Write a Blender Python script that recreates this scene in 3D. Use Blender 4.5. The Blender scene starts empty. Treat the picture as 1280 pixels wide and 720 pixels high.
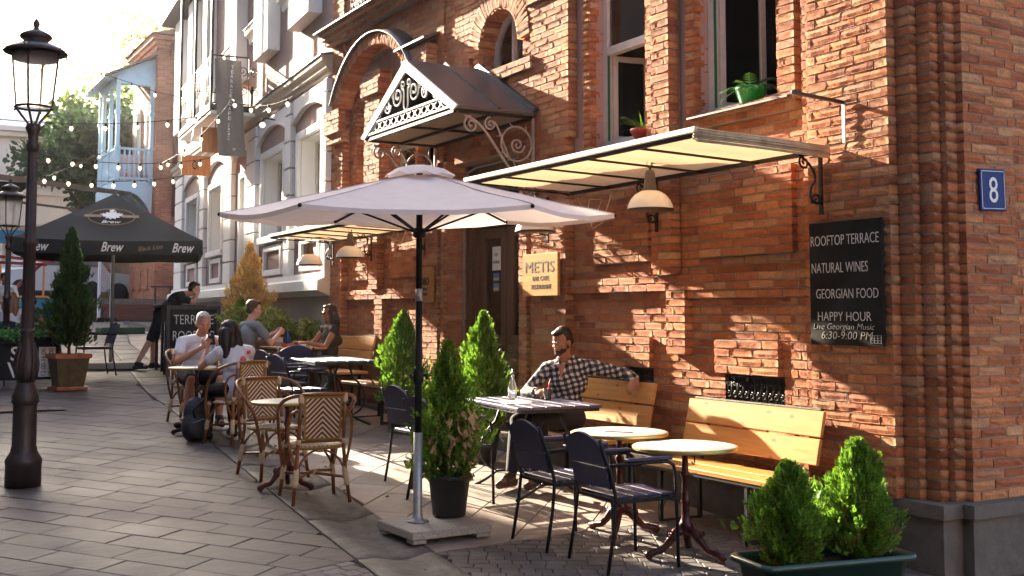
import bpy, bmesh, math, random
import numpy as np
from mathutils import Vector, Matrix, noise as mnoise
random.seed(7); rng = np.random.default_rng(7)
R = math.radians; PI = math.pi
sc = bpy.context.scene; COL = sc.collection

# ------------------------------------------------------------ camera
F_PX = 1411.0
cam_d = bpy.data.cameras.new('camera'); cam = bpy.data.objects.new('camera', cam_d); COL.objects.link(cam)
cam_d.sensor_width = 36.0; cam_d.lens = 36.0*F_PX/1280; cam_d.shift_y = -66.7/1280
cam_d.clip_start = .1; cam_d.clip_end = 2000
CAM = Vector((0, 0, 1.8245))
cam.location = CAM
cam.rotation_euler = (PI/2 + math.atan(99/1411.), 0, -R(29.9))
cam_d.dof.use_dof = True; cam_d.dof.focus_distance = 8.3; cam_d.dof.aperture_fstop = 9
sc.camera = cam

# ------------------------------------------------------------ light
SUN_AZ, SUN_EL = -9.0, 20.0            # degrees; azimuth from +Y towards -X is negative
w = bpy.data.worlds.new('World'); sc.world = w; w.use_nodes = True
nt = w.node_tree; bg = nt.nodes['Background']
sky = nt.nodes.new('ShaderNodeTexSky'); sky.sky_type = 'NISHITA'; sky.sun_disc = False
sky.sun_elevation = R(SUN_EL); sky.sun_rotation = R(SUN_AZ); sky.dust_density = 3.5; sky.air_density = 1.0
nt.links.new(sky.outputs[0], bg.inputs[0]); bg.inputs[1].default_value = 0.085
sd = bpy.data.lights.new('sun', 'SUN'); so = bpy.data.objects.new('sun', sd); COL.objects.link(so)
sd.energy = 5.0; sd.angle = R(.5); sd.color = (1, .86, .66)
dv = Vector((math.sin(R(SUN_AZ))*math.cos(R(SUN_EL)), math.cos(R(SUN_AZ))*math.cos(R(SUN_EL)), math.sin(R(SUN_EL))))
so.rotation_euler = dv.to_track_quat('Z', 'Y').to_euler(); so.location = (0, 0, 30)
vs = sc.view_settings; vs.view_transform = 'Standard'; vs.look = 'None'; vs.gamma = 1; vs.exposure = 2.88

# ------------------------------------------------------------ materials
def mat(name, col, rough=.6, metal=0, var=.12, scale=6, bump=.0, bscale=60, trans=0, emis=None, coat=0, col2=None, stretch=None, ior=1.45, island=0, spec=None, sss=0):
    m = bpy.data.materials.new(name); m.use_nodes = True
    n = m.node_tree.nodes; l = m.node_tree.links; b = n['Principled BSDF']
    b.inputs['Roughness'].default_value = rough; b.inputs['Metallic'].default_value = metal
    b.inputs['IOR'].default_value = ior
    if trans: b.inputs['Transmission Weight'].default_value = trans
    if coat: b.inputs['Coat Weight'].default_value = coat; b.inputs['Coat Roughness'].default_value = .12
    if spec is not None: b.inputs['Specular IOR Level'].default_value = spec
    if sss: b.inputs['Subsurface Weight'].default_value = sss; b.inputs['Subsurface Radius'].default_value = (.02, .008, .004)
    if emis: b.inputs['Emission Color'].default_value = (*emis[0], 1); b.inputs['Emission Strength'].default_value = emis[1]
    tc = n.new('ShaderNodeTexCoord'); mp = n.new('ShaderNodeMapping'); l.new(tc.outputs['Object'], mp.inputs[0])
    if stretch: mp.inputs['Scale'].default_value = stretch
    nz = n.new('ShaderNodeTexNoise'); nz.inputs['Scale'].default_value = scale; nz.inputs['Detail'].default_value = 6; nz.inputs['Roughness'].default_value = .65
    l.new(mp.outputs[0], nz.inputs[0])
    rp = n.new('ShaderNodeMapRange'); rp.inputs[1].default_value = .3; rp.inputs[2].default_value = .7
    l.new(nz.outputs[0], rp.inputs[0])
    mx = n.new('ShaderNodeMix'); mx.data_type = 'RGBA'
    c1 = [max(0, c*(1-var)) for c in col]; c2 = col2 or [min(1, c*(1+var)) for c in col]
    mx.inputs[6].default_value = (*c1, 1); mx.inputs[7].default_value = (*c2, 1)
    l.new(rp.outputs[0], mx.inputs[0]); out = mx.outputs[2]
    if island:
        ge = n.new('ShaderNodeNewGeometry'); oi = n.new('ShaderNodeObjectInfo')
        ad = n.new('ShaderNodeMath'); ad.operation = 'ADD'; l.new(ge.outputs['Random Per Island'], ad.inputs[0]); l.new(oi.outputs['Random'], ad.inputs[1])
        fr = n.new('ShaderNodeMath'); fr.operation = 'FRACT'; l.new(ad.outputs[0], fr.inputs[0])
        hs = n.new('ShaderNodeHueSaturation'); mr = n.new('ShaderNodeMapRange'); l.new(fr.outputs[0], mr.inputs[0])
        mr.inputs[3].default_value = 1-island; mr.inputs[4].default_value = 1+island
        l.new(mr.outputs[0], hs.inputs['Value']); l.new(out, hs.inputs['Color'])
        m2 = n.new('ShaderNodeMath'); m2.operation = 'MULTIPLY'; m2.inputs[1].default_value = 7.31; l.new(fr.outputs[0], m2.inputs[0])
        f2 = n.new('ShaderNodeMath'); f2.operation = 'FRACT'; l.new(m2.outputs[0], f2.inputs[0])
        m3 = n.new('ShaderNodeMapRange'); m3.inputs[3].default_value = .5-island*.045; m3.inputs[4].default_value = .5+island*.045
        l.new(f2.outputs[0], m3.inputs[0]); l.new(m3.outputs[0], hs.inputs['Hue'])
        out = hs.outputs[0]
    l.new(out, b.inputs['Base Color'])
    # uneven gloss
    rr = n.new('ShaderNodeMapRange'); rr.inputs[3].default_value = max(.02, rough-.08); rr.inputs[4].default_value = min(1, rough+.08)
    l.new(nz.outputs[0], rr.inputs[0]); l.new(rr.outputs[0], b.inputs['Roughness'])
    if bump:
        nb = n.new('ShaderNodeTexNoise'); nb.inputs['Scale'].default_value = bscale; nb.inputs['Detail'].default_value = 5
        l.new(mp.outputs[0], nb.inputs[0])
        bp = n.new('ShaderNodeBump'); bp.inputs['Strength'].default_value = bump; bp.inputs['Distance'].default_value = .01
        l.new(nb.outputs[0], bp.inputs['Height']); l.new(bp.outputs[0], b.inputs['Normal'])
    return m

def brick_mat(name='brick_clay', dull=1.0):
    m = bpy.data.materials.new(name); m.use_nodes = True
    n = m.node_tree.nodes; l = m.node_tree.links; b = n['Principled BSDF']; b.inputs['Roughness'].default_value = .85
    b.inputs['Specular IOR Level'].default_value = .25
    ge = n.new('ShaderNodeNewGeometry'); oi = n.new('ShaderNodeObjectInfo')
    ad = n.new('ShaderNodeMath'); l.new(ge.outputs['Random Per Island'], ad.inputs[0]); l.new(oi.outputs['Random'], ad.inputs[1])
    fr = n.new('ShaderNodeMath'); fr.operation = 'FRACT'; l.new(ad.outputs[0], fr.inputs[0])
    cr = n.new('ShaderNodeValToRGB'); cr.color_ramp.interpolation = 'LINEAR'; e = cr.color_ramp.elements
    cols = [(0, (.30, .094, .042)), (.16, (.40, .130, .054)), (.34, (.47, .170, .070)), (.52, (.43, .142, .058)), (.68, (.52, .215, .086)), (.82, (.50, .235, .115)), (.92, (.36, .130, .066)), (1, (.54, .29, .15))]
    e[0].position = 0; e[0].color = (*cols[0][1], 1); e[1].position = 1; e[1].color = (*cols[-1][1], 1)
    for p, c in cols[1:-1]:
        x = e.new(p); x.color = (*c, 1)
    l.new(fr.outputs[0], cr.inputs[0])
    # world-space mottling, so alike pieces never repeat
    def tex(scale, detail=6, rough=.7):
        t = n.new('ShaderNodeTexNoise'); t.inputs['Scale'].default_value = scale; t.inputs['Detail'].default_value = detail; t.inputs['Roughness'].default_value = rough
        l.new(ge.outputs['Position'], t.inputs[0]); return t
    a1 = tex(14); a2 = tex(90, 4); a3 = tex(1.3, 3)
    mr = n.new('ShaderNodeMapRange'); mr.inputs[1].default_value = .3; mr.inputs[2].default_value = .7; mr.inputs[3].default_value = .78; mr.inputs[4].default_value = 1.22
    l.new(a1.outputs[0], mr.inputs[0])
    m2 = n.new('ShaderNodeMapRange'); m2.inputs[1].default_value = .32; m2.inputs[2].default_value = .6; m2.inputs[3].default_value = .6; m2.inputs[4].default_value = 1.08
    l.new(a2.outputs[0], m2.inputs[0])
    mu = n.new('ShaderNodeMath'); mu.operation = 'MULTIPLY'; l.new(mr.outputs[0], mu.inputs[0]); l.new(m2.outputs[0], mu.inputs[1])
    m4 = n.new('ShaderNodeMapRange'); m4.inputs[1].default_value = .3; m4.inputs[2].default_value = .7; m4.inputs[3].default_value = .74*dull; m4.inputs[4].default_value = 1.18*dull
    l.new(a3.outputs[0], m4.inputs[0])
    mv = n.new('ShaderNodeMath'); mv.operation = 'MULTIPLY'; l.new(mu.outputs[0], mv.inputs[0]); l.new(m4.outputs[0], mv.inputs[1])
    hs = n.new('ShaderNodeHueSaturation'); l.new(mv.outputs[0], hs.inputs['Value']); l.new(cr.outputs[0], hs.inputs['Color'])
    # pale mortar smears
    sm = tex(7, 8, .75); sr = n.new('ShaderNodeMapRange'); sr.inputs[1].default_value = .62; sr.inputs[2].default_value = .74; sr.inputs[4].default_value = .55
    l.new(sm.outputs[0], sr.inputs[0])
    mx = n.new('ShaderNodeMix'); mx.data_type = 'RGBA'; l.new(sr.outputs[0], mx.inputs[0]); l.new(hs.outputs[0], mx.inputs[6]); mx.inputs[7].default_value = (.42, .33, .26, 1)
    l.new(mx.outputs[2], b.inputs['Base Color'])
    bp = n.new('ShaderNodeBump'); bp.inputs['Strength'].default_value = .6; bp.inputs['Distance'].default_value = .007
    bn = tex(38, 6, .7); l.new(bn.outputs[0], bp.inputs['Height']); l.new(bp.outputs[0], b.inputs['Normal'])
    return m

def wood_mat(name, c1, c2, rough=.45, axis='y', knots=True, coat=0, scale=1):
    m = bpy.data.materials.new(name); m.use_nodes = True
    n = m.node_tree.nodes; l = m.node_tree.links; b = n['Principled BSDF']; b.inputs['Roughness'].default_value = rough
    if coat: b.inputs['Coat Weight'].default_value = coat; b.inputs['Coat Roughness'].default_value = .2
    tc = n.new('ShaderNodeTexCoord'); mp = n.new('ShaderNodeMapping'); l.new(tc.outputs['Object'], mp.inputs[0])
    s = [14*scale, 14*scale, 14*scale]; s['xyz'.index(axis)] = 1.0*scale; mp.inputs['Scale'].default_value = s
    nz = n.new('ShaderNodeTexNoise'); nz.inputs['Scale'].default_value = 2.2; nz.inputs['Detail'].default_value = 7; nz.inputs['Distortion'].default_value = .8
    l.new(mp.outputs[0], nz.inputs[0])
    mr = n.new('ShaderNodeMapRange'); mr.inputs[1].default_value = .3; mr.inputs[2].default_value = .7; l.new(nz.outputs[0], mr.inputs[0])
    mx = n.new('ShaderNodeMix'); mx.data_type = 'RGBA'; l.new(mr.outputs[0], mx.inputs[0]); mx.inputs[6].default_value = (*c1, 1); mx.inputs[7].default_value = (*c2, 1)
    out = mx.outputs[2]
    if knots:
        vo = n.new('ShaderNodeTexVoronoi'); vo.inputs['Scale'].default_value = 5.5; m2 = n.new('ShaderNodeMapping'); sv = [1.6, 1.6, 1.6]; sv['xyz'.index(axis)] = .8; m2.inputs['Scale'].default_value = sv
        l.new(tc.outputs['Object'], m2.inputs[0]); l.new(m2.outputs[0], vo.inputs[0])
        kr = n.new('ShaderNodeMapRange'); kr.inputs[1].default_value = .07; kr.inputs[2].default_value = .15; kr.inputs[3].default_value = .75; kr.inputs[4].default_value = 0
        l.new(vo.outputs['Distance'], kr.inputs[0])
        k2 = n.new('ShaderNodeMix'); k2.data_type = 'RGBA'; l.new(kr.outputs[0], k2.inputs[0]); l.new(out, k2.inputs[6]); k2.inputs[7].default_value = (c1[0]*.35, c1[1]*.25, c1[2]*.2, 1); out = k2.outputs[2]
    l.new(out, b.inputs['Base Color'])
    bp = n.new('ShaderNodeBump'); bp.inputs['Strength'].default_value = .25; bp.inputs['Distance'].default_value = .004
    l.new(nz.outputs[0], bp.inputs['Height']); l.new(bp.outputs[0], b.inputs['Normal'])
    return m

def stone_mat(name, c1, c2, island=.14, rough=.6, scale=5, bump=.5, streak=True):
    """paving stone: world-space mottling, per-piece tone"""
    m = bpy.data.materials.new(name); m.use_nodes = True
    n = m.node_tree.nodes; l = m.node_tree.links; b = n['Principled BSDF']
    ge = n.new('ShaderNodeNewGeometry'); oi = n.new('ShaderNodeObjectInfo')
    def tex(scale, detail=7, rough=.7, vec=None):
        t = n.new('ShaderNodeTexNoise'); t.inputs['Scale'].default_value = scale; t.inputs['Detail'].default_value = detail; t.inputs['Roughness'].default_value = rough
        l.new(vec or ge.outputs['Position'], t.inputs[0]); return t
    def rng_(src, a, c, lo, hi):
        r_ = n.new('ShaderNodeMapRange'); r_.inputs[1].default_value = a; r_.inputs[2].default_value = c; r_.inputs[3].default_value = lo; r_.inputs[4].default_value = hi
        l.new(src, r_.inputs[0]); return r_.outputs[0]
    mp = n.new('ShaderNodeMapping'); mp.vector_type = 'POINT'; mp.inputs['Rotation'].default_value = (0, 0, R(50)); mp.inputs['Scale'].default_value = (1, 7, 1) if streak else (1, 1, 1)
    l.new(ge.outputs['Position'], mp.inputs[0])
    a = tex(scale, vec=mp.outputs[0]); c = tex(.8, 4); d = tex(120, 3)
    mx = n.new('ShaderNodeMix'); mx.data_type = 'RGBA'; l.new(rng_(a.outputs[0], .3, .7, 0, 1), mx.inputs[0]); mx.inputs[6].default_value = (*c1, 1); mx.inputs[7].default_value = (*c2, 1)
    ad = n.new('ShaderNodeMath'); l.new(ge.outputs['Random Per Island'], ad.inputs[0]); l.new(oi.outputs['Random'], ad.inputs[1])
    fr = n.new('ShaderNodeMath'); fr.operation = 'FRACT'; l.new(ad.outputs[0], fr.inputs[0])
    v = n.new('ShaderNodeMath'); v.operation = 'MULTIPLY'; l.new(rng_(fr.outputs[0], 0, 1, 1-island, 1+island), v.inputs[0]); l.new(rng_(c.outputs[0], .3, .7, .62, 1.28), v.inputs[1])
    v2 = n.new('ShaderNodeMath'); v2.operation = 'MULTIPLY'; l.new(v.outputs[0], v2.inputs[0]); l.new(rng_(d.outputs[0], .3, .7, .82, 1.18), v2.inputs[1])
    hs = n.new('ShaderNodeHueSaturation'); l.new(v2.outputs[0], hs.inputs['Value']); l.new(mx.outputs[2], hs.inputs['Color']); l.new(hs.outputs[0], b.inputs['Base Color'])
    l.new(rng_(c.outputs[0], .3, .7, rough-.12, rough+.15), b.inputs['Roughness'])
    bp = n.new('ShaderNodeBump'); bp.inputs['Strength'].default_value = bump; bp.inputs['Distance'].default_value = .006
    bb = tex(45, 6); l.new(bb.outputs[0], bp.inputs['Height']); l.new(bp.outputs[0], b.inputs['Normal'])
    return m

def leaf_mat(name, c1, c2, c3=None):
    m = bpy.data.materials.new(name); m.use_nodes = True
    n = m.node_tree.nodes; l = m.node_tree.links; b = n['Principled BSDF']; b.inputs['Roughness'].default_value = .55
    ge = n.new('ShaderNodeNewGeometry'); cr = n.new('ShaderNodeValToRGB'); e = cr.color_ramp.elements
    e[0].color = (*c1, 1); e[1].color = (*c2, 1)
    if c3: x = e.new(.93); x.color = (*c2, 1); e[2].color = (*c3, 1)
    l.new(ge.outputs['Random Per Island'], cr.inputs[0]); l.new(cr.outputs[0], b.inputs['Base Color'])
    tr = n.new('ShaderNodeBsdfTranslucent'); l.new(cr.outputs[0], tr.inputs[0])
    ms = n.new('ShaderNodeMixShader'); ms.inputs[0].default_value = .45
    o = n['Material Output']; l.new(b.outputs[0], ms.inputs[1]); l.new(tr.outputs[0], ms.inputs[2]); l.new(ms.outputs[0], o.inputs[0])
    return m

def cloth_mat(name, col, transl=.4, var=.06, rough=.8):
    m = mat(name, col, rough, var=var, scale=9, bump=.15, bscale=40)
    n = m.node_tree.nodes; l = m.node_tree.links; b = n['Principled BSDF']
    tr = n.new('ShaderNodeBsdfTranslucent'); tr.inputs[0].default_value = (*col, 1)
    ms = n.new('ShaderNodeMixShader'); ms.inputs[0].default_value = transl
    l.new(b.outputs[0], ms.inputs[1]); l.new(tr.outputs[0], ms.inputs[2]); l.new(ms.outputs[0], n['Material Output'].inputs[0])
    return m

def glass_mat(name, tint=(.9, .95, .95), rough=.02, mixv=.75, refl=(1, 1, 1)):
    m = bpy.data.materials.new(name); m.use_nodes = True
    n = m.node_tree.nodes; l = m.node_tree.links; n.remove(n['Principled BSDF'])
    t = n.new('ShaderNodeBsdfTransparent'); t.inputs[0].default_value = (*tint, 1)
    g = n.new('ShaderNodeBsdfGlossy'); g.inputs['Roughness'].default_value = rough; g.inputs[0].default_value = (*refl, 1)
    fz = n.new('ShaderNodeFresnel'); fz.inputs[0].default_value = 1.5
    mr = n.new('ShaderNodeMath'); mr.operation = 'ADD'; mr.inputs[1].default_value = 1-mixv-.2; l.new(fz.outputs[0], mr.inputs[0])
    ms = n.new('ShaderNodeMixShader'); l.new(mr.outputs[0], ms.inputs[0]); l.new(t.outputs[0], ms.inputs[1]); l.new(g.outputs[0], ms.inputs[2])
    l.new(ms.outputs[0], n['Material Output'].inputs[0]); return m

M = {}
M['brick'] = brick_mat()
M['mortar'] = mat('mortar', (.27, .19, .14), .95, var=.22, scale=9, bump=.6, bscale=70)
M['plaster'] = mat('mauve_plaster', (.36, .235, .215), .9, var=.10, scale=3, bump=.25, bscale=30)
M['stucco_mauve'] = mat('mauve_stucco', (.29, .19, .17), .9, var=.08, scale=2, bump=.2, bscale=40)
M['stucco_white'] = mat('white_stucco', (.73, .72, .71), .85, var=.06, scale=2, bump=.15, bscale=40)
M['dark_stone'] = mat('dark_plinth_stone', (.115, .095, .082), .8, var=.25, scale=10, bump=.5, bscale=35)
M['iron'] = mat('black_iron', (.018, .017, .018), .45, metal=.3, var=.3, scale=20, bump=.15)
M['lampiron'] = mat('brown_cast_iron', (.045, .033, .032), .42, metal=.35, var=.25, scale=8, bump=.2)
M['whiteiron'] = mat('white_painted_iron', (.80, .77, .72), .5, var=.12, scale=12)
M['beigeiron'] = mat('beige_scroll_iron', (.34, .26, .22), .55, var=.15, scale=12)
M['roofmetal'] = mat('dark_sheet_metal', (.10, .085, .09), .45, metal=.5, var=.18, scale=4, bump=.2, bscale=12)
M['flash'] = mat('roof_flashing', (.06, .065, .075), .4, metal=.4, var=.3, scale=12, bump=.3)
M['pine'] = wood_mat('varnished_pine', (.50, .215, .050), (.64, .32, .085), .35, coat=.35)
M['oldwood'] = wood_mat('dark_door_wood', (.075, .030, .013), (.15, .062, .026), .4, axis='z', knots=False, coat=.25)
M['framewood'] = mat('pale_window_paint', (.50, .46, .44), .6, var=.1, scale=12, bump=.15)
M['greenpaint'] = mat('green_window_edge', (.015, .14, .06), .5)
M['bluechair'] = mat('navy_plastic_slat', (.040, .038, .095), .35, var=.12, scale=14, bump=.08)
M['purpletable'] = mat('purple_grey_tabletop', (.085, .075, .125), .33, var=.2, scale=9, stretch=(1, 12, 1), bump=.12)
M['rattan'] = mat('rattan_cane', (.22, .075, .022), .34, var=.35, scale=9, coat=.3, bump=.15, bscale=30)
M['rattan2'] = mat('rattan_binding', (.60, .47, .31), .6, var=.15, scale=30, bump=.3)
M['weave'] = None
M['castred'] = mat('oxblood_cast_iron', (.085, .022, .022), .3, metal=.35, var=.35, scale=25, bump=.3, bscale=40)
M['marble'] = None
M['brass'] = mat('brass_table_edge', (.55, .42, .16), .35, metal=.8, var=.15)
M['umb'] = cloth_mat('pink_beige_canvas', (.80, .69, .66), .22)
M['awn'] = cloth_mat('cream_awning_cloth', (.68, .47, .28), .42, var=.14)
M['reed'] = mat('split_reed', (.50, .38, .25), .7, var=.3, scale=14, island=.25)
M['enamel'] = mat('white_enamel', (.86, .86, .86), .3, var=.06, scale=14, coat=.4)
M['lampgrey'] = mat('grey_lamp_cap', (.11, .09, .08), .6, var=.2)
M['black'] = mat('black_paint', (.012, .012, .013), .6, spec=.25, var=.3, scale=10)
M['board'] = mat('chalkboard', (.007, .007, .007), .7, col2=(.022, .021, .021), scale=3, var=.3, bump=.05, spec=.2)
M['chalk'] = mat('chalk', (.62, .60, .57), .95, var=.3, scale=60)
M['white'] = mat('white_paint', (.75, .74, .72), .6, var=.05)
M['galv'] = mat('galvanised_steel', (.34, .36, .38), .4, metal=.6, var=.12, scale=18)
M['granite'] = mat('granite_slab', (.34, .31, .27), .75, var=.45, scale=90, bump=.3, bscale=90)
M['potblack'] = mat('black_plastic_pot', (.028, .029, .031), .5, var=.15, bump=.1)
M['soil'] = mat('soil', (.035, .022, .014), .95, var=.5, scale=40, bump=.8)
M['bark'] = mat('bark', (.13, .07, .04), .9, var=.35, scale=30, bump=.6)
M['planter'] = mat('green_plastic_planter', (.012, .045, .032), .3, var=.12, coat=.2)
M['terra'] = mat('glazed_terracotta', (.34, .10, .035), .4, var=.3, scale=7, coat=.3)
M['thuja'] = leaf_mat('thuja_leaf', (.045, .125, .010), (.20, .37, .030), (.38, .38, .08))
M['thujad'] = leaf_mat('dark_thuja_leaf', (.016, .045, .010), (.055, .12, .022))
M['thujag'] = leaf_mat('dry_gold_conifer', (.58, .31, .08), (.85, .60, .20))
M['juniper'] = leaf_mat('juniper_leaf', (.10, .16, .02), (.36, .38, .08))
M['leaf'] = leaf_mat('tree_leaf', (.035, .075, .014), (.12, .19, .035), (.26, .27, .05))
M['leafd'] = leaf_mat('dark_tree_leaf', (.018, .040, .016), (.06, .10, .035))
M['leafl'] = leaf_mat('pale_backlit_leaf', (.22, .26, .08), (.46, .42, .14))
M['drysp'] = leaf_mat('brown_inner_spray', (.10, .05, .018), (.34, .20, .08))
M['glass'] = glass_mat('window_glass')
M['clearglass'] = mat('clear_glass', (.95, .97, .97), .03, trans=.96, var=0)
M['frost'] = mat('frosted_lamp_glass', (.92, .90, .88), .35, trans=.0, var=.02)
M['bulb'] = mat('glowing_bulb', (1, .8, .55), .3, emis=((1, .66, .36), 1.0), var=0)
M['bluewood'] = mat('pale_blue_paint', (.38, .56, .66), .6, var=.08, scale=4)
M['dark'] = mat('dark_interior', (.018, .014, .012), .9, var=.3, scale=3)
M['greypaving'] = stone_mat('grey_concrete', (.07, .060, .050), (.20, .175, .145), island=.1, scale=6, bump=1.2, streak=False)
M['paver'] = stone_mat('mauve_paver', (.060, .045, .040), (.130, .100, .088), island=.26, rough=.62)
M['slab'] = stone_mat('beige_slab', (.24, .19, .155), (.36, .29, .245), island=.12, rough=.6, streak=False)
M['sett'] = stone_mat('dark_sett', (.10, .082, .075), (.17, .14, .125), island=.2, rough=.65, streak=False)
M['paver_bed'] = mat('paver_bed_sand', (.060, .050, .044), .95, var=.3, scale=20, bump=.5)
M['skin'] = mat('skin', (.50, .235, .145), .5, var=.08, scale=12, sss=.08)
M['skin2'] = mat('tanned_skin', (.36, .155, .085), .5, var=.08, scale=12, sss=.08)
M['skin3'] = mat('pale_skin', (.58, .32, .235), .5, var=.08, scale=12, sss=.08)
M['hairdark'] = mat('dark_hair', (.016, .010, .008), .42, var=.4, scale=30, stretch=(1, 1, .15), bump=.6, bscale=90)
M['hairbrown'] = mat('brown_hair', (.07, .035, .018), .45, var=.4, scale=30, bump=.6, bscale=90)
M['hairblond'] = mat('fair_hair', (.26, .14, .07), .45, var=.4, scale=30, stretch=(1, 1, .15), bump=.6, bscale=90)
M['hairgrey'] = mat('grey_hair', (.36, .34, .33), .6, var=.35, scale=40, bump=.7, bscale=90)

# woven chevron for the bistro chairs: deep red and cream strands (print of the weave; object space, x across, z up)
def chevron(name, axis_up='Z'):
    m = bpy.data.materials.new(name); m.use_nodes = True
    n = m.node_tree.nodes; l = m.node_tree.links; b = n['Principled BSDF']; b.inputs['Roughness'].default_value = .4
    tc = n.new('ShaderNodeTexCoord'); sx = n.new('ShaderNodeSeparateXYZ'); l.new(tc.outputs['Object'], sx.inputs[0])
    ab = n.new('ShaderNodeMath'); ab.operation = 'ABSOLUTE'; l.new(sx.outputs['X'], ab.inputs[0])
    ad = n.new('ShaderNodeMath'); ad.operation = 'ADD'; l.new(ab.outputs[0], ad.inputs[0]); l.new(sx.outputs[axis_up], ad.inputs[1])
    mu = n.new('ShaderNodeMath'); mu.operation = 'MULTIPLY'; mu.inputs[1].default_value = 24; l.new(ad.outputs[0], mu.inputs[0])
    fr = n.new('ShaderNodeMath'); fr.operation = 'FRACT'; l.new(mu.outputs[0], fr.inputs[0])
    gt = n.new('ShaderNodeMath'); gt.operation = 'GREATER_THAN'; gt.inputs[1].default_value = .5; l.new(fr.outputs[0], gt.inputs[0])
    mx = n.new('ShaderNodeMix'); mx.data_type = 'RGBA'; l.new(gt.outputs[0], mx.inputs[0]); mx.inputs[6].default_value = (.115, .018, .018, 1); mx.inputs[7].default_value = (.74, .62, .46, 1)
    l.new(mx.outputs[2], b.inputs['Base Color'])
    wv = n.new('ShaderNodeTexWave'); wv.inputs['Scale'].default_value = 60; l.new(tc.outputs['Object'], wv.inputs[0])
    bp = n.new('ShaderNodeBump'); bp.inputs['Strength'].default_value = .5; bp.inputs['Distance'].default_value = .003; l.new(wv.outputs[0], bp.inputs['Height']); l.new(bp.outputs[0], b.inputs['Normal'])
    return m
M['weave'] = chevron('chevron_weave'); M['weaveseat'] = chevron('chevron_seat_weave', 'Y')

def checker_mat(name, c1, c2, k, rot=0, rough=.35):
    m = bpy.data.materials.new(name); m.use_nodes = True
    n = m.node_tree.nodes; l = m.node_tree.links; b = n['Principled BSDF']; b.inputs['Roughness'].default_value = rough
    tc = n.new('ShaderNodeTexCoord'); mp = n.new('ShaderNodeMapping'); mp.inputs['Rotation'].default_value = (0, 0, rot); l.new(tc.outputs['Object'], mp.inputs[0])
    ch = n.new('ShaderNodeTexChecker'); ch.inputs[3].default_value = k; ch.inputs[1].default_value = (*c1, 1); ch.inputs[2].default_value = (*c2, 1)
    l.new(mp.outputs[0], ch.inputs[0]); l.new(ch.outputs[0], b.inputs['Base Color']); return m
M['tabletop'] = checker_mat('pale_diamond_tabletop', (.72, .69, .62), (.50, .46, .38), 40, R(45))

def plaid_mat():
    m = bpy.data.materials.new('black_and_white_plaid'); m.use_nodes = True
    n = m.node_tree.nodes; l = m.node_tree.links; b = n['Principled BSDF']; b.inputs['Roughness'].default_value = .85
    tc = n.new('ShaderNodeTexCoord'); mp = n.new('ShaderNodeMapping'); mp.inputs['Rotation'].default_value = (R(8), R(12), R(25)); nz = n.new('ShaderNodeTexNoise'); nz.inputs['Scale'].default_value = 7; nz.inputs['Detail'].default_value = 3; l.new(tc.outputs['Object'], nz.inputs[0])
    sb = n.new('ShaderNodeVectorMath'); sb.operation = 'MULTIPLY_ADD'; sb.inputs[1].default_value = (.07, .07, .07); l.new(nz.outputs['Color'], sb.inputs[0]); l.new(tc.outputs['Object'], sb.inputs[2]); l.new(sb.outputs[0], mp.inputs[0])
    bp = n.new('ShaderNodeBump'); bp.inputs['Strength'].default_value = .8; bp.inputs['Distance'].default_value = .03; l.new(nz.outputs[0], bp.inputs['Height']); l.new(bp.outputs[0], b.inputs['Normal'])
    sx = n.new('ShaderNodeSeparateXYZ'); l.new(mp.outputs[0], sx.inputs[0]); outs = []
    for a, k in (('X', 21), ('Z', 21)):
        mu = n.new('ShaderNodeMath'); mu.operation = 'MULTIPLY'; mu.inputs[1].default_value = k; l.new(sx.outputs[a], mu.inputs[0])
        fr = n.new('ShaderNodeMath'); fr.operation = 'FRACT'; l.new(mu.outputs[0], fr.inputs[0])
        gt = n.new('ShaderNodeMath'); gt.operation = 'GREATER_THAN'; gt.inputs[1].default_value = .48; l.new(fr.outputs[0], gt.inputs[0]); outs.append(gt)
    ad = n.new('ShaderNodeMath'); l.new(outs[0].outputs[0], ad.inputs[0]); l.new(outs[1].outputs[0], ad.inputs[1])
    dv_ = n.new('ShaderNodeMath'); dv_.operation = 'DIVIDE'; dv_.inputs[1].default_value = 2; l.new(ad.outputs[0], dv_.inputs[0])
    cr = n.new('ShaderNodeValToRGB'); cr.color_ramp.interpolation = 'CONSTANT'; e = cr.color_ramp.elements
    e[0].color = (.60, .57, .53, 1); e[1].position = .4; e[1].color = (.11, .105, .115, 1); x = e.new(.9); x.color = (.010, .010, .016, 1)
    l.new(dv_.outputs[0], cr.inputs[0]); l.new(cr.outputs[0], b.inputs['Base Color']); return m
M['plaid'] = plaid_mat()

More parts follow.
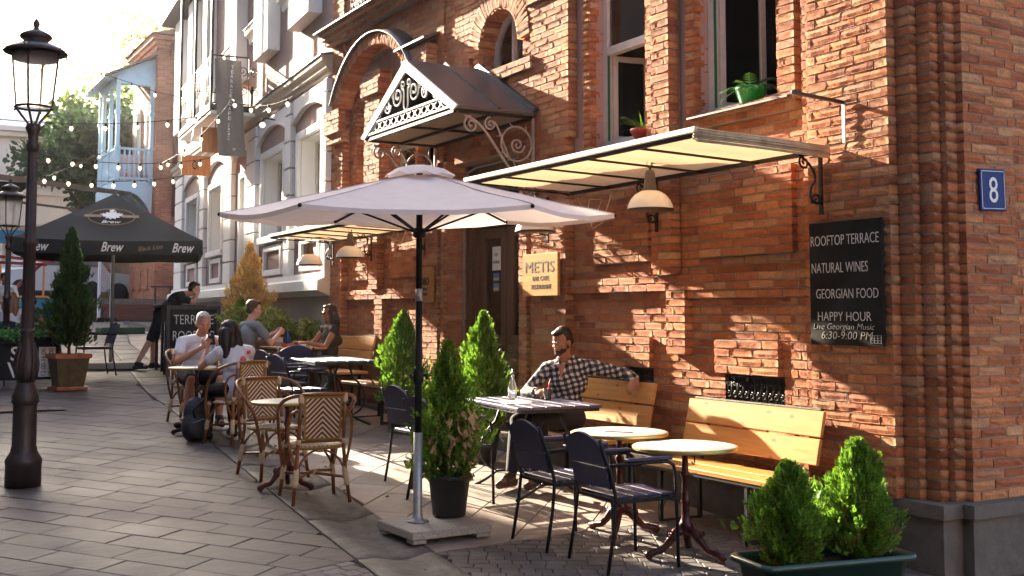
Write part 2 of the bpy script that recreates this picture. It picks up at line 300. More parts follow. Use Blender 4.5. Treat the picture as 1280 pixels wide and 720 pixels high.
# ------------------------------------------------------------ mesh helpers
class MB:
    def __init__(s): s.v = []; s.f = []; s.mi = []; s.sm = []; s.xf = None
    def add(s, vs_, fs, mi=0, smooth=False):
        o = len(s.v)
        if s.xf is not None: vs_ = [s.xf @ Vector(v) for v in vs_]
        s.v += [tuple(v) for v in vs_]; s.f += [tuple(i+o for i in f) for f in fs]
        s.mi += [mi]*len(fs); s.sm += [smooth]*len(fs); return s
    def box(s, x0, x1, y0, y1, z0, z1, mi=0):
        vs_ = [(x, y, z) for x in (x0, x1) for y in (y0, y1) for z in (z0, z1)]
        return s.add(vs_, [(0, 1, 3, 2), (4, 6, 7, 5), (0, 4, 5, 1), (2, 3, 7, 6), (0, 2, 6, 4), (1, 5, 7, 3)], mi)
    def bbox(s, x0, x1, y0, y1, z0, z1, b=.004, mi=0):
        """box with chamfered edges"""
        b = min(b, (x1-x0)*.45, (y1-y0)*.45, (z1-z0)*.45); vs_ = []; idx = {}
        X = (x0, x1); Y = (y0, y1); Z = (z0, z1); sg = (1, -1)
        for i in (0, 1):
            for j in (0, 1):
                for k in (0, 1):
                    for ax in range(3):
                        p = [X[i]+sg[i]*b, Y[j]+sg[j]*b, Z[k]+sg[k]*b]; p[ax] = (X[i], Y[j], Z[k])[ax]
                        idx[(i, j, k, ax)] = len(vs_); vs_.append(tuple(p))
        fs = []
        q = lambda *a: fs.append(tuple(idx[t] for t in a))
        for i in (0, 1):
            a = [(i, 0, 0, 0), (i, 0, 1, 0), (i, 1, 1, 0), (i, 1, 0, 0)]; q(*(a if i == 0 else a[::-1]))
            a = [(0, i, 0, 1), (1, i, 0, 1), (1, i, 1, 1), (0, i, 1, 1)]; q(*(a if i == 0 else a[::-1]))
            a = [(0, 0, i, 2), (0, 1, i, 2), (1, 1, i, 2), (1, 0, i, 2)]; q(*(a if i == 0 else a[::-1]))
        for i in (0, 1):
            for j in (0, 1):
                q((0, i, j, 1), (1, i, j, 1), (1, i, j, 2), (0, i, j, 2))
                q((i, 0, j, 0), (i, 1, j, 0), (i, 1, j, 2), (i, 0, j, 2))
                q((i, j, 0, 0), (i, j, 1, 0), (i, j, 1, 1), (i, j, 0, 1))
                for k in (0, 1): q((i, j, k, 0), (i, j, k, 1), (i, j, k, 2))
        return s.add(vs_, fs, mi)
    def tube(s, pts, r, n=8, mi=0, closed=False, cap=True, smooth=True):
        pts = [Vector(p) for p in pts]; N = len(pts); rs = r if isinstance(r, (list, tuple)) else [r]*N
        T = []
        for i in range(N):
            if closed: t = pts[(i+1) % N]-pts[i-1]
            else: t = pts[min(i+1, N-1)]-pts[max(i-1, 0)]
            if t.length < 1e-9: t = Vector((0, 0, 1))
            T.append(t.normalized())
        up = Vector((0, 0, 1)) if abs(T[0].z) < .9 else Vector((1, 0, 0))
        u = T[0].cross(up).normalized(); vs_ = []
        for i in range(N):
            u = (u - T[i]*u.dot(T[i]))
            u = u.normalized() if u.length > 1e-6 else T[i].orthogonal().normalized()
            w_ = T[i].cross(u)
            for k in range(n):
                a = 2*PI*k/n; vs_.append(pts[i]+(u*math.cos(a)+w_*math.sin(a))*rs[i])
        fs = []
        for i in range(N if closed else N-1):
            a = i*n; b = ((i+1) % N)*n
            for k in range(n): fs.append((a+k, b+k, b+(k+1) % n, a+(k+1) % n))
        if cap and not closed: fs += [tuple(range(n)), tuple(range((N-1)*n, N*n))[::-1]]
        return s.add(vs_, fs, mi, smooth)
    def bar(s, p0, p1, w_, h, mi=0, up=(0, 0, 1)):
        """rectangular bar"""
        p0 = Vector(p0); p1 = Vector(p1); t = (p1-p0).normalized(); up = Vector(up)
        if abs(t.dot(up)) > .95: up = Vector((1, 0, 0))
        sd_ = t.cross(up).normalized(); u2 = sd_.cross(t)
        vs_ = [p+sd_*a*w_/2+u2*b*h/2 for p in (p0, p1) for a, b in ((-1, -1), (1, -1), (1, 1), (-1, 1))]
        return s.add(vs_, [(0, 1, 2, 3)[::-1], (4, 5, 6, 7), (0, 1, 5, 4), (1, 2, 6, 5), (2, 3, 7, 6), (3, 0, 4, 7)], mi)
    def lathe(s, prof, c=(0, 0, 0), n=20, mi=0, smooth=True, sq=None):
        vs_ = []; fs = []
        for r, z in prof:
            for k in range(n):
                a = 2*PI*(k+.5)/n; vs_.append((c[0]+r*math.cos(a), c[1]+r*math.sin(a), c[2]+z))
        for i in range(len(prof)-1):
            for k in range(n): fs.append((i*n+k, i*n+(k+1) % n, (i+1)*n+(k+1) % n, (i+1)*n+k))
        if prof[0][0] > 1e-5: fs.append(tuple(range(n))[::-1])
        if prof[-1][0] > 1e-5: fs.append(tuple(range((len(prof)-1)*n, len(prof)*n)))
        return s.add(vs_, fs, mi, smooth)
    def prism(s, poly, d0, d1, axis='x', mi=0):
        """poly of 2-D points extruded along axis from d0 to d1: axis x -> poly (y,z); y -> (x,z); z -> (x,y)"""
        f3 = {'x': lambda p, d: (d, p[0], p[1]), 'y': lambda p, d: (p[0], d, p[1]), 'z': lambda p, d: (p[0], p[1], d)}[axis]
        n = len(poly); vs_ = [f3(p, d0) for p in poly]+[f3(p, d1) for p in poly]
        fs = [tuple(range(n))[::-1], tuple(range(n, 2*n))]+[(i, (i+1) % n, n+(i+1) % n, n+i) for i in range(n)]
        return s.add(vs_, fs, mi)
    def ball(s, c, r, n=10, mi=0, sz=1):
        m_ = max(4, n//2)
        prof = [(r*math.sin(PI*i/m_), -r*sz*math.cos(PI*i/m_)) for i in range(m_+1)]
        return s.lathe([(max(a, 1e-4), b) for a, b in prof], c, n, mi)
    def build(s, name, m=None, parent=None, fix=True):
        me = bpy.data.meshes.new(name); me.from_pydata(s.v, [], s.f)
        ms = m if isinstance(m, (list, tuple)) else [m]
        for x in ms: me.materials.append(M[x] if isinstance(x, str) else x)
        me.polygons.foreach_set('material_index', s.mi); me.polygons.foreach_set('use_smooth', s.sm)
        if fix:
            bm = bmesh.new(); bm.from_mesh(me); bmesh.ops.recalc_face_normals(bm, faces=bm.faces); bm.to_mesh(me); bm.free()
        o = bpy.data.objects.new(name, me); COL.objects.link(o)
        if parent is not None: o.parent = parent
        return o

def fast_mesh(name, V, Fc, m, parent=None, smooth=False):
    """V (n,3) array, Fc (k,c) array of equal-size faces"""
    me = bpy.data.meshes.new(name); V = np.asarray(V, dtype=np.float32); Fc = np.asarray(Fc, dtype=np.int32)
    k, c = Fc.shape
    me.vertices.add(len(V)); me.vertices.foreach_set('co', V.ravel())
    me.loops.add(k*c); me.loops.foreach_set('vertex_index', Fc.ravel())
    me.polygons.add(k); me.polygons.foreach_set('loop_start', np.arange(0, k*c, c, dtype=np.int32)); me.polygons.foreach_set('loop_total', np.full(k, c, dtype=np.int32))
    if smooth: me.polygons.foreach_set('use_smooth', np.ones(k, dtype=bool))
    me.materials.append(M[m] if isinstance(m, str) else m); me.update(calc_edges=True); me.validate()
    o = bpy.data.objects.new(name, me); COL.objects.link(o)
    if parent is not None: o.parent = parent
    return o

def tag(o, label=None, cat=None, group=None, kind=None):
    if label: o['label'] = label
    if cat: o['category'] = cat
    if group: o['group'] = group
    if kind: o['kind'] = kind
    return o
def thing(name, label, cat, loc=(0, 0, 0), rz=0, group=None):
    o = bpy.data.objects.new(name, None); COL.objects.link(o); o.location = loc; o.rotation_euler = (0, 0, rz)
    o.empty_display_size = .1
    return tag(o, label, cat, group)
def copy_tree(o, parent=None):
    c = o.copy(); COL.objects.link(c); c.parent = parent
    for ch in list(o.children): copy_tree(ch, c)
    return c
def place(o, loc, rz, label=None):
    o.location = loc; o.rotation_euler = (0, 0, rz)
    if label: o['label'] = label
    return o
def gz(y): return .046*y
def gloc(x, y, h=0): return (x, y, gz(y)+h)

def text_mesh(txt, size, mat_, parent, name='lettering', loc=(0, 0, 0), rot=(0, 0, 0), ext=.0015, align='CENTER', shear=0, sx=1, offset=0, space=1):
    cu = bpy.data.curves.new(name, 'FONT'); cu.body = txt; cu.size = size; cu.extrude = ext; cu.align_x = align; cu.align_y = 'CENTER'; cu.shear = shear; cu.resolution_u = 3
    cu.offset = offset; cu.space_character = space
    o = bpy.data.objects.new(name, cu); COL.objects.link(o)
    dg = bpy.context.evaluated_depsgraph_get(); me = bpy.data.meshes.new_from_object(o.evaluated_get(dg))
    bpy.data.objects.remove(o); bpy.data.curves.remove(cu)
    me.materials.clear(); me.materials.append(M[mat_] if isinstance(mat_, str) else mat_)
    for p in me.polygons: p.material_index = 0
    r = bpy.data.objects.new(name, me); COL.objects.link(r); r.parent = parent; r.location = loc; r.rotation_euler = rot; r.scale = (sx, 1, 1)
    return r
ROT_WALL = (PI/2, 0, -PI/2)      # text on a wall facing -X, read by someone looking towards +X
ROT_FRONT = (PI/2, 0, 0)         # text on a face turned to -Y
def spiral(c, r0, turns, a0, plane, n=22, dirn=1, r1=0.1):
    """flat spiral in plane ('xz'|'yz'), from radius r0 inward to r0*r1"""
    pts = []
    for i in range(n+1):
        t = i/n; a = a0+dirn*turns*2*PI*t; r = r0*(1-t*(1-r1)); u, v = r*math.cos(a), r*math.sin(a)
        pts.append((c[0]+u, c[1], c[2]+v) if plane == 'xz' else (c[0], c[1]+u, c[2]+v))
    return pts
def bez(p0, p1, p2, p3, n=10):
    p0, p1, p2, p3 = map(Vector, (p0, p1, p2, p3)); o = []
    for i in range(n+1):
        t = i/n; o.append(p0*(1-t)**3+p1*3*t*(1-t)**2+p2*3*t*t*(1-t)+p3*t**3)
    return o
# ------------------------------------------------------------ projection (only to rank which pieces show largest)
_p = math.atan(99/1411.); _yw = R(29.9)
_Fh = Vector((math.sin(_yw), math.cos(_yw), 0)); _R = Vector((math.cos(_yw), -math.sin(_yw), 0))
_F = _Fh*math.cos(_p)+Vector((0, 0, math.sin(_p))); _U = -_Fh*math.sin(_p)+Vector((0, 0, math.cos(_p)))
def proj(p):
    d = Vector(p)-CAM; z = d.dot(_F)
    if z < .2: return (-9999, -9999, z)
    return (640+F_PX*d.dot(_R)/z, 293.3-F_PX*d.dot(_U)/z, z)
def shows(p, m=15):
    x, y, z = proj(p); return z > .2 and -m < x < 1280+m and -m < y < 720+m

# ------------------------------------------------------------ ground
Lk = [(-20, 1.2), (0, 2.15), (6.25, 2.68), (7.87, 2.80), (10.4, 3.01), (13.96, 3.31), (16.2, 3.46), (26, 4.69), (36.4, 6.6)]
Rk = [(-20, 1.8), (0, 2.72), (6.0, 3.19), (7.84, 3.32), (9.48, 3.48), (14.5, 3.86), (16.2, 4.02), (25.5, 5.10), (36.4, 7.0)]
def interp(k, y):
    for (a, b), (c, d) in zip(k, k[1:]):
        if y <= c: return b+(d-b)*(y-a)/(c-a)
    return k[-1][1]
TILT = math.atan(.046)
g = MB()
ys = [-40, 36.4]
g.add([(-150, -40, -40*.046-.05), (150, -40, -40*.046-.05), (150, 36.4, 36.4*.046-.05), (-150, 36.4, 36.4*.046-.05)], [(0, 1, 2, 3)])
g.add([(-600, 36.4, 2.28), (600, 36.4, 2.28), (600, 1200, 2.4), (-600, 1200, 2.4)], [(0, 1, 2, 3)])
g.add([(-600, 36.4, -3), (600, 36.4, -3), (600, 36.4, 2.28), (-600, 36.4, 2.28)], [(0, 1, 2, 3)])
g.add([(-600, -200, -3), (600, -200, -3), (600, 36.4, -3), (-600, 36.4, -3)], [(0, 1, 2, 3)])
tag(g.build('ground', 'greypaving', fix=False), kind='structure')

def clip_poly(poly, a, b):
    """keep the part of poly to the left of a->b"""
    out = []; n = len(poly); s = lambda p: (b[0]-a[0])*(p[1]-a[1])-(b[1]-a[1])*(p[0]-a[0])
    for i in range(n):
        p, q = poly[i], poly[(i+1) % n]; sp, sq = s(p), s(q)
        if sp >= 0: out.append(p)
        if (sp >= 0) != (sq >= 0):
            t = sp/(sp-sq); out.append((p[0]+(q[0]-p[0])*t, p[1]+(q[1]-p[1])*t))
    return out
def area(poly): return .5*sum(poly[i][0]*poly[(i+1) % len(poly)][1]-poly[(i+1) % len(poly)][0]*poly[i][1] for i in range(len(poly)))
def inset(poly, d):
    c = (sum(p[0] for p in poly)/len(poly), sum(p[1] for p in poly)/len(poly)); n = len(poly); out = []
    for i in range(n):
        p0, p, p1 = Vector(poly[i-1]), Vector(poly[i]), Vector(poly[(i+1) % n])
        e0 = (p-p0); e1 = (p1-p)
        if e0.length < 1e-6 or e1.length < 1e-6: out.append(tuple(p)); continue
        e0.normalize(); e1.normalize(); n0 = Vector((-e0.y, e0.x)); n1 = Vector((-e1.y, e1.x)); b = n0+n1
        k = d/max(.35, (1+n0.dot(n1))/2)/2 if b.length > 1e-6 else d
        out.append(tuple(p+b*k))
    return out
def stone_piece(mb, poly, z, j=.003, ch=.005, h=.035, tilt=(0, 0)):
    a = inset(poly, j); b = inset(poly, j+ch)
    if area(b) < .0006: return
    n = len(a); cx_ = sum(p[0] for p in a)/n; cy_ = sum(p[1] for p in a)/n
    zz = lambda p, o: z+o+tilt[0]*(p[0]-cx_)+tilt[1]*(p[1]-cy_)
    vs_ = [(p[0], p[1], zz(p, 0)) for p in b]+[(p[0], p[1], zz(p, -ch*.7)) for p in a]+[(p[0], p[1], z-h) for p in a]
    fs = [tuple(range(n))]+[(i, n+i, n+(i+1) % n, (i+1) % n) for i in range(n)]+[(n+i, 2*n+i, 2*n+(i+1) % n, n+(i+1) % n) for i in range(n)]
    mb.add(vs_, fs)

def lay(parent, piece_name, stuff_name, matn, clipf, L_, W_, ang, xr, yr, keep, z=0, j=.003, h=.035, nmax=300, jit=.0015, stag=.5, rough=0):
    """lay rectangular stones in rows at angle ang over a region, cut at its edge; biggest-showing ones are objects"""
    ca, sa = math.cos(ang), math.sin(ang); pcs = []
    cs = [(x, y) for x in xr for y in yr]
    us = [x*ca+y*sa for x, y in cs]; vs_ = [-x*sa+y*ca for x, y in cs]
    r0, r1 = int(min(vs_)/W_)-1, int(max(vs_)/W_)+1
    for r in range(r0, r1):
        off = (r*stag % 1)*L_+random.uniform(-.06, .06)*L_
        u = min(us)-L_+off
        while u < max(us)+L_:
            ln = L_*random.choice((1, 1, 1, .92, 1.08, .8)) if rough == 0 else L_*random.uniform(.75, 1.25)
            q = [(u, r*W_), (u+ln, r*W_), (u+ln, (r+1)*W_), (u, (r+1)*W_)]; u += ln
            poly = [(a*ca-b*sa, a*sa+b*ca) for a, b in q]
            c = (sum(p[0] for p in poly)/4, sum(p[1] for p in poly)/4)
            if not (xr[0] < c[0] < xr[1] and yr[0] < c[1] < yr[1]): continue
            if not any(shows((p[0], p[1], gz(p[1])), 60) for p in poly): continue
            poly = clipf(poly)
            if len(poly) < 3 or area(poly) < .004: continue
            c = (sum(p[0] for p in poly)/len(poly), sum(p[1] for p in poly)/len(poly))
            px = proj((c[0], c[1], gz(c[1]))); sz = area(poly)/max(px[2], 1)**3*(1 if shows((c[0], c[1], gz(c[1])), 0) else .01)
            pcs.append((sz, poly))
    pcs.sort(key=lambda t: -t[0]); st = MB()
    for i, (sz, poly) in enumerate(pcs):
        zz = z+random.uniform(-jit, jit); t = (random.gauss(0, .003), random.gauss(0, .003))
        if i < nmax:
            mb = MB(); stone_piece(mb, poly, zz, j, h=h, tilt=t); 
            if mb.v: mb.build(piece_name, matn, parent, fix=False)
        else: stone_piece(st, poly, zz, j, h=h, tilt=t)
    if st.v: tag(st.build(stuff_name, matn, parent, fix=False), kind='stuff')

def strip(name, xa, xb, y0, y1, matn, z, n=40):
    mb = MB(); vs_ = []
    for i in range(n+1):
        y = y0+(y1-y0)*i/n
        fa = xa if isinstance(xa, (int, float)) else interp(xa, y); fb = xb if isinstance(xb, (int, float)) else interp(xb, y)
        vs_ += [(fa, y, z), (fb, y, z)]
    mb.add(vs_, [(2*i, 2*i+1, 2*i+3, 2*i+2) for i in range(n)])
    o = mb.build(name, matn, fix=False); o.rotation_euler = (TILT, 0, 0); return tag(o, kind='structure')

# street of mauve stone planks laid askew, edged by the gutter
street = strip('street', -60, Lk, -20, 36.2, 'paver_bed', -.022)
SL = [((0.6, 6.02), (2.71, 6.66))]          # near the camera the planks stop at a line of setts
def clip_street(poly):
    yc = sum(p[1] for p in poly)/len(poly)
    for (a, b), (c, d) in zip(Lk, Lk[1:]):
        if a-1 < yc <= c+1: poly = clip_poly(poly, (b, a), (d, c))
        if len(poly) < 3: return poly
    return clip_poly(poly, (-6, 4.02), (2.71, 6.66)) if len(poly) > 2 else poly
lay(street, 'paving_plank', 'far_paving_planks', 'paver', clip_street, .56, .27, R(-51), (-6, 7), (4.5, 35), None)
def clip_setts_l(poly):
    poly = clip_poly(poly, (2.71, 6.66), (-6, 4.02))
    return clip_poly(poly, (2.2, .4), (2.71, 6.66)) if len(poly) > 2 else poly
lay(street, 'sett', 'far_setts', 'sett', clip_setts_l, .115, .10, R(17), (-2, 2.9), (4.0, 6.9), None, nmax=60, rough=1)

# terrace pavement beside the brick building
pavement = strip('pavement', Rk, 7.0, -20, 36.2, 'paver_bed', -.018)
def rpoly(poly, side=1):
    yc = sum(p[1] for p in poly)/len(poly)
    for (a, b), (c, d) in zip(Rk, Rk[1:]):
        if a-1 < yc <= c+1: poly = clip_poly(poly, (d, c), (b, a))
        if len(poly) < 3: return poly
    return poly
def clip_slab(poly):
    poly = rpoly(poly)
    return clip_poly(poly, (3.2, 6.62), (6.2, 6.80)) if len(poly) > 2 else poly
lay(pavement, 'paving_slab', 'far_paving_slabs', 'slab', clip_slab, .84, .44, R(47), (2.8, 6.1), (5.8, 34), None, jit=.001, stag=.37)
def clip_setts(poly):
    poly = rpoly(poly)
    return clip_poly(poly, (6.2, 6.80), (3.2, 6.62)) if len(poly) > 2 else poly
lay(pavement, 'sett', 'far_setts', 'sett', clip_setts, .125, .10, R(-28), (2.7, 6.0), (4.2, 7.0), None, nmax=230, rough=1)

# dished concrete gutter between street and pavement, in lengths
gutter = strip('gutter', [(a, b-.01) for a, b in Lk], [(a, b+.01) for a, b in Rk], -20, 36.2, 'paver_bed', -.075)
yy = 3.2
while yy < 34:
    ln = 1.15; y1 = yy+ln; mb = MB(); vs_ = []; NX, NY = 9, 7
    for i in range(NY+1):
        y = yy+.006+(ln-.012)*i/NY; a = interp(Lk, y)+.006; b = interp(Rk, y)-.006
        for k in range(NX+1):
            t = k/NX; depth = .032 if y < 12 else max(0, .032*(1-(y-12)/3))
            edge = .26
            dz = 0 if t < edge or t > .93 else -depth*math.sin(PI*(t-edge)/(.93-edge))
            dz += .002*mnoise.noise(Vector((a+(b-a)*t, y, 0))*5)
            vs_.append((a+(b-a)*t, y, .001+dz))
    fs = [(i*(NX+1)+k, i*(NX+1)+k+1, (i+1)*(NX+1)+k+1, (i+1)*(NX+1)+k) for i in range(NY) for k in range(NX)]
    n0 = len(vs_); rim = [i for i in range(NX+1)]+[(i+1)*(NX+1)+NX for i in range(NY)]+[NY*(NX+1)+k for k in range(NX-1, -1, -1)]+[i*(NX+1) for i in range(NY-1, 0, -1)]
    low = [(vs_[i][0], vs_[i][1], vs_[i][2]-.03) for i in rim]; m_ = len(rim)
    fs += [(rim[i], n0+i, n0+(i+1) % m_, rim[(i+1) % m_]) for i in range(m_)]
    mb.add(vs_+low, fs, 0); mb.sm = [i < NX*NY for i in range(len(mb.f))]
    mb.build('gutter_stone', 'greypaving', gutter, fix=False); yy = y1

# ------------------------------------------------------------ brickwork engine
UB = []       # rough unit bricks: x 0..1 (depth), y and z -0.5..0.5
for v in range(7):
    rr = random.Random(100+v); ny, nz = 5, 3; vs_ = []; by, bz = .012, .06
    for j in range(nz):
        for i in range(ny):
            y = [-.5+by, -.27, 0, .27, .5-by][i]; z = [-.5+bz, 0, .5-bz][j]
            edge = i in (0, 4) or j in (0, 2)
            vs_.append((rr.uniform(.0, .05)+(.03 if edge else -.02), y+rr.uniform(-.012, .012), z+rr.uniform(-.05, .05)))
    ring = [(i, 0) for i in range(ny)]+[(4, 1)]+[(i, 2) for i in range(4, -1, -1)]+[(0, 1)]
    for i, j in ring:
        y = [-.5, -.27, 0, .27, .5][i]; z = [-.5, 0, .5][j]
        vs_.append((.04+rr.uniform(-.012, .022), y+rr.uniform(-.006, .006)*(1 if i in (0, 4) else 0), z+(rr.uniform(-.03, .03))))
    for i, j in ring: vs_.append((1, [-.5, -.27, 0, .27, .5][i], [-.5, 0, .5][j]))
    g_ = lambda i, j: j*ny+i; m_ = len(ring)
    fs = [(g_(i, j), g_(i, j+1), g_(i+1, j+1), g_(i+1, j)) for j in range(nz-1) for i in range(ny-1)]
    fr_ = [g_(i, j) for i, j in ring]; a0 = ny*nz; b0 = a0+m_
    fs += [(fr_[k], fr_[(k+1) % m_], a0+(k+1) % m_, a0+k) for k in range(m_)]+[(a0+k, a0+(k+1) % m_, b0+(k+1) % m_, b0+k) for k in range(m_)]
    UB.append((np.array(vs_), np.array(fs)))
UBM = []
for v, f in UB:
    me = bpy.data.meshes.new('brick'); me.from_pydata([tuple(a) for a in v], [], [tuple(int(q) for q in a) for a in f]); me.materials.append(M['brick'])
    me.polygons.foreach_set('use_smooth', [False]*len(f)); UBM.append(me)
CH, Z0 = .0643, .66          # course height and foot of the brickwork
class Bricks:
    def __init__(s): s.b = []; s.m = MB()
    def mat4(s, x, y, z, d, ly, lz, rz=0, rx=0):
        s.b.append(Matrix.Translation((x, y, z)) @ Matrix.Rotation(rz, 4, 'Z') @ Matrix.Rotation(rx, 4, 'X') @ Matrix.Diagonal((d, ly, lz, 1)))
    def slab(s, xf, y0, y1, z0, z1, holes=(), depth=.11, L=.253, back=None, mortar=True, face='X', jit=.0011, ph=0):
        """a plane of brickwork. face X: front at x=xf, running along y; face Y: front at y=xf, running along x (y0,y1 are x)"""
        k0 = round((z0-Z0)/CH); k1 = round((z1-Z0)/CH); back = back if back is not None else xf+depth
        for k in range(k0, k1):
            za = Z0+k*CH; zc = za+CH/2; iv = [(y0, y1)]
            for hf in holes:
                h_ = hf(zc) if callable(hf) else ((hf[0], hf[1]) if hf[2] < zc < hf[3] else None)
                if h_:
                    n_ = []
                    for a, b in iv:
                        if h_[0] > a+.01: n_.append((a, min(b, h_[0])))
                        if h_[1] < b-.01: n_.append((max(a, h_[1]), b))
                    iv = [(a, b) for a, b in n_ if b-a > .02]
            for a, b in iv:
                if mortar:
                    if face == 'X': s.m.box(xf+.009, back, a+.007, b-.007, za, za+CH)
                    else: s.m.box(a+.007, b-.007, xf+.011, back, za, za+CH)
                o = ((k % 2)*.5+.13*math.sin(k*2.3)*.6+ph)*L; cuts = [a]; t = math.floor((a-o)/L)*L+o+L
                while t < b-.03:
                    if t > a+.05 and b-t > .05: cuts.append(t+random.uniform(-.012, .012))
                    t += L
                cuts.append(b)
                for p, q in zip(cuts, cuts[1:]):
                    pa = p+(.006 if p > a else 0); qa = q-(.006 if q < b else 0)
                    if qa-pa < .02: continue
                    pr = random.uniform(-jit, jit)*2; hh = CH-.0115+random.uniform(-.0025, .0025)
                    if face == 'X': s.mat4(xf+pr, (pa+qa)/2, zc+random.uniform(-.0015, .0015), depth-pr-.004, qa-pa, hh, rz=random.gauss(0, .0035), rx=random.gauss(0, .004))
                    else: s.mat4((pa+qa)/2, xf+pr, zc, depth-pr-.004, qa-pa, hh, rz=PI/2+random.gauss(0, .008))
    def arch(s, xf, yc, zc, r0, r1, a0, a1, n, depth):
        for i in range(n):
            a = a0+(a1-a0)*(i+.5)/n; rm = (r0+r1)/2; wd = abs(a1-a0)/n*rm-.008
            s.mat4(xf+random.uniform(-.003, .003), yc+rm*math.cos(a), zc+rm*math.sin(a), depth, wd, r1-r0, rx=a-PI/2)
    def finish(s, root, nmax=300):
        base = root.location
        sc_ = []
        for i, m4 in enumerate(s.b):
            c = m4.translation; px = proj(c); sy = m4.col[1].to_3d().length*m4.col[2].to_3d().length
            sc_.append((sy/max(px[2], 1)**2*(1 if shows(c, 5) else 0), i))
        sc_.sort(reverse=True); top = [i for v, i in sc_[:nmax] if v > 0]; tops = set(top)
        for i in top:
            o = bpy.data.objects.new('brick', UBM[i % 7]); COL.objects.link(o); o.parent = root
            o.matrix_basis = Matrix.Translation(-base) @ s.b[i]
        V = []; Fc = []; n = 0
        for i, m4 in enumerate(s.b):
            if i in tops: continue
            v, f = UB[i % 7]; a = np.array(m4); V.append(v@a[:3, :3].T+a[:3, 3]); Fc.append(f+n); n += len(v)
        if V:
            o = fast_mesh('brickwork', np.concatenate(V)-np.array(base), np.concatenate(Fc), 'brick', root); o['kind'] = 'stuff'
        if s.m.v:
            o = s.m.build('mortar', 'mortar', root, fix=False); o.location = -base

# ------------------------------------------------------------ the brick building
bb = thing('brick_building', 'red brick house with stepped corner pier, arched window and ground floor awnings', 'building', (5.7, 5.05, .22))
def bpart(mb, name, m, lab=None):
    o = mb.build(name, m, bb); o.location = -bb.location
    if lab: o['label'] = lab
    return o
BK = Bricks(); TOP = 6.9; BACK = 5.98
def arc_hole(yc, zs, r, z0):            # round-headed opening: straight from z0 to zs, half round above
    def f(z):
        if z0 < z < zs: return (yc-r, yc+r)
        if zs <= z < zs+r: h_ = math.sqrt(max(0, r*r-(z-zs)**2)); return (yc-h_, yc+h_)
        return None
    return f
# corner pier, stepping back to the right
BK.slab(5.70, 5.05, 5.77, Z0, TOP, back=BACK)
BK.slab(5.735, 5.77, 5.85, Z0, TOP, back=BACK)
for xf, a, b in ((5.775, 4.93, 5.05), (5.835, 4.82, 4.93), (5.91, 4.77, 4.82)):
    BK.slab(xf, a, b, Z0, TOP, depth=.12, back=xf+.118)
BK.slab(4.71, 6.01, 6.50, Z0, TOP, face='Y', depth=.12, back=4.95)
BK.slab(4.93, 6.50, 9.4, Z0, TOP, face='Y', depth=.12, back=5.05)
# ground floor, right of the door
vent1 = (7.70, 8.06, 1.14, 1.36); vent2 = (6.14, 6.79, 1.14, 1.36)
BK.slab(5.80, 5.85, 8.92, Z0, 2.95, holes=[vent1, vent2], back=BACK)
BK.slab(5.755, 6.16, 6.86, 1.36, 1.62, back=5.80); BK.slab(5.755, 7.70, 8.42, 1.36, 1.62, back=5.80, ph=.3)
BK.slab(5.755, 5.85, 6.02, .9, 1.99, back=5.80)
BK.slab(5.745, 5.85, 7.18, 1.94, 2.01, back=5.80); BK.slab(5.735, 5.85, 8.92, 2.01, 2.14, back=5.80)
BK.slab(5.755, 5.99, 7.03, 2.27, 2.88, back=5.80, ph=.2); BK.slab(5.755, 7.70, 8.53, 2.27, 2.80, back=5.80, ph=.4)
BK.slab(5.69, 7.31, 7.57, 2.14, 3.2, back=5.80); BK.slab(5.72, 7.18, 7.42, 1.50, 2.01, back=5.80)
BK.slab(5.70, 8.92, 9.54, Z0, 3.5, back=BACK); BK.slab(5.74, 9.54, 9.64, Z0, 3.5, back=BACK); BK.slab(5.70, 9.64, 9.79, Z0, 3.5, back=BACK)
# door reveals (far side faces the camera)
BK.slab(11.37, 5.70, 6.08, Z0-.2, 3.56, face='Y', depth=.11, back=11.5)
BK.slab(5.70, 11.48, 11.56, Z0, 3.56, back=BACK); BK.slab(5.73, 11.56, 11.62, Z0, 3.56, back=BACK); BK.slab(5.69, 11.62, 12.05, Z0, 3.56, back=BACK)
# left bay, ground floor
BK.slab(5.80, 12.05, 14.62, Z0, 3.56, back=BACK, holes=[(13.75, 14.35, 2.95, 9), (12.45, 13.15, 2.95, 9)])
BK.slab(5.735, 12.05, 14.62, 2.01, 2.14, back=5.80); BK.slab(5.755, 12.25, 13.08, 2.27, 2.9, back=5.80)
BK.slab(5.70, 13.4, 13.68, 2.14, 2.95, back=5.80); BK.slab(5.73, 13.3, 13.55, 1.3, 2.01, back=5.80)
BK.slab(5.755, 13.85, 14.45, 2.27, 2.9, back=5.80, ph=.3)
BK.slab(5.69, 14.62, 15.03, Z0, TOP, back=BACK)
# upper floor
win1 = (7.71, 8.55, 3.35, 9); win2 = (6.11, 7.05, 3.42, 9)
BK.slab(5.745, 5.93, 6.11, 3.42, TOP, back=5.80); BK.slab(5.745, 7.05, 7.17, 3.42, TOP, back=5.80); BK.slab(5.745, 5.93, 7.17, 3.29, 3.42, back=5.80, L=.13)
BK.slab(7.05, 5.745, 5.93, 3.42, TOP, face='Y', depth=.11, back=7.17)
BK.slab(5.665, 7.29, 7.53, 3.16, TOP, back=5.80)
BK.slab(5.745, 7.57, 7.71, 3.29, TOP, back=5.80); BK.slab(5.745, 8.55, 8.69, 3.29, TOP, back=5.80)
BK.slab(8.55, 5.745, 5.93, 3.35, TOP, face='Y', depth=.11, back=8.66)
BK.slab(5.80, 5.85, 8.86, 2.95, 3.29, back=5.83)
aw = arc_hole(10.22, 4.62, .42, 4.36)
BK.slab(5.70, 8.86, 11.22, 3.5, TOP, holes=[lambda z: arc_hole(10.22, 4.62, .66, 4.42)(z), lambda z: (10.22-.42, 10.22+.42) if 4.36 < z < 4.43 else None], back=BACK)
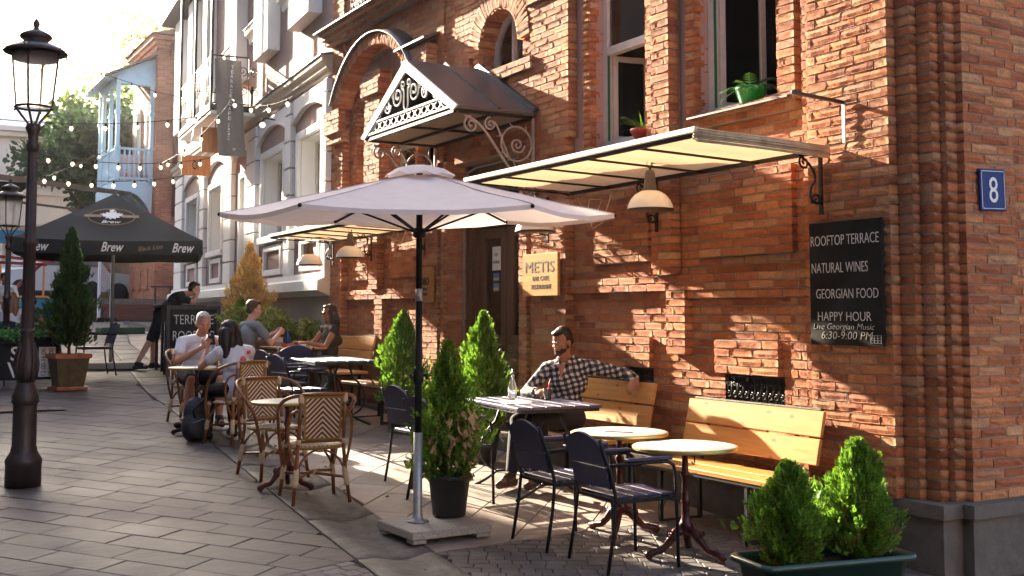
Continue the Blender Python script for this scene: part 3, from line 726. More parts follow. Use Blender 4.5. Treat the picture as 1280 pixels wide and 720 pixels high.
BK.slab(5.755, 9.5, 10.95, 4.43, TOP, holes=[aw], back=BACK, mortar=True)
BK.slab(5.66, 9.5, 10.9, 4.29, 4.42, back=5.70); BK.arch(5.69, 10.22, 4.62, .42, .66, 0, PI, 30, .12)
BK.arch(5.70, 10.22, 4.62, .40, .425, 0, PI, 16, .24)
BK.slab(10.64, 5.70, 5.94, 4.42, 4.62, face='Y', depth=.11, back=10.75)
for i, (x, z) in enumerate(((5.67, 4.93), (5.64, 5.06), (5.61, 5.19))): BK.slab(x, 8.86, 9.62, z, z+.13, back=5.70)
BK.slab(5.74, 11.22, 11.5, 3.56, TOP, back=BACK)
BK.slab(5.70, 11.5, 11.68, 3.56, TOP, back=BACK)
BK.slab(5.56, 11.68, 12.40, 3.9, 5.0, back=5.8, depth=.2)
BK.slab(5.52, 11.66, 12.44, 4.55, 4.68, back=5.56)
BK.slab(5.73, 12.05, 14.62, 5.2, TOP, back=BACK, holes=[(13.5, 14.2, 6.0, 9)])
BK.slab(5.73, 11.22, 12.42, 5.0, TOP, back=BACK)
BK.slab(5.63, 13.20, 13.70, 2.95, 4.95, back=5.84, depth=.16); BK.slab(5.59, 13.16, 13.74, 4.62, 4.82, back=5.64)
BK.slab(14.35, 5.80, 5.96, 2.95, 4.74, face='Y', depth=.11, back=14.46)
BK.slab(5.80, 14.35, 14.62, 3.56, 4.9, back=BACK); BK.slab(5.80, 12.40, 12.47, 3.56, 4.9, back=BACK); BK.slab(5.80, 13.12, 13.2, 3.56, 4.9, back=BACK); BK.slab(5.80, 13.7, 13.78, 3.56, 4.9, back=BACK)
for x, z, h_ in ((5.62, 4.2, .14), (5.58, 4.34, .28)): BK.slab(x, 14.5, 15.07, z, z+h_, back=5.70)
# segmental hood: radius from chord 2.6 and rise .68
hr = (1.30**2+.68**2)/(2*.68); hc = 5.40-hr; ha = math.asin(1.30/hr)
BK.arch(5.54, 13.31, hc, hr-.14, hr, PI/2-ha, PI/2+ha, 48, .24)
for x, z in ((5.60, 5.58), (5.54, 5.645), (5.48, 5.71)): BK.slab(x, 11.3, 15.09, z, z+.064, back=5.73)
BK.finish(bb)
# solid parts behind the brick skin
p = MB()
for a, b in ((5.85, 6.11), (7.05, 7.71), (8.55, 8.92)): p.box(5.815, BACK-.002, a, b, 3.25, TOP)
for a, b, z0_, z1_ in ((6.10, 7.06, 3.25, 3.40), (7.70, 8.56, 3.25, 3.33)): p.box(5.82, BACK-.004, a, b, z0_, z1_)
bpart(p, 'plaster_panel', 'plaster')
p = MB(); p.box(5.86, BACK-.002, 12.40, 14.65, 4.7, 5.3); bpart(p, 'plaster_panel', 'plaster')
p = MB(); p.box(9.3, 9.4, 5.1, 15, -.3, TOP); p.box(5.99, 9.4, 14.9, 15.0, -.3, TOP); p.box(5.99, 9.3, 5.1, 14.9, TOP-.1, TOP-.02); p.box(6.1, 9.3, 5.1, 14.9, 3.1, 3.2)
p.box(6.5, 9.4, 5.06, 5.1, -.3, TOP); p.box(5.99, 9.3, 9.0, 9.1, -.3, TOP-.1); p.box(5.99, 9.3, 11.5, 11.6, -.3, TOP-.1); p.box(6.0, 9.3, 9.1, 11.5, 3.55, 3.62)
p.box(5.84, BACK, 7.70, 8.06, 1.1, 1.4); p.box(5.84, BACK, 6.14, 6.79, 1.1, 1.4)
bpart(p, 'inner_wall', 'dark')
p = MB(); p.box(5.7, 9.4, 5.06, 15.02, TOP, TOP+2.2); bpart(p, 'upper_storey', 'plaster')
# plinth with cap
p = MB()
prof = [(5.64, 15.0), (5.64, 5.16), (5.71, 5.16), (5.71, 5.02), (5.80, 4.86), (5.80, 4.66), (5.97, 4.66), (5.97, 4.62), (6.55, 4.62), (6.55, 4.86), (9.4, 4.86), (9.4, 5.3), (6.1, 5.3), (6.1, 15.0)]
pl1 = [(5.66, 9.75), (5.66, 5.10), (5.755, 5.10), (5.755, 4.98), (5.755, 4.74), (5.93, 4.74), (5.93, 4.66), (6.50, 4.66), (6.50, 4.88), (9.4, 4.88), (9.4, 5.3), (6.1, 5.3), (6.1, 9.75)]
p.prism(pl1, -.4, .575, 'z'); p.prism([(5.68, 15.03), (5.68, 11.42), (6.1, 11.42), (6.1, 15.03)], -.4, .575, 'z')
bpart(p, 'plinth', 'dark_stone')
p = MB(); cap = [(a+(-.035 if a < 9 and a != 6.1 and a != 6.50 else (.035 if a == 6.50 else 0)), b-(.035 if b < 5 and b != 4.98 else 0)) for a, b in pl1]
p.prism(cap, .575, .66, 'z'); p.prism([(5.65, 15.03), (5.65, 11.40), (6.0, 11.40), (6.0, 15.03)], .575, .66, 'z'); bpart(p, 'plinth_cap', 'dark_stone')
# basement grilles
for (a, b, z0_, z1_) in (vent1, vent2):
    p = MB(); n_ = int((b-a)/.065)
    for t in (z0_+.012, z1_-.012): p.bar((5.815, a, t), (5.815, b, t), .012, .018)
    for i in range(n_+1):
        y = a+(b-a)*i/n_; p.tube([(5.815, y, z0_), (5.815, y, z1_)], .005, 6)
        if i < n_: p.tube(spiral((5.812, y+.032, z0_+.07), .028, 1.3, PI/2, 'yz', 14, r1=.2), .0035, 5); p.tube(spiral((5.812, y+.032, z0_+.145), .028, 1.3, -PI/2, 'yz', 14, r1=.2), .0035, 5)
    bpart(p, 'basement_grille', 'iron')
# sills
for a, b, z in ((5.96, 7.10, 3.415), (7.62, 8.62, 3.335)):
    p = MB(); p.add([(5.70, a, z-.02), (5.95, a, z+.005), (5.95, b, z+.005), (5.70, b, z-.02), (5.70, a, z-.035), (5.95, a, z-.01), (5.95, b, z-.01), (5.70, b, z-.035)], [(0, 1, 2, 3), (4, 5, 6, 7), (0, 3, 7, 4), (0, 1, 5, 4), (2, 3, 7, 6), (1, 2, 6, 5)])
    bpart(p, 'window_sill', 'roofmetal')
# windows with one casement opened inwards
def casement(root, y0, y1, z0_, z1_, xf=5.89, transom=None, open_=True, arch=False):
    f = MB(); t = .055
    f.bbox(xf, xf+.07, y0, y0+t, z0_, z1_); f.bbox(xf, xf+.07, y1-t-.02, y1, z0_, z1_); f.bbox(xf, xf+.068, y0+t, y1-t-.02, z0_, z0_+t); f.bbox(xf, xf+.068, y0+t, y1-t-.02, z1_-t, z1_)
    if transom: f.bbox(xf-.012, xf+.066, y0+t, y1-t-.02, transom, transom+.075)
    w_ = bpart(f, 'window', 'framewood'); ztop = transom or z1_-t
    def kid(mb, nm, m):
        o = mb.build(nm, m, w_)
    if transom:
        k = MB(); k.box(xf+.03, xf+.035, y0+t, y1-t-.02, transom+.075, z1_-t); kid(k, 'pane', 'glass')
    # leaf hinged on the far jamb, swung inwards
    k = MB(); hy = y1-t-.03; ln = (y1-y0)/2-.05; a = R(78)
    k.xf = Matrix.Translation((xf+.05, hy, 0)) @ Matrix.Rotation(a, 4, 'Z')
    for (p0, p1, q0, q1) in ((-ln, -ln+.05, z0_+t, ztop), (-.05, 0, z0_+t, ztop), (-ln+.05, -.05, z0_+t, z0_+t+.05), (-ln+.05, -.05, ztop-.05, ztop)): k.bbox(-.02, .02, p0, p1, q0, q1)
    kid(k, 'casement', 'framewood')
    k2 = MB(); k2.xf = k.xf; k2.box(-.003, .003, -ln+.05, -.05, z0_+t+.05, ztop-.05); kid(k2, 'pane', 'glass')
    k3 = MB(); k3.box(xf-.002, xf+.02, hy-.002, hy+.006, z0_+t, ztop); kid(k3, 'hinge_edge', 'greenpaint')
casement(bb, 6.11, 7.05, 3.42, 5.6, transom=None); casement(bb, 7.71, 8.55, 3.35, 5.4, transom=4.20)
# round-headed window
def arcf(yc, zs, r0, r1, z0_, n=18):
    o = [(yc+r1, z0_)]+[(yc+r1*math.cos(PI*i/n), zs+r1*math.sin(PI*i/n)) for i in range(n+1)]+[(yc-r1, z0_)]
    i_ = [(yc-r0, z0_)]+[(yc+r0*math.cos(PI*(n-i)/n), zs+r0*math.sin(PI*(n-i)/n)) for i in range(n+1)]+[(yc+r0, z0_)]
    return o, i_
o_, i_ = arcf(10.22, 4.62, .36, .42, 4.36); f = MB(); N = len(o_); i2 = i_[::-1]
for k in range(N-1):
    q = [o_[k], o_[k+1], i2[k+1], i2[k]]; f.prism(q, 5.89, 5.95, 'x')
f.bbox(5.885, 5.952, 10.20, 10.24, 4.36, 4.99); f.bbox(5.887, 5.95, 9.86, 10.58, 4.36, 4.41)
wd = bpart(f, 'arched_window', 'framewood'); k = MB(); k.prism([(10.22+.38*math.cos(PI*i/16), 4.62+.38*math.sin(PI*i/16)) for i in range(17)]+[(9.84, 4.38), (10.60, 4.38)], 5.925, 5.93, 'x'); k.build('pane', 'glass', wd)
k = MB(); k.box(6.15, 6.2, 9.7, 10.8, 4.3, 5.1); k.build('dark_backing', 'dark', wd)  # dark sheet standing in for the unlit room behind the pane
for a, b in ((13.75, 14.35), (12.47, 13.13)):
    f = MB(); t = .05
    for q in ((a, a+t, 2.95, 4.74), (b-t, b, 2.95, 4.74), (a+t, b-t, 4.69, 4.74), (a+t, b-t, 2.95, 3.0), (a+t, b-t, 3.9, 3.95)): f.bbox(5.90, 5.96, *q)
    w_ = bpart(f, 'window', mat('olive_window_frame', (.30, .27, .20), .6)); k = MB(); k.box(5.93, 5.935, a+t, b-t, 3.0, 4.69); k.build('pane', 'glass', w_)
# window over the cornice with iron guard
f = MB(); f.bbox(5.86, 5.95, 13.5, 13.56, 6.0, 7); f.bbox(5.86, 5.95, 14.14, 14.2, 6.0, 7); w_ = bpart(f, 'window', 'framewood')
k = MB(); k.box(5.9, 5.905, 13.56, 14.14, 6.0, 7); k.build('pane', 'glass', w_)
k = MB()
for i in range(9): k.tube([(5.66, 13.45+i*.1, 5.82), (5.66, 13.45+i*.1, 6.5)], .008, 6)
for i in range(8): k.tube(spiral((5.66, 13.5+i*.1, 6.0), .045, 1.5, 0, 'yz', 14), .006, 5); k.tube(spiral((5.66, 13.5+i*.1, 6.25), .045, 1.5, PI, 'yz', 14), .006, 5)
k.bar((5.66, 13.4, 5.83), (5.66, 14.3, 5.83), .02, .02); k.bar((5.66, 13.4, 6.5), (5.66, 14.3, 6.5), .02, .02); k.build('window_guard', 'iron', w_)
# sheet metal over the hood, the cornice and the little pier
f = MB(); n_ = 24; pts = [(13.31+(hr+.012)*math.cos(PI/2-ha*1.04+2*ha*1.04*i/n_), hc+(hr+.012)*math.sin(PI/2-ha*1.04+2*ha*1.04*i/n_)) for i in range(n_+1)]
vs_ = [(x, y, z+dz+(0.0 if x < 5.6 else .05)) for dz in (0, .012) for x in (5.50, 5.72) for y, z in pts]; m_ = n_+1
fs = []
for i in range(n_): fs += [(i, i+1, m_+i+1, m_+i), (2*m_+i, 2*m_+i+1, 3*m_+i+1, 3*m_+i), (i, i+1, 2*m_+i+1, 2*m_+i), (m_+i, m_+i+1, 3*m_+i+1, 3*m_+i)]
f.add(vs_, fs, 0, True); bpart(f, 'hood_flashing', 'roofmetal')
f = MB(); f.prism([(5.43, 5.775), (5.73, 5.80), (5.73, 5.82), (5.43, 5.79)], 11.28, 15.12, 'y'); f.prism([(5.50, 5.0), (5.56, 5.0), (5.8, 5.12), (5.8, 5.14), (5.50, 5.02)], 11.62, 12.46, 'y'); bpart(f, 'cornice_flashing', 'roofmetal')
# double door in its frame
f = MB()
f.bbox(5.98, 6.10, 11.22, 11.37, .45, 3.5); f.bbox(5.98, 6.10, 9.79, 9.94, .45, 3.5); f.bbox(5.98, 6.10, 9.94, 11.22, 3.36, 3.5); f.bbox(5.99, 6.09, 9.94, 11.22, 2.78, 2.88)
f.bbox(5.94, 6.0, 11.31, 11.37, .45, 3.5, mi=0)
dr = bpart(f, 'door_frame', 'oldwood')
k = MB(); k.box(6.04, 6.045, 9.94, 11.22, 2.88, 3.36); k.build('fanlight', 'glass', dr)
k = MB()
for s_ in range(5):
    k.tube([(6.02, 9.98+s_*.3, 2.88), (6.02, 9.98+s_*.3, 3.36)], .007, 6); k.tube(spiral((6.02, 10.13+s_*.25, 3.1), .11, 1.6, 0, 'yz', 18), .007, 5)
k.build('fanlight_scrolls', 'iron', dr)
for a, b in ((10.59, 11.21), (9.95, 10.575)):
    k = MB(); k.bbox(6.02, 6.07, a, b, .47, 1.5); st_ = .13
    for q in ((a, a+st_, 1.5, 2.77), (b-st_, b, 1.5, 2.77), (a+st_, b-st_, 2.66, 2.77), (a+st_, b-st_, 1.5, 1.6)): k.bbox(6.02, 6.07, *q)
    k.bbox(6.0, 6.022, a+.1, b-.1, .62, 1.36, b=.012); k.lathe([(.001, 0), (.16, 0), (.17, .012), (.14, .02), (.12, .008), (.001, .008)], (0, 0, 0), 24) if 0 else None
    ring = [(5.998, (a+b)/2+.15*math.cos(2*PI*i/28), 1.0+.22*math.sin(2*PI*i/28)) for i in range(28)]; k.tube(ring, .018, 8, closed=True)
    k.bbox(5.995, 6.02, a+.05, b-.05, 1.42, 1.5, b=.01)
    d_ = bpart(k, 'door', 'oldwood'); k = MB(); k.box(6.05, 6.056, a+st_, b-st_, 1.6, 2.66); k.build('pane', 'glass', d_)
    k = MB()
    for i in range(5):
        y = a+st_+.04+i*(b-a-2*st_-.08)/4; k.tube([(6.035, y, 1.6), (6.035, y, 2.66)], .006, 6)
    for zc_ in (1.85, 2.15, 2.45): k.tube(spiral((6.03, (a+b)/2, zc_), .10, 1.5, 0, 'yz', 18), .006, 5)
    if a < 10.5: k.build('door_grille', 'iron', d_)
    if a > 10.5:
        k = MB(); k.tube([(5.99, a+.06, 1.45), (5.96, a+.06, 1.45), (5.96, a+.06, 1.6), (5.99, a+.06, 1.6)], .009, 8); k.build('handle', 'iron', d_)
f = MB(); f.bbox(5.60, 6.1, 9.72, 11.45, .25, .60, b=.01); bpart(f, 'door_step', 'dark_stone')
f = MB(); f.tube([(5.90, 11.35, .6), (5.90, 11.35, 3.3), (5.92, 11.30, 3.42), (5.92, 11.1, 3.46), (5.92, 9.9, 3.46)], .012, 8); bpart(f, 'conduit', 'galv')
f = MB(); f.bbox(5.80, 5.98, 9.79, 11.37, 3.50, 3.58); bpart(f, 'door_lintel', 'plaster')
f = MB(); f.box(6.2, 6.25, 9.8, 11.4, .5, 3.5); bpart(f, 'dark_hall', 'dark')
# ------------------------------------------------------------ entrance canopy
CY, CX0, CX1, CZ = 10.56, 4.86, 5.69, 3.80
cp = thing('entrance_canopy', 'gabled sheet metal canopy with white scrollwork gable over the wooden door', 'canopy', (5.69, CY, CZ))
HW, RI = 1.12, .63
for s_ in (-1, 1):
    k = MB(); nrm = .02
    for a, b in ((-.83-.05, -.42), (-.42, 0)):
        k.prism([(0, RI), (s_*HW*1.04, -.03), (s_*HW*1.04, -.008), (0, RI+.024)], a+.004, b-.004, 'x')
    k.build('roof_sheet', 'roofmetal', cp)
    k = MB(); k.bar((-.42, 0, RI+.03), (-.42, s_*HW*1.03, -.0), .035, .03); k.build('roof_batten', 'flash', cp)
    k = MB(); k.bar((-.02, 0, RI+.045), (-.02, s_*HW*1.04, .015), .05, .06); k.build('wall_flashing', 'flash', cp)
    k = MB(); d = Vector((0, s_*HW, -RI)).normalized(); nn = Vector((0, s_*RI, HW)).normalized()
    k.prism([(0, RI+.02), (s_*HW*1.05, -.03+.02), (s_*HW*.97, -.045), (0, RI-.10)], -.90, -.875, 'x'); k.build('barge_board', 'whiteiron', cp)
k = MB(); k.box(-.87, 0, -HW*.98, HW*.98, -.035, -.015); k.build('soffit', mat('beige_soffit', (.27, .20, .15), .7, var=.15), cp)
k = MB()
for yb in (-HW*.97, HW*.97, 0): k.bar((-.87, yb, -.045), (0, yb, -.045), .035, .03)
for xb in (-.87, -.44, -.02): k.bar((xb, -HW*.97, -.05), (xb, HW*.97, -.05), .035, .03)
k.build('soffit_frame', 'iron', cp)
k = MB(); xg = -.885
k.bar((xg, -HW*.93, .0), (xg, HW*.93, .0), .02, .022); k.bar((xg, -HW*.74, .115), (xg, HW*.74, .115), .02, .018); k.build('gable_rail', 'whiteiron', cp)
k = MB(); n_ = 12
for i in range(n_):
    a = -HW*.8+i*(HW*1.6)/n_; b = a+HW*1.6/n_; k.bar((xg, a, .01), (xg, b, .11), .008, .010); k.bar((xg, a, .11), (xg, b, .01), .008, .010)
    k.tube([(xg, (a+b)/2+.022*math.cos(t*PI/4), .06+.022*math.sin(t*PI/4)) for t in range(8)], .006, 5, closed=True)
k.build('gable_lattice', 'whiteiron', cp)
for s_ in (-1, 1):
    k = MB()
    k.tube(spiral((xg, s_*.20, .30), .13, 1.7, PI/2 if s_ > 0 else PI/2, 'yz', 26, dirn=-s_, r1=.12), .010, 6)
    k.tube(spiral((xg, s_*.46, .235), .085, 1.6, PI, 'yz', 22, dirn=s_, r1=.15), .009, 6)
    k.tube(spiral((xg, s_*.68, .18), .05, 1.4, PI/2, 'yz', 16, dirn=-s_, r1=.2), .008, 6)
    k.tube(bez((xg, s_*.02, .52), (xg, s_*.12, .50), (xg, s_*.2, .46), (xg, s_*.25, .40)), .009, 6); k.tube(bez((xg, s_*.33, .30), (xg, s_*.38, .38), (xg, s_*.42, .34), (xg, s_*.45, .32)), .009, 6)
    k.tube(spiral((xg, s_*.07, .40), .05, 1.2, -PI/2, 'yz', 14, dirn=s_, r1=.3), .008, 6); k.tube(bez((xg, 0, .12), (xg, s_*.1, .17), (xg, s_*.02, .26), (xg, s_*.06, .36)), .009, 6)
    tag(k.build('gable_scroll', 'whiteiron', cp), kind='stuff')
    # scroll bracket below each eave
    y = s_*HW*.98; k = MB()
    k.bar((-.012, y, -.85), (-.012, y, -.05), .03, .022)
    k.tube(bez((-.78, y, -.09), (-.55, y, -.10), (-.45, y, -.40), (-.22, y, -.62))+[(-.1, y, -.66), (-.03, y, -.60), (-.012, y, -.45)], .013, 6)
    k.tube(spiral((-.70, y, -.17), .085, 1.6, PI/2, 'xz', 22, dirn=1), .011, 6); k.tube(spiral((-.49, y, -.15), .07, 1.6, PI/2, 'xz', 22, dirn=1), .010, 6)
    k.tube(spiral((-.20, y, -.32), .17, .99, 0, 'xz', 26, r1=1), .011, 6); k.tube(spiral((-.19, y, -.33), .085, 1.7, 0, 'xz', 22, dirn=-1), .010, 6)
    k.tube(bez((-.45, y, -.12), (-.38, y, -.2), (-.36, y, -.32), (-.28, y, -.46)), .010, 6); k.tube(spiral((-.08, y, -.76), .075, 1.6, PI, 'xz', 20), .010, 6)
    for a in range(7):
        t = a/7*2*PI; c0 = Vector((-.20, y, -.32)); k.tube([c0+Vector((math.cos(t)*.17, 0, math.sin(t)*.17)), c0+Vector((math.cos(t+.2)*.235, 0, math.sin(t+.2)*.235))], [.008, .003], 5)
    tag(k.build('scroll_bracket', 'beigeiron', cp), kind='stuff')

# ------------------------------------------------------------ awnings
def awning(y0, y1, x0, x1, z, label, ribs, seed):
    a = thing('awning', label, 'awning', (x1, y0, z)); L = y1-y0; W_ = x1-x0; rr = random.Random(seed)
    k = MB(); nx, ny = 8, ribs*6; vs_ = []
    for i in range(ny+1):
        for j in range(nx+1):
            t = i/ny*ribs % 1; sag = -.018*math.sin(PI*t)*math.sin(PI*j/nx)+.004*mnoise.noise(Vector((i*.7, j*.5, seed)))
            vs_.append((-W_*j/nx, L*i/ny, .02+.03*j/nx+sag))
    k.add(vs_, [(i*(nx+1)+j, i*(nx+1)+j+1, (i+1)*(nx+1)+j+1, (i+1)*(nx+1)+j) for i in range(ny) for j in range(nx)], 0, True)
    k.build('awning_cloth', 'awn', a, fix=False)
    k = MB()
    for i in range(int(L/.011)):
        y = i*.011+rr.uniform(-.002, .002); r = rr.uniform(.004, .0065); e = rr.uniform(-.02, .012)
        inner = -W_+(.10 if y > .16 else W_)+rr.uniform(-.02, .02); k.tube([(-W_-e, y, .065+rr.uniform(-.002, .004)), ((inner-W_)/2, y+rr.uniform(-.003, .003), .060 if y > .16 else .052), (inner, y, .058 if y > .16 else .03)], r, 4)
    for i in range(16): # loose bundle at the near end
        zz = -.055+.011*(i//2); k.tube([(-W_-rr.uniform(-.02, .05), -.006-.006*(i % 2), zz+.04), (-W_*.5, -.010-.006*(i % 2)+rr.uniform(-.006, .006), zz+.03+rr.uniform(-.004, .004)), (.03, -.012+rr.uniform(-.008, .008), zz+.012)], rr.uniform(.004, .007), 5)
    tag(k.build('reed_mat', 'reed', a), kind='stuff')
    k = MB(); k.bbox(-W_-.028, -W_-.004, -.01, L, .040, .078, b=.004); k.build('edge_strip', mat('pale_reed_edge', (.58, .50, .40), .7, var=.25, scale=30, stretch=(1, 3, 1)) if 'pale_reed_edge' not in bpy.data.materials else bpy.data.materials['pale_reed_edge'], a)
    for xb, zb in ((-.02, -.0), (-W_+.01, .03)):
        k = MB(); k.bar((xb, .0, zb), (xb, L, zb), .03, .03); k.build('frame_bar', 'iron', a)
    for i in range(ribs+1):
        k = MB(); y = .02+(L-.04)*i/ribs; k.bar((-.02, y, -.008), (-W_+.01, y, .022), .016, .016); k.build('frame_bar', 'iron', a)
    return a
awn1 = awning(5.56, 8.72, 4.55, 5.66, 2.93, 'long cream awning with reed mat above the benches right of the door', 5, 1)
awn2 = awning(11.8, 14.9, 4.78, 5.66, 2.82, 'shorter cream awning with reed mat left of the door', 5, 2)
def abracket(y, group='scrolled iron wall brackets under the awnings', label=None):
    t = thing('scroll_bracket', label, 'bracket', (5.665, y, 2.5), 0)
    k = MB(); k.bar((0, 0, 0), (0, 0, .44), .03, .014); k.build('upright', 'iron', t)
    k = MB(); k.tube(bez((0, 0, .08), (-.10, 0, .05), (-.13, 0, .16), (-.06, 0, .22), 10)+bez((-.06, 0, .22), (-.02, 0, .26), (-.10, 0, .36), (-.20, 0, .40), 8)[1:], .009, 6)
    k.tube(spiral((-.045, 0, .10), .045, 1.4, PI*1.2, 'xz', 16, dirn=-1), .008, 6); k.tube(spiral((-.15, 0, .35), .055, 1.5, PI*.4, 'xz', 18, dirn=1), .008, 6)
    k.build('scroll', 'iron', t)
    return t
for y, lb in ((5.61, 'scrolled iron bracket under the near end of the long awning beside the chalkboard'), (7.46, 'scrolled iron bracket behind the white lamp in the middle of the long awning'), (9.17, 'scrolled iron bracket above the yellow wooden sign'),
          (11.9, 'scrolled iron bracket under the short awning behind the umbrella pole'), (13.49, 'scrolled iron bracket right of the hanging lamp under the short awning'), (14.86, 'scrolled iron bracket on the far corner of the brick house')): abracket(y, label=lb)
# enamel dome lamps
def dome_lamp(loc, label):
    t = thing('dome_lamp', label, 'lamp', loc)
    k = MB(); k.lathe([(.172, 0), (.176, .004), (.172, .012), (.168, .035), (.150, .075), (.118, .115), (.075, .14), (.05, .148), (.048, .142), (.072, .134), (.112, .109), (.143, .071), (.160, .033), (.166, .01), (.168, .004)], (0, 0, 0), 32); k.build('shade', 'enamel', t)
    k = MB(); k.lathe([(.172, -.004), (.178, 0), (.178, .008), (.172, .010)], (0, 0, 0), 32); k.build('rim', 'lampiron', t)
    k = MB(); k.lathe([(.055, .143), (.05, .165), (.036, .28), (.030, .30), (.001, .305)], (0, 0, 0), 18); k.build('cap', 'lampgrey', t)
    k = MB(); k.ball((0, 0, .05), .045, 14); k.build('bulb', 'frost', t)
    k = MB(); k.tube([(0, 0, .30), (-.03, 0, .35), (0, 0, .40), (.03, 0, .35), (0, 0, .30)], .003, 5); k.tube([(0, 0, .29), (.03, .02, .36), (.25, .1, .39), (.5, .2, .36)], .006, 5); k.build('hook', 'iron', t)
    return t
dome_lamp((5.10, 6.79, 2.60), 'white enamel dome lamp hanging nearest the chalkboard'); dome_lamp((5.15, 8.55, 2.55), 'white enamel dome lamp hanging above the yellow wooden sign')
dome_lamp((5.12, 12.85, 2.50), 'cream dome lamp hanging under the short awning beside the umbrella'); dome_lamp((5.08, 14.16, 2.46), 'cream dome lamp at the far end of the short awning')
t = tag(MB().tube([(5.64, 8.05, 2.9), (5.60, 8.15, 2.62), (5.60, 8.3, 2.58), (5.62, 8.42, 2.72), (5.62, 8.38, 2.85), (5.63, 8.2, 2.83), (5.62, 8.33, 2.62), (5.63, 8.6, 2.88)], .005, 6).build('cable', 'reed'), 'pale cable looped on the wall under the long awning', 'cable')
t = tag(MB().tube([(5.64, 12.3, 2.88), (5.60, 12.4, 2.68), (5.60, 12.55, 2.62), (5.62, 12.75, 2.76), (5.62, 12.6, 2.86), (5.62, 12.5, 2.7), (5.63, 12.9, 2.78)], .005, 6).build('cable', 'reed'), 'pale cable looped on the wall left of the door', 'cable')

def fit_text(txt, w_, h_, m, parent, loc, rot, name='lettering', ext=.001, align='CENTER', offset=0, shear=0):
    """lettering scaled to a given width and cap height"""
    o = text_mesh(txt, 1.0, m, parent, name, loc, rot, ext=ext, align=align, offset=offset, shear=shear)
    xs = [v.co.x for v in o.data.vertices]; ys_ = [v.co.y for v in o.data.vertices]
    a, b, c, d = min(xs), max(xs), min(ys_), max(ys_); sx_ = w_/(b-a); sy_ = h_/(d-c)
    for v in o.data.vertices: v.co.x = (v.co.x-(a+b)/2)*sx_; v.co.y = (v.co.y-(c+d)/2)*sy_
    o.scale = (1, 1, 1); return o
# chalkboard on the pier
cb = thing('chalkboard', 'black chalkboard with white menu lettering hung on the brick corner pier', 'sign', (5.675, 5.41, 2.03))
k = MB(); k.bbox(-.012, .012, -.318, .318, -.415, .415, b=.003); k.build('board', 'board', cb)
for i, (tx, z, wd, y, h_) in enumerate((('ROOFTOP TERRACE', .29, .60, .0, .068), ('NATURAL WINES', .105, .50, .045, .068), ('GEORGIAN FOOD', -.07, .545, -.015, .064), ('HAPPY HOUR', -.222, .47, .01, .060))):
    fit_text(tx, wd, h_, 'chalk', cb, (-.0135, y, z), ROT_WALL, offset=-.012)
fit_text('Live Georgian Music', .54, .052, 'chalk', cb, (-.0135, .02, -.296), ROT_WALL, shear=.25, offset=-.018); fit_text('6:30-9:00 PM', .45, .05, 'chalk', cb, (-.0135, -.01, -.348), ROT_WALL, shear=.15, offset=-.015)
k = MB()
for i in range(4): k.box(-.0145, -.0125, -.305, -.215, -.395+i*.016, -.393+i*.016)
for i in range(4): k.box(-.0149, -.0129, -.305+i*.029, -.302+i*.029, -.396, -.346)
k.build('printed_label', 'chalk', cb)
# house number
hn = thing('house_number_plate', 'blue enamel plate with white number 8 on the right hand brick face', 'sign', (6.245, 4.695, 2.615)); hn.rotation_euler = (0, R(-1.5), 0)
k = MB(); k.bbox(-.125, .125, -.006, .01, -.135, .135, b=.004); k.build('plate', mat('blue_enamel', (.010, .026, .15), .5, var=.1, spec=.25), hn)
k = MB()
for a, b, c, d in ((-.112, .112, .118, .122), (-.112, .112, -.122, -.118), (-.112, -.108, -.117, .117), (.108, .112, -.117, .117)): k.box(a, b, -.0085, -.0055, c, d)
k.build('border_line', 'white', hn)
fit_text('8', .085, .165, 'white', hn, (0, -.008, 0), ROT_FRONT)
k = MB(); [k.ball((sx_*.105, -.008, sz_*.115), .007, 8) for sx_ in (-1, 1) for sz_ in (-1, 1)]; tag(k.build('screws', 'galv', hn), kind='stuff')
# wooden signs
ms = thing('wooden_sign', 'square pale wooden sign reading METIS BAR CAFE RESTAURANT beside the door', 'sign', (5.66, 9.29, 2.20))
k = MB(); k.bbox(-.012, .02, -.325, .325, -.205, .205, b=.004); k.build('board', 'pine', ms)
fit_text('METIS', .53, .105, 'black', ms, (-.0135, 0, .075), ROT_WALL, ext=.001); fit_text('BAR CAFE', .30, .045, 'black', ms, (-.0135, -.02, -.035), ROT_WALL); fit_text('RESTAURANT', .36, .045, 'black', ms, (-.0135, -.03, -.115), ROT_WALL)
bs = thing('wooden_sign', 'small orange wooden sign reading BOBO on the brick pier left of the door', 'sign', (5.66, 11.86, 2.16))
k = MB(); k.bbox(-.02, .02, -.20, .20, -.20, .20, b=.004); k.build('board', wood_mat('orange_wood', (.30, .12, .03), (.42, .19, .05), .5), bs)
fit_text('BOBO', .28, .09, 'black', bs, (-.022, 0, .04), ROT_WALL, ext=.002); fit_text('LOUNGE', .2, .03, 'black', bs, (-.022, 0, -.05), ROT_WALL); fit_text('GARDEN', .2, .03, 'black', bs, (-.022, 0, -.11), ROT_WALL)
# arm on a plate
ar = thing('sign_arm', 'empty rusty iron sign arm sticking out high on the corner pier', 'bracket', (5.69, 5.41, 3.12))
k = MB(); k.bbox(-.008, .0, -.016, .016, -.15, .14, b=.002); k.build('plate', 'galv', ar); k = MB(); k.bar((0, 0, .125), (-.48, 0, .15), .022, .022); k.build('arm', 'lampiron', ar)
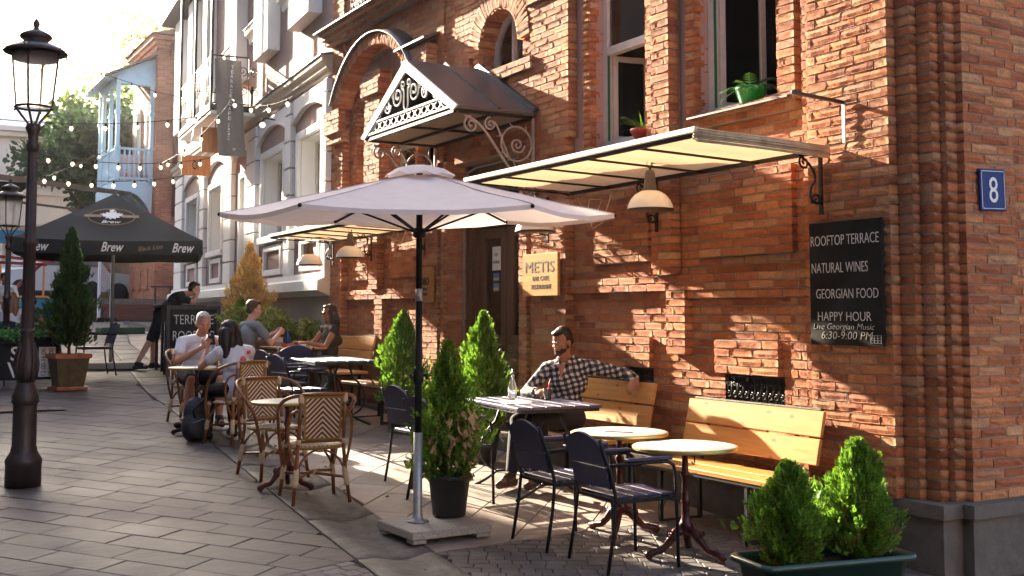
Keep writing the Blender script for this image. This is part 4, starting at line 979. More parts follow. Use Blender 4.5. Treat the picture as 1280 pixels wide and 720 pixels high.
# notices on the door pane
n1 = tag(MB().box(6.008, 6.012, 10.70, 10.88, 2.30, 2.56).build('paper_notice', 'white'), 'white paper reading NO SMOKING stuck on the door', 'notice')
fit_text('NO', .07, .035, 'black', n1, (6.006, 10.79, 2.47), ROT_WALL, ext=.0004); fit_text('SMOKING', .14, .035, 'black', n1, (6.006, 10.79, 2.39), ROT_WALL, ext=.0004)
for i, (c, z0_, lb) in enumerate((((.05, .16, .40), 2.18, 'blue and yellow sticker on the door just under the white notice'), ((.10, .22, .34), 2.07, 'lower blue sticker with yellow band on the door'))):
    s_ = tag(MB().box(6.008, 6.011, 10.73, 10.86, z0_, z0_+.09).build('sticker', mat('sticker_blue', c, .4)), lb, 'sticker')
    MB().box(6.006, 6.0075, 10.74, 10.85, z0_+.015, z0_+.04).build('yellow_band', mat('sticker_yellow', (.6, .45, .05), .4), s_)

# ------------------------------------------------------------ foliage engine
def rot_to(dirs, rg):
    """orthonormal frames whose z axis is each dir, random roll"""
    z = dirs/np.linalg.norm(dirs, axis=1, keepdims=True); a = rg.normal(size=z.shape); x = np.cross(a, z); x /= np.linalg.norm(x, axis=1, keepdims=True)+1e-9; y = np.cross(z, x)
    return np.stack([x, y, z], axis=2)
def spray(nseg=5, w_=.5, fan=3, rg=None):
    """a small feathery frond lying in x-z, length 1 along z: blades as slim quads"""
    V = []; Fc = []
    def blade(p0, p1, w):
        d = np.array(p1)-np.array(p0); s = np.array([-d[2], 0, d[0]]); s = s/(np.linalg.norm(s)+1e-9)*w; o = len(V)
        mid = (np.array(p0)+np.array(p1))/2+np.array([0, rg.uniform(-.04, .04), 0])
        V.extend([np.array(p0)-s*.3, np.array(p0)+s*.3, mid+s, np.array(p1), mid-s]); Fc.append((o, o+1, o+2, o+4)); Fc.append((o+4, o+2, o+3, o+3))
    blade((0, 0, 0), (0, 0, 1), .05)
    for i in range(nseg):
        t = (i+.5)/nseg*.85; l_ = .45*(1-t*.6)*w_*2
        for s in (-1, 1): blade((0, 0, t), (s*l_*.62, rg.uniform(-.1, .1), t+l_*.75), .07)
    return np.array(V), np.array(Fc)
rgv = np.random.default_rng(3)
SPR = [spray(5, .42, rg=rgv) for _ in range(4)]
# the blade tips above repeat an index: make them proper quads by nudging
def scatter(P, Dr, S, tmpl, rg, flat=1.0):
    Fm = rot_to(Dr, rg); V = []; Fc = []; n = 0
    idx = rg.integers(0, len(tmpl), len(P))
    for k in range(len(tmpl)):
        sel = np.where(idx == k)[0]
        if len(sel) == 0: continue
        v, f = tmpl[k]; A = Fm[sel]*S[sel][:, None, None]
        W_ = np.einsum('nij,vj->nvi', A, v)+P[sel][:, None, :]
        V.append(W_.reshape(-1, 3)); m_ = len(v); Fc.append((f[None]+(np.arange(len(sel))*m_)[:, None, None]).reshape(-1, f.shape[1])+n); n += m_*len(sel)
    return np.concatenate(V), np.concatenate(Fc)
def tri_tmpl(tm):
    out = []
    for v, f in tm:
        t = []
        for q in f:
            if q[2] == q[3]: t.append((q[0], q[1], q[2]))
            else: t += [(q[0], q[1], q[2]), (q[0], q[2], q[3])]
        out.append((v, np.array(t)))
    return out
SPR = tri_tmpl(SPR)
LEAF = [(np.array([(0, 0, 0), (.28, .04, .35), (.22, .0, .75), (0, -.06, 1.0), (-.24, .0, .7), (-.27, .05, .33)]), np.array([(0, 1, 5), (1, 2, 5), (2, 4, 5), (2, 3, 4)]))]
def thuja(parent, h, r, z0, n, m, seed, size=.07, shape=None, base=.12, lean=(0, 0), name='foliage'):
    """conical evergreen: sprays thrown out and up from the stem, thicker near the surface, in uneven tufts"""
    rg = np.random.default_rng(seed); t = rg.random(n)**.85
    prof = shape or (lambda t: np.where(t < .22, .62+.38*np.sin(t/.22*PI/2), ((1-t)/.78)**.72))
    ph = rg.random(n)*2*PI
    lump = 1+.20*np.sin(ph*3+t*9+seed)+.13*np.sin(ph*5-t*17)+.10*np.sin(ph*9+t*31)
    nf = np.array([mnoise.noise(Vector((math.cos(a)*2.1+seed, math.sin(a)*2.1, q*h*5))) for a, q in zip(ph, t)])
    rad = prof(t)*r*lump*(1+.75*nf)*(rg.random(n)**.42)*np.where(rg.random(n) < .06, rg.uniform(1.05, 1.4, n), 1)
    P = np.stack([rad*np.cos(ph)+lean[0]*t, rad*np.sin(ph)+lean[1]*t, z0+t*h*.96], 1)
    # tufts that stick out
    Dr = np.stack([np.cos(ph)*(.75-.4*t), np.sin(ph)*(.75-.4*t), .75+.6*t+rg.normal(size=n)*.1], 1)+rg.normal(size=(n, 3))*.22
    S = size*rg.uniform(.6, 1.35, n)*(1-.35*t)
    V, Fc = scatter(P, Dr, S, SPR, rg)
    if m in ('thuja', 'thujad') and name == 'foliage':
        sel = rg.random(n) < .075; P2 = P[sel]*np.array([.86, .86, 1]); P2[:, 2] = z0+(P[sel][:, 2]-z0)*.6; V2, F2 = scatter(P2, Dr[sel]*np.array([1, 1, .5]), S[sel]*1.0, SPR, rg); fast_mesh('dry_sprays', V2, F2, 'drysp', parent)
    return fast_mesh(name, V, Fc, m, parent)
def trunk(parent, h, r, z0=0, m='bark', branches=14, br=.15, seed=0):
    k = MB(); rr = random.Random(seed); pts = [(rr.uniform(-.01, .01), rr.uniform(-.01, .01), z0+h*i/6) for i in range(7)]
    k.tube(pts, [r*(1-.8*i/6) for i in range(7)], 7)
    for i in range(branches):
        t = rr.uniform(.08, .8); a = rr.uniform(0, 2*PI); l_ = br*(1-t*.8)
        k.tube([(0, 0, z0+h*t), (math.cos(a)*l_*.5, math.sin(a)*l_*.5, z0+h*t+l_*.35), (math.cos(a)*l_, math.sin(a)*l_, z0+h*t+l_)], [r*.35, r*.22, r*.08], 5)
    return k.build('trunk', m, parent)
def round_pot(parent, r0, r1, h, m, n=28, rim=.012):
    k = MB(); k.lathe([(r0*.9, 0), (r0, .004), (r1, h-.03), (r1+rim, h-.028), (r1+rim, h), (r1-.006, h), (r1-.012, h-.035), (r1-.02, h-.06)], (0, 0, 0), n); k.build('pot', m, parent)
    k = MB(); k.lathe([(.001, h-.045), (r1*.5, h-.04), (r1-.015, h-.05)], (0, 0, 0), n); k.build('soil', 'soil', parent)

# potted window plants
wp = thing('potted_plant', 'small palm in a bright green pot on the right hand window sill', 'plant', (5.83, 6.48, 3.42))
round_pot(wp, .085, .115, .13, mat('bright_green_pot', (.010, .26, .035), .3, coat=.4), rim=.004)
def palm(parent, n, ln, seed, m, wd=.012, droop=1.0, z0=.1, leaflets=True):
    k = MB(); rr = random.Random(seed)
    for i in range(n):
        a = rr.uniform(0, 2*PI); l_ = ln*rr.uniform(.6, 1.15); up = rr.uniform(.35, 1.0); pts = []
        for q in range(7):
            t = q/6; rr_ = l_*t*(1-.35*up); pts.append(Vector((math.cos(a)*rr_, math.sin(a)*rr_, z0+l_*(up*t-droop*.55*t*t))))
        k.tube(pts, [.0028*(1-.6*q/6) for q in range(7)], 4)
        for q in range(1, 7):
            d = (pts[q]-pts[q-1]).normalized(); s = d.cross(Vector((0, 0, 1))).normalized()
            if leaflets:
                for sg in (-1, 1):
                    for h2 in (0, .5):
                        b = pts[q-1].lerp(pts[q], h2); e = b+s*sg*l_*.30*(1-q/9)+d*l_*.16-Vector((0, 0, .02)); w_ = d*wd*.5
                        k.add([b-w_, b+w_, e], [(0, 1, 2)])
            else:
                w_ = s*wd*(1-(q-1)/6); w2 = s*wd*(1-q/6.01); k.add([pts[q-1]-w_, pts[q-1]+w_, pts[q]+w2, pts[q]-w2], [(0, 1, 2, 3)])
    return k.build('foliage', m, parent, fix=False)
palm(wp, 22, .30, 4, 'thujad', leaflets=True)
wp = thing('potted_plant', 'spiky plant in a red pot on the left hand window sill', 'plant', (5.83, 7.86, 3.34))
round_pot(wp, .07, .105, .085, mat('red_pot', (.33, .030, .018), .35, coat=.3), rim=.006); palm(wp, 34, .32, 5, 'thuja', wd=.011, droop=.7, z0=.06, leaflets=False)
# ------------------------------------------------------------ furniture
def make_chair():
    t = thing('cafe_chair', None, 'chair')
    for s in (-1, 1):
        k = MB(); k.tube([(-.27, s*.235, 0), (-.225, s*.232, .25), (-.205, s*.228, .44), (-.24, s*.222, .60), (-.315, s*.215, .80)], .0115, 8); k.build('rear_leg', 'iron', t)
        k = MB(); k.tube([(.235, s*.24, 0), (.225, s*.238, .43), (.222, s*.238, .57), (.205, s*.238, .625), (.16, s*.238, .648), (0, s*.236, .650), (-.245, s*.228, .640)], .0115, 8); k.build('front_leg', 'iron', t)
        k = MB(); k.bbox(-.14, .19, s*.238-.024, s*.238+.024, .660, .680, b=.006); k.build('armrest', 'bluechair', t)
    k = MB(); k.bar((-.21, -.232, .425), (.225, -.238, .425), .022, .022); k.bar((-.21, .232, .425), (.225, .238, .425), .022, .022); k.bar((.22, -.23, .424), (.22, .23, .424), .020, .020); k.bar((-.2, -.225, .424), (-.2, .225, .424), .020, .020); k.build('seat_frame', 'iron', t)
    for i in range(4):
        x = -.185+i*.105; k = MB(); k.bbox(x, x+.099, -.222, .222, .438+.004*(i == 3), .454, b=.004); k.build('seat_slat', 'bluechair', t)
    # back: two boards, the upper with an arched top
    tilt = Matrix.Translation((-.222, 0, .50)) @ Matrix.Rotation(-R(16), 4, 'Y')
    for z0_, z1_, arch in ((0, .135, 0), (.142, .27, .075)):
        k = MB(); k.xf = tilt; n = 12; top = [(-.208+.416*i/n, z1_+arch*math.sin(PI*i/n)**.8) for i in range(n+1)]
        k.prism([(-.208, z0_), (.208, z0_)]+top[::-1], -.012, .004, 'x'); k.build('back_board', 'bluechair', t)
    return t
def bistro_top(t, r, h):
    k = MB(); k.lathe([(.001, h+.001), (r-.012, h+.001), (r-.004, h-.003), (r-.004, h-.022), (.001, h-.022)], (0, 0, 0), 48); k.build('tabletop', 'tabletop', t)
    k = MB(); k.lathe([(r-.003, h-.001), (r+.002, h-.002), (r+.004, h-.007), (r+.002, h-.0115), (r+.004, h-.016), (r+.002, h-.023), (r-.006, h-.026)], (0, 0, 0), 48); k.build('edge_band', 'brass', t)
def make_bistro(r=.335, h=.71):
    t = thing('bistro_table', None, 'table'); bistro_top(t, r, h)
    k = MB(); k.lathe([(.036, .15), (.05, .165), (.044, .185), (.055, .20), (.034, .225), (.026, .26), (.024, .34), (.032, .352), (.024, .365), (.021, .50), (.030, .515), (.034, .53), (.022, .545), (.020, .64), (.030, .66), (.045, .675), (.10, .683), (.10, h-.024)], (0, 0, 0), 20); k.build('column', 'castred', t)
    for i in range(3):
        a = 2*PI*i/3+.5; c, s = math.cos(a), math.sin(a); k = MB()
        pts = [(c*r_, s*r_, z) for r_, z in ((.02, .175), (.07, .16), (.12, .10), (.17, .055), (.225, .045), (.265, .032), (.285, .02))]
        k.tube(pts, [.034, .032, .026, .022, .023, .027, .018], 8); k.ball((c*.262, s*.262, .022), .026, 8, sz=.85)
        k.tube(spiral((c*.12, s*.12, .15), .03, 1.2, 0, 'xz', 10), .007, 5); k.build('foot', 'castred', t)
    k = MB(); k.tube([(.07, -.03, h-.03), (.07, -.03, .60), (.06, -.03, .585), (.045, -.02, .60)], .005, 6); k.build('bag_hook', 'iron', t)
    return t
def make_table(L=1.16, W_=.74, h=.73):
    t = thing('slatted_table', None, 'table')
    n = 6; wd = W_/n
    for i in range(n):
        x = -W_/2+i*wd; k = MB(); k.bbox(x+.002, x+wd-.002, -L/2, L/2, h-.022+.0*i, h+.0004*(i % 2), b=.003); k.build('table_slat', 'purpletable', t)
    k = MB()
    for x in (-W_/2+.03, W_/2-.03): k.bar((x, -L/2+.02, h-.035), (x, L/2-.02, h-.035), .025, .024)
    for y in (-L/2+.03, L/2-.03): k.bar((-W_/2+.02, y, h-.036), (W_/2-.02, y, h-.036), .025, .024)
    k.build('top_frame', 'iron', t)
    for s in (-1, 1):
        for q in (-1, 1):
            y = s*(L/2-.14); k = MB(); k.tube([(q*.06, y, h-.045), (q*.10, y, h-.16)]+bez((q*.12, y, h-.20), (q*.30, y, h-.35), (q*.30, y, .20), (q*.10, y, .12), 10)+bez((q*.10, y, .12), (q*.2, y, .05), (q*.28, y, .02), (q*.32, y, .012), 5)[1:], .012, 8); k.build('leg', 'iron', t)
        k = MB(); k.tube([(-.1, s*(L/2-.14), .12), (.1, s*(L/2-.14), .12)], .011, 8); k.build('cross_brace', 'iron', t)
    k = MB(); k.tube([(0, -L/2+.14, .12), (0, L/2-.14, .12)], .010, 8); k.tube([(0, -L/2+.14, .12), (0, 0, h-.05), (0, L/2-.14, .12)], .008, 8); k.build('stretcher', 'iron', t)
    return t
def make_bench(L=1.42, back=True):
    """faces -X, back at +X"""
    t = thing('bench' if back else 'backless_bench', None, 'bench'); h = .45
    for i in range(2 if back else 2):
        x = -.25+i*.205; k = MB(); k.bbox(x, x+.198, -L/2, L/2, h-.035, h+.001*i, b=.005); k.build('seat_board', 'pine', t)
    k = MB()
    for y_ in (-L/2+.24, L/2-.24):
        for x_ in (-.20, -.11, .0, .09): k.lathe([(.006, 0), (.005, .0025), (.001, .003)], (x_, y_, h+.0005), 8)
    tag(k.build('screws', 'galv', t), kind='stuff')
    k = MB(); [k.bar((x, -L/2+.02, h-.045), (x, L/2-.02, h-.045), .02, .02) for x in (-.235, .13)]; k.build('seat_rail', 'iron', t)
    if back:
        tl = Matrix.Translation((.165, 0, h+.03)) @ Matrix.Rotation(R(13), 4, 'Y')
        for i in range(2):
            k = MB(); k.xf = tl; k.bbox(-.012, .016, -L/2, L/2, .05+i*.187, .05+i*.187+.175, b=.005); k.build('back_board', 'pine', t)
        k = MB(); k.xf = tl; k.bar((.02, -L/2+.05, .44-.015), (.02, L/2-.05, .44-.015), .03, .012); k.build('back_rail', 'iron', t)
    for s in (-1, 1):
        y = s*(L/2-.24); k = MB()
        k.bar((-.225, y, 0), (-.225, y, h-.05), .028, .028); k.bar((.14, y, 0), (.14, y, h-.05), .028, .028); k.bar((-.21, y, .02), (.13, y, .02), .026, .026); k.bar((-.21, y, h-.06), (.16, y, h-.06), .024, .024)
        if back: k.bar((.15, y, h-.05), (.275, y, h+.42), .026, .014)
        k.build('leg_frame', 'iron', t)
    return t
def make_wicker():
    """faces +Y, back panel in the x-z plane at -Y"""
    t = thing('wicker_armchair', None, 'chair'); sh = .45
    def bind(k, p, r=.022, ln=.05, d=(0, 0, 1)):
        p = Vector(p); d = Vector(d).normalized()
        k.tube([p-d*ln, p-d*ln*.5, p, p+d*ln*.5, p+d*ln], [r*.85, r, r*1.03, r, r*.85], 8)
    for s in (-1, 1):
        k = MB(); k.tube([(s*.235, -.27, 0), (s*.205, -.235, .25), (s*.19, -.22, .45), (s*.185, -.255, .65), (s*.18, -.285, .86)], .016, 8); k.build('rear_leg', 'rattan', t)
        k = MB(); k.tube([(s*.235, .235, 0), (s*.21, .20, .25), (s*.20, .185, .45)], .016, 8); k.build('front_leg', 'rattan', t)
        k = MB(); k.tube(bez((s*.17, -.29, .865), (s*.33, -.27, .86), (s*.33, -.02, .78), (s*.285, .10, .64), 10)+bez((s*.285, .10, .64), (s*.25, .22, .52), (s*.245, .18, .36), (s*.215, .205, .24), 8)[1:], .015, 8); k.build('arm', 'rattan', t)
        k = MB(); k.tube(bez((s*.185, -.24, .74), (s*.30, -.18, .74), (s*.29, -.16, .52), (s*.205, -.225, .30), 12), .012, 8); k.build('side_hoop', 'rattan', t)
        k = MB(); k.tube(bez((s*.21, -.235, .22), (s*.17, -.22, .36), (s*.10, -.2, .42), (0, -.19, .42), 8), .010, 6); k.tube(bez((s*.215, .2, .22), (s*.17, .19, .36), (s*.10, .18, .42), (0, .18, .42), 8), .010, 6); k.tube(bez((s*.215, .205, .22), (s*.2, .12, .38), (s*.2, .06, .42), (s*.2, 0, .42), 8), .010, 6); tag(k.build('seat_brace', 'rattan', t), kind='stuff')
        k = MB(); bind(k, (s*.207, -.238, .21), .024, .075, (s*-.03, .035, .25)); bind(k, (s*.213, .205, .21), .024, .06, (s*-.03, -.035, .25)); bind(k, (s*.183, -.282, .84), .023, .035); bind(k, (s*.188, -.228, .49), .022, .02); bind(k, (s*.20, .19, .425), .02, .018); tag(k.build('binding', 'rattan2', t), kind='stuff')
    k = MB(); k.tube([(-.215, -.24, .20), (0, 0, .235), (.215, .21, .20)], .012, 8); k.tube([(.215, -.24, .20), (0, 0, .215), (-.215, .21, .20)], .012, 8); k.build('cross_stretcher', 'rattan', t)
    k = MB(); k.tube([(-.17, -.285, .865), (0, -.292, .872), (.17, -.285, .865)], .017, 8); k.build('top_rail', 'rattan', t)
    k = MB(); k.tube([(-.19, -.232, .495), (.19, -.232, .495)], .012, 8); k.build('lower_rail', 'rattan', t)
    k = MB(); bind(k, (0, -.19, .42), .02, .03, (1, 0, 0)); bind(k, (0, 0, .225), .022, .03, (1, 1, 0)); tag(k.build('binding', 'rattan2', t), kind='stuff')
    fr = MB(); q = [(-.142, .0), (.142, .0), (.150, .335), (-.150, .335)]
    for a, b in zip(q, q[1:]+q[:1]): fr.bar((a[0], 0, a[1]), (b[0], 0, b[1]), .014, .022, up=(0, 1, 0))
    o = fr.build('back_frame', mat('olive_cane', (.30, .19, .04), .45), t); o.location = (0, -.245, .515); o.rotation_euler = (R(7.5), 0, 0)
    k = MB(); k.prism(q, -.004, .004, 'y'); o = k.build('woven_back', 'weave', t); o.location = (0, -.245, .515); o.rotation_euler = (R(7.5), 0, 0)
    k = MB(); n = 28; ou = [(.205*math.copysign(abs(math.cos(2*PI*i/n))**.7, math.cos(2*PI*i/n)), .205*math.copysign(abs(math.sin(2*PI*i/n))**.7, math.sin(2*PI*i/n))-.01) for i in range(n)]
    k.prism(ou, sh-.012, sh+.006, 'z'); k.build('woven_seat', 'weaveseat', t)
    k = MB(); k.tube([(x*1.03, y*1.03, sh-.012) for x, y in ou], .013, 8, closed=True); k.build('seat_rim', M['olive_cane'] if 'olive_cane' in M else bpy.data.materials['olive_cane'], t)
    return t
# -- right-hand group
GC = 'navy slatted chairs on the terrace'
c0 = make_chair(); place(c0, gloc(4.19, 5.87), R(-3), 'nearest navy slatted armchair, in front of the bottom edge, facing the bistro tables'); c0['group'] = GC
def chair(x, y, rz, lb): o = copy_tree(c0); place(o, gloc(x, y), R(rz), lb); return o
chair(4.13, 6.48, -2, 'second navy armchair from the front, beside the red menu bistro table')
chair(4.18, 8.72, 4, 'navy armchair left of the umbrella pole, farther of the pair at the slatted table')
chair(4.02, 7.93, 2, 'navy armchair mostly hidden behind the potted conifer by the umbrella')
chair(4.24, 12.05, 6, 'black backed chair nearest the wicker chairs at the second slatted table')
chair(4.28, 12.68, 8, 'black backed chair beside the other one, farther along the second slatted table')
chair(4.55, 13.45, 92, 'broad navy chair with its back to the second slatted table, below the man in grey')
chair(4.36, 14.72, 8, 'dark chair on which the man in the grey t-shirt sits')
GB = 'round bistro tables'
t0 = make_bistro(); place(t0, gloc(4.64, 5.83), R(20), 'nearest round bistro table with a bare pale top, in front of the long bench'); t0['group'] = GB
o = copy_tree(t0); place(o, gloc(4.60, 6.50), R(75), 'second round bistro table, with a thin red stick on it')
tw = copy_tree(t0); place(tw, gloc(3.03, 8.93), R(40), 'small round table between the two empty wicker armchairs'); tw.scale = (.87, .87, 1.0)
tm = copy_tree(t0); place(tm, gloc(3.10, 12.08), R(10), 'small round table between the grey haired man and the dark haired woman'); tm.scale = (.87, .87, 1.0)
mn = thing('menu_stick', 'thin red menu edge lying on the farther bistro table', 'menu', gloc(4.56, 6.45, .712), R(35)); k = MB(); k.bbox(-.012, .012, -.10, .10, 0, .006, b=.001); k.build('stick', mat('red_lacquer', (.35, .02, .02), .3), mn)
GT = 'purple grey slatted tables'
s0 = make_table(1.16, .74, .735); place(s0, gloc(4.80, 8.06), R(-6), 'purple grey slatted table with the water bottle on it'); s0['group'] = GT
o = copy_tree(s0); place(o, gloc(4.74, 12.40), R(-5), 'empty purple grey slatted table farther along the terrace')
wt = make_table(1.0, .56, .72); place(wt, gloc(4.98, 14.5), R(2), 'wooden table with cups and bottles between the couple'); wt['group'] = GT
for ch in wt.children:
    if ch.name.startswith('table_slat'): ch.data.materials[0] = M['pine']
GN = 'pine benches along the wall'
b0 = make_bench(); place(b0, gloc(5.36, 6.27), R(0), 'pine bench with two-board back nearest the camera, half in sun'); b0['group'] = GN
o = copy_tree(b0); place(o, gloc(5.38, 8.15), 0, 'pine bench with the man in the plaid shirt on it')
o = copy_tree(b0); place(o, gloc(5.42, 14.1), R(2), 'pine bench on which the woman in black sits')
bl = make_bench(1.3, False); place(bl, gloc(5.36, 12.35), R(3), 'backless pine bench left of the conifer by the door')
GW = 'wicker armchairs'
w0 = make_wicker(); w0.scale = (.93, .93, .95); place(w0, gloc(3.09, 8.46), R(-6), 'nearest empty wicker armchair seen from behind'); w0['group'] = GW
o = copy_tree(w0); place(o, gloc(3.10, 9.48), R(188), 'empty wicker armchair behind the small round table, facing the camera')
o = copy_tree(w0); place(o, gloc(3.30, 11.33), R(20), 'wicker armchair with the dark haired woman in it')
o = copy_tree(w0); place(o, gloc(3.28, 12.90), R(184), 'wicker armchair with the grey haired man in it')
# table things
bt = thing('bottle', 'clear glass water bottle on the slatted table', 'bottle', gloc(4.73, 8.22, .736))
k = MB(); k.lathe([(.034, 0), (.038, .006), (.038, .10), (.030, .13), (.016, .165), (.013, .20), (.015, .205), (.015, .212), (.011, .212), (.010, .17), (.026, .128), (.034, .10), (.034, .01), (.001, .008)], (0, 0, 0), 24); k.build('body', 'clearglass', bt)
k = MB(); k.lathe([(.012, .205), (.013, .225), (.005, .232), (.004, .25), (.001, .251)], (0, 0, 0), 14); k.build('stopper', 'galv', bt)
mc = thing('menu_card', 'pink and white paper menu beside the water bottle', 'menu', gloc(4.62, 7.98, .738), R(-18)); k = MB(); k.bbox(-.11, .11, -.16, .16, 0, .006, b=.001); k.build('cover', mat('pink_card', (.62, .32, .26), .5), mc); k = MB(); k.box(-.10, .10, -.15, .15, .006, .0075); k.build('page', 'white', mc)
dk = thing('drink_glass', 'glass of cloudy drink with a pink straw at the plaid shirted man', 'glass', gloc(5.0, 8.10, .738)); k = MB(); k.lathe([(.028, 0), (.038, .09), (.036, .09), (.027, .006), (.001, .005)], (0, 0, 0), 20); k.build('glass', 'clearglass', dk)
k = MB(); k.lathe([(.001, .008), (.026, .008), (.034, .075), (.001, .078)], (0, 0, 0), 18); k.build('drink', mat('cloudy_drink', (.50, .42, .22), .3, var=.3), dk); k = MB(); k.tube([(0, 0, .03), (.02, .01, .13), (.045, .02, .17)], .003, 6); k.build('straw', mat('pink_straw', (.7, .05, .12), .4), dk)
rb = thing('bowl', 'orange clay bowl on the couple\'s table', 'bowl', gloc(4.82, 14.25, .722)); k = MB(); k.lathe([(.04, 0), (.07, .02), (.085, .06), (.08, .06), (.06, .02), (.001, .012)], (0, 0, 0), 20); k.build('bowl', mat('orange_clay', (.42, .09, .02), .4), rb)
bb2 = thing('bottle', 'small blue bottle on the couple\'s table', 'bottle', gloc(4.93, 14.55, .722)); k = MB(); k.lathe([(.032, 0), (.034, .12), (.014, .16), (.012, .20), (.015, .205), (.001, .206)], (0, 0, 0), 16); k.build('body', mat('blue_glass', (.01, .05, .35), .15, coat=.5), bb2)
nh = thing('napkin_holder', 'white napkin stack beside the blue bottle', 'napkins', gloc(4.86, 14.72, .722)); k = MB(); k.bbox(-.05, .05, -.03, .03, 0, .11, b=.006); k.build('napkins', 'white', nh); k = MB(); k.bbox(-.056, .056, -.036, .036, 0, .05, b=.004); k.build('holder', 'galv', nh)
for i, (x, y, lb) in enumerate(((5.12, 14.2, 'white coffee cup on the couple\'s table, nearest the woman'), (5.0, 14.15, 'white coffee cup in the middle of the couple\'s table'))):
    cu_ = thing('coffee_cup', lb, 'cup', gloc(x, y, .722)); k = MB(); k.lathe([(.06, 0), (.065, .006), (.03, .008), (.03, .012), (.042, .06), (.038, .06), (.026, .018), (.001, .016)], (0, 0, 0), 18); k.build('cup', 'white', cu_); k = MB(); k.tube([(.038, 0, .05), (.06, 0, .048), (.058, 0, .028), (.034, 0, .022)], .004, 6); k.build('handle', 'white', cu_)

# ------------------------------------------------------------ market umbrella on its slab
sl = thing('umbrella_base', 'square granite slab carrying the umbrella pole and a potted conifer', 'slab', gloc(3.44, 7.05), R(2))
k = MB(); k.bbox(-.30, .30, -.27, .27, .028, .085, b=.006); k.build('slab', 'granite', sl)
for sx_ in (-1, 1):
    for sy_ in (-1, 1): k = MB(); k.bbox(sx_*.24-.05, sx_*.24+.05, sy_*.21-.05, sy_*.21+.05, 0, .027); k.build('foot', 'granite', sl)
UX, UY = 3.34, 7.10
um = thing('parasol', 'large pinkish beige market parasol on a black pole beside the potted conifer', 'parasol', gloc(UX, UY, .086))
ub = gz(UY)+.086; ZR, ZA = 2.52-ub, 2.81-ub
k = MB(); k.lathe([(.075, 0), (.075, .006), (.04, .012), (.034, .05), (.031, .06), (.031, .60), (.001, .601)], (0, 0, 0), 20); k.build('socket', 'galv', um)
k = MB(); [k.lathe([(.008, .004), (.008, .014), (.001, .016)], (.058*math.cos(a), .058*math.sin(a), 0), 6) for a in (.8, 2.4, 3.9, 5.5)]; tag(k.build('bolts', 'galv', um), kind='stuff')
k = MB(); k.tube([(0, 0, .6), (0, 0, 1.50)], .024, 16); k.tube([(0, 0, 1.585), (0, 0, ZA-.01)], .022, 16); k.build('pole', 'black', um)
k = MB(); k.tube([(0, 0, 1.50), (0, 0, 1.585)], .0235, 16); k.build('pole_joint', 'galv', um)
k = MB(); k.lathe([(.026, .93), (.036, .95), (.036, 1.03), (.026, 1.05)], (0, 0, 0), 14); k.tube([(.03, 0, .99), (.06, 0, .99), (.065, 0, .96)], .012, 8); k.tube([(-.03, 0, .99), (-.055, 0, .97), (-.06, 0, 1.0)], .010, 8); k.build('crank_housing', 'black', um)
RAD = 1.37; A0 = R(-29.9+4); HX = [A0+i*PI/3 for i in range(6)]
k = MB(); NR = 8; vs_ = []; 
def TL(x, y): return .055*(x*.4985+y*.867)/RAD
def canopy_z(t): return ZR+(ZA-ZR)*(1-t)**1.06
for i in range(6):
    a, b = HX[i], HX[(i+1) % 6]; o = len(k.v); vv = []
    for r_ in range(NR+1):
        t = .06+.94*r_/NR
        for c in range(7):
            f = c/6; x = (math.cos(a)*(1-f)+math.cos(b)*f)*RAD*t; y = (math.sin(a)*(1-f)+math.sin(b)*f)*RAD*t
            vv.append((x, y, canopy_z(t)+TL(x, y)-.035*t*math.sin(PI*f)+.004*mnoise.noise(Vector((x*2, y*2, i)))))
    vv = [(x, y, z+.010*mnoise.noise(Vector((x*5, y*5, 3)))) for x, y, z in vv]; fs = [(r_*7+c, r_*7+c+1, (r_+1)*7+c+1, (r_+1)*7+c) for r_ in range(NR) for c in range(6)]
    p_ = MB(); p_.add(vv, fs, 0, True)
    # short hem
    hem = [(v[0]*1.002, v[1]*1.002, v[2]-.03) for v in vv[-7:]]; n0 = len(p_.v); p_.add(vv[-7:]+hem, [(c, c+1, 7+c+1, 7+c) for c in range(6)], 0, True)
    p_.build('canopy_panel', 'umb', um, fix=False)
    k2 = MB(); k2.tube([(v[0], v[1], v[2]+.002) for v in vv[::7]], .0035, 4); k2.build('seam', mat('seam_thread', (.55, .45, .43), .8) if 'seam_thread' not in bpy.data.materials else bpy.data.materials['seam_thread'], um)
k = MB(); n = 24; vv = [(0, 0, ZA+.045)]
for r_, z_ in ((.08, .042), (.17, .018), (.245, -.030)):
    for i in range(n): a = 2*PI*i/n; w_ = 1+.05*math.sin(6*a); vv.append((math.cos(a)*r_*w_, math.sin(a)*r_*w_, ZA+z_+.012*math.sin(9*a)*(r_ > .2)))
fs = [(0, 1+i, 1+(i+1) % n) for i in range(n)]+[(1+q*n+i, 1+(q+1)*n+i, 1+(q+1)*n+(i+1) % n, 1+q*n+(i+1) % n) for q in range(2) for i in range(n)]
k.add(vv, fs, 0, True); k.build('vent_cap', 'umb', um, fix=False)
for a in HX:
    k = MB(); k.tube([(math.cos(a)*.03, math.sin(a)*.03, ZA-.05), (math.cos(a)*RAD*.98, math.sin(a)*RAD*.98, ZR-.012+TL(math.cos(a)*RAD, math.sin(a)*RAD))], .009, 6); k.ball((math.cos(a)*RAD, math.sin(a)*RAD, ZR-.01+TL(math.cos(a)*RAD, math.sin(a)*RAD)), .014, 8); k.build('rib', 'black', um)
    k = MB(); k.tube([(math.cos(a)*.03, math.sin(a)*.03, ZR-.13), (math.cos(a)*RAD*.5, math.sin(a)*RAD*.5, (ZA+ZR)/2-.035+.5*TL(math.cos(a)*RAD, math.sin(a)*RAD))], .008, 6); k.build('strut', 'black', um)
k = MB(); k.lathe([(.025, ZR-.17), (.045, ZR-.16), (.045, ZR-.11), (.025, ZR-.10)], (0, 0, 0), 14); k.build('hub', 'black', um)

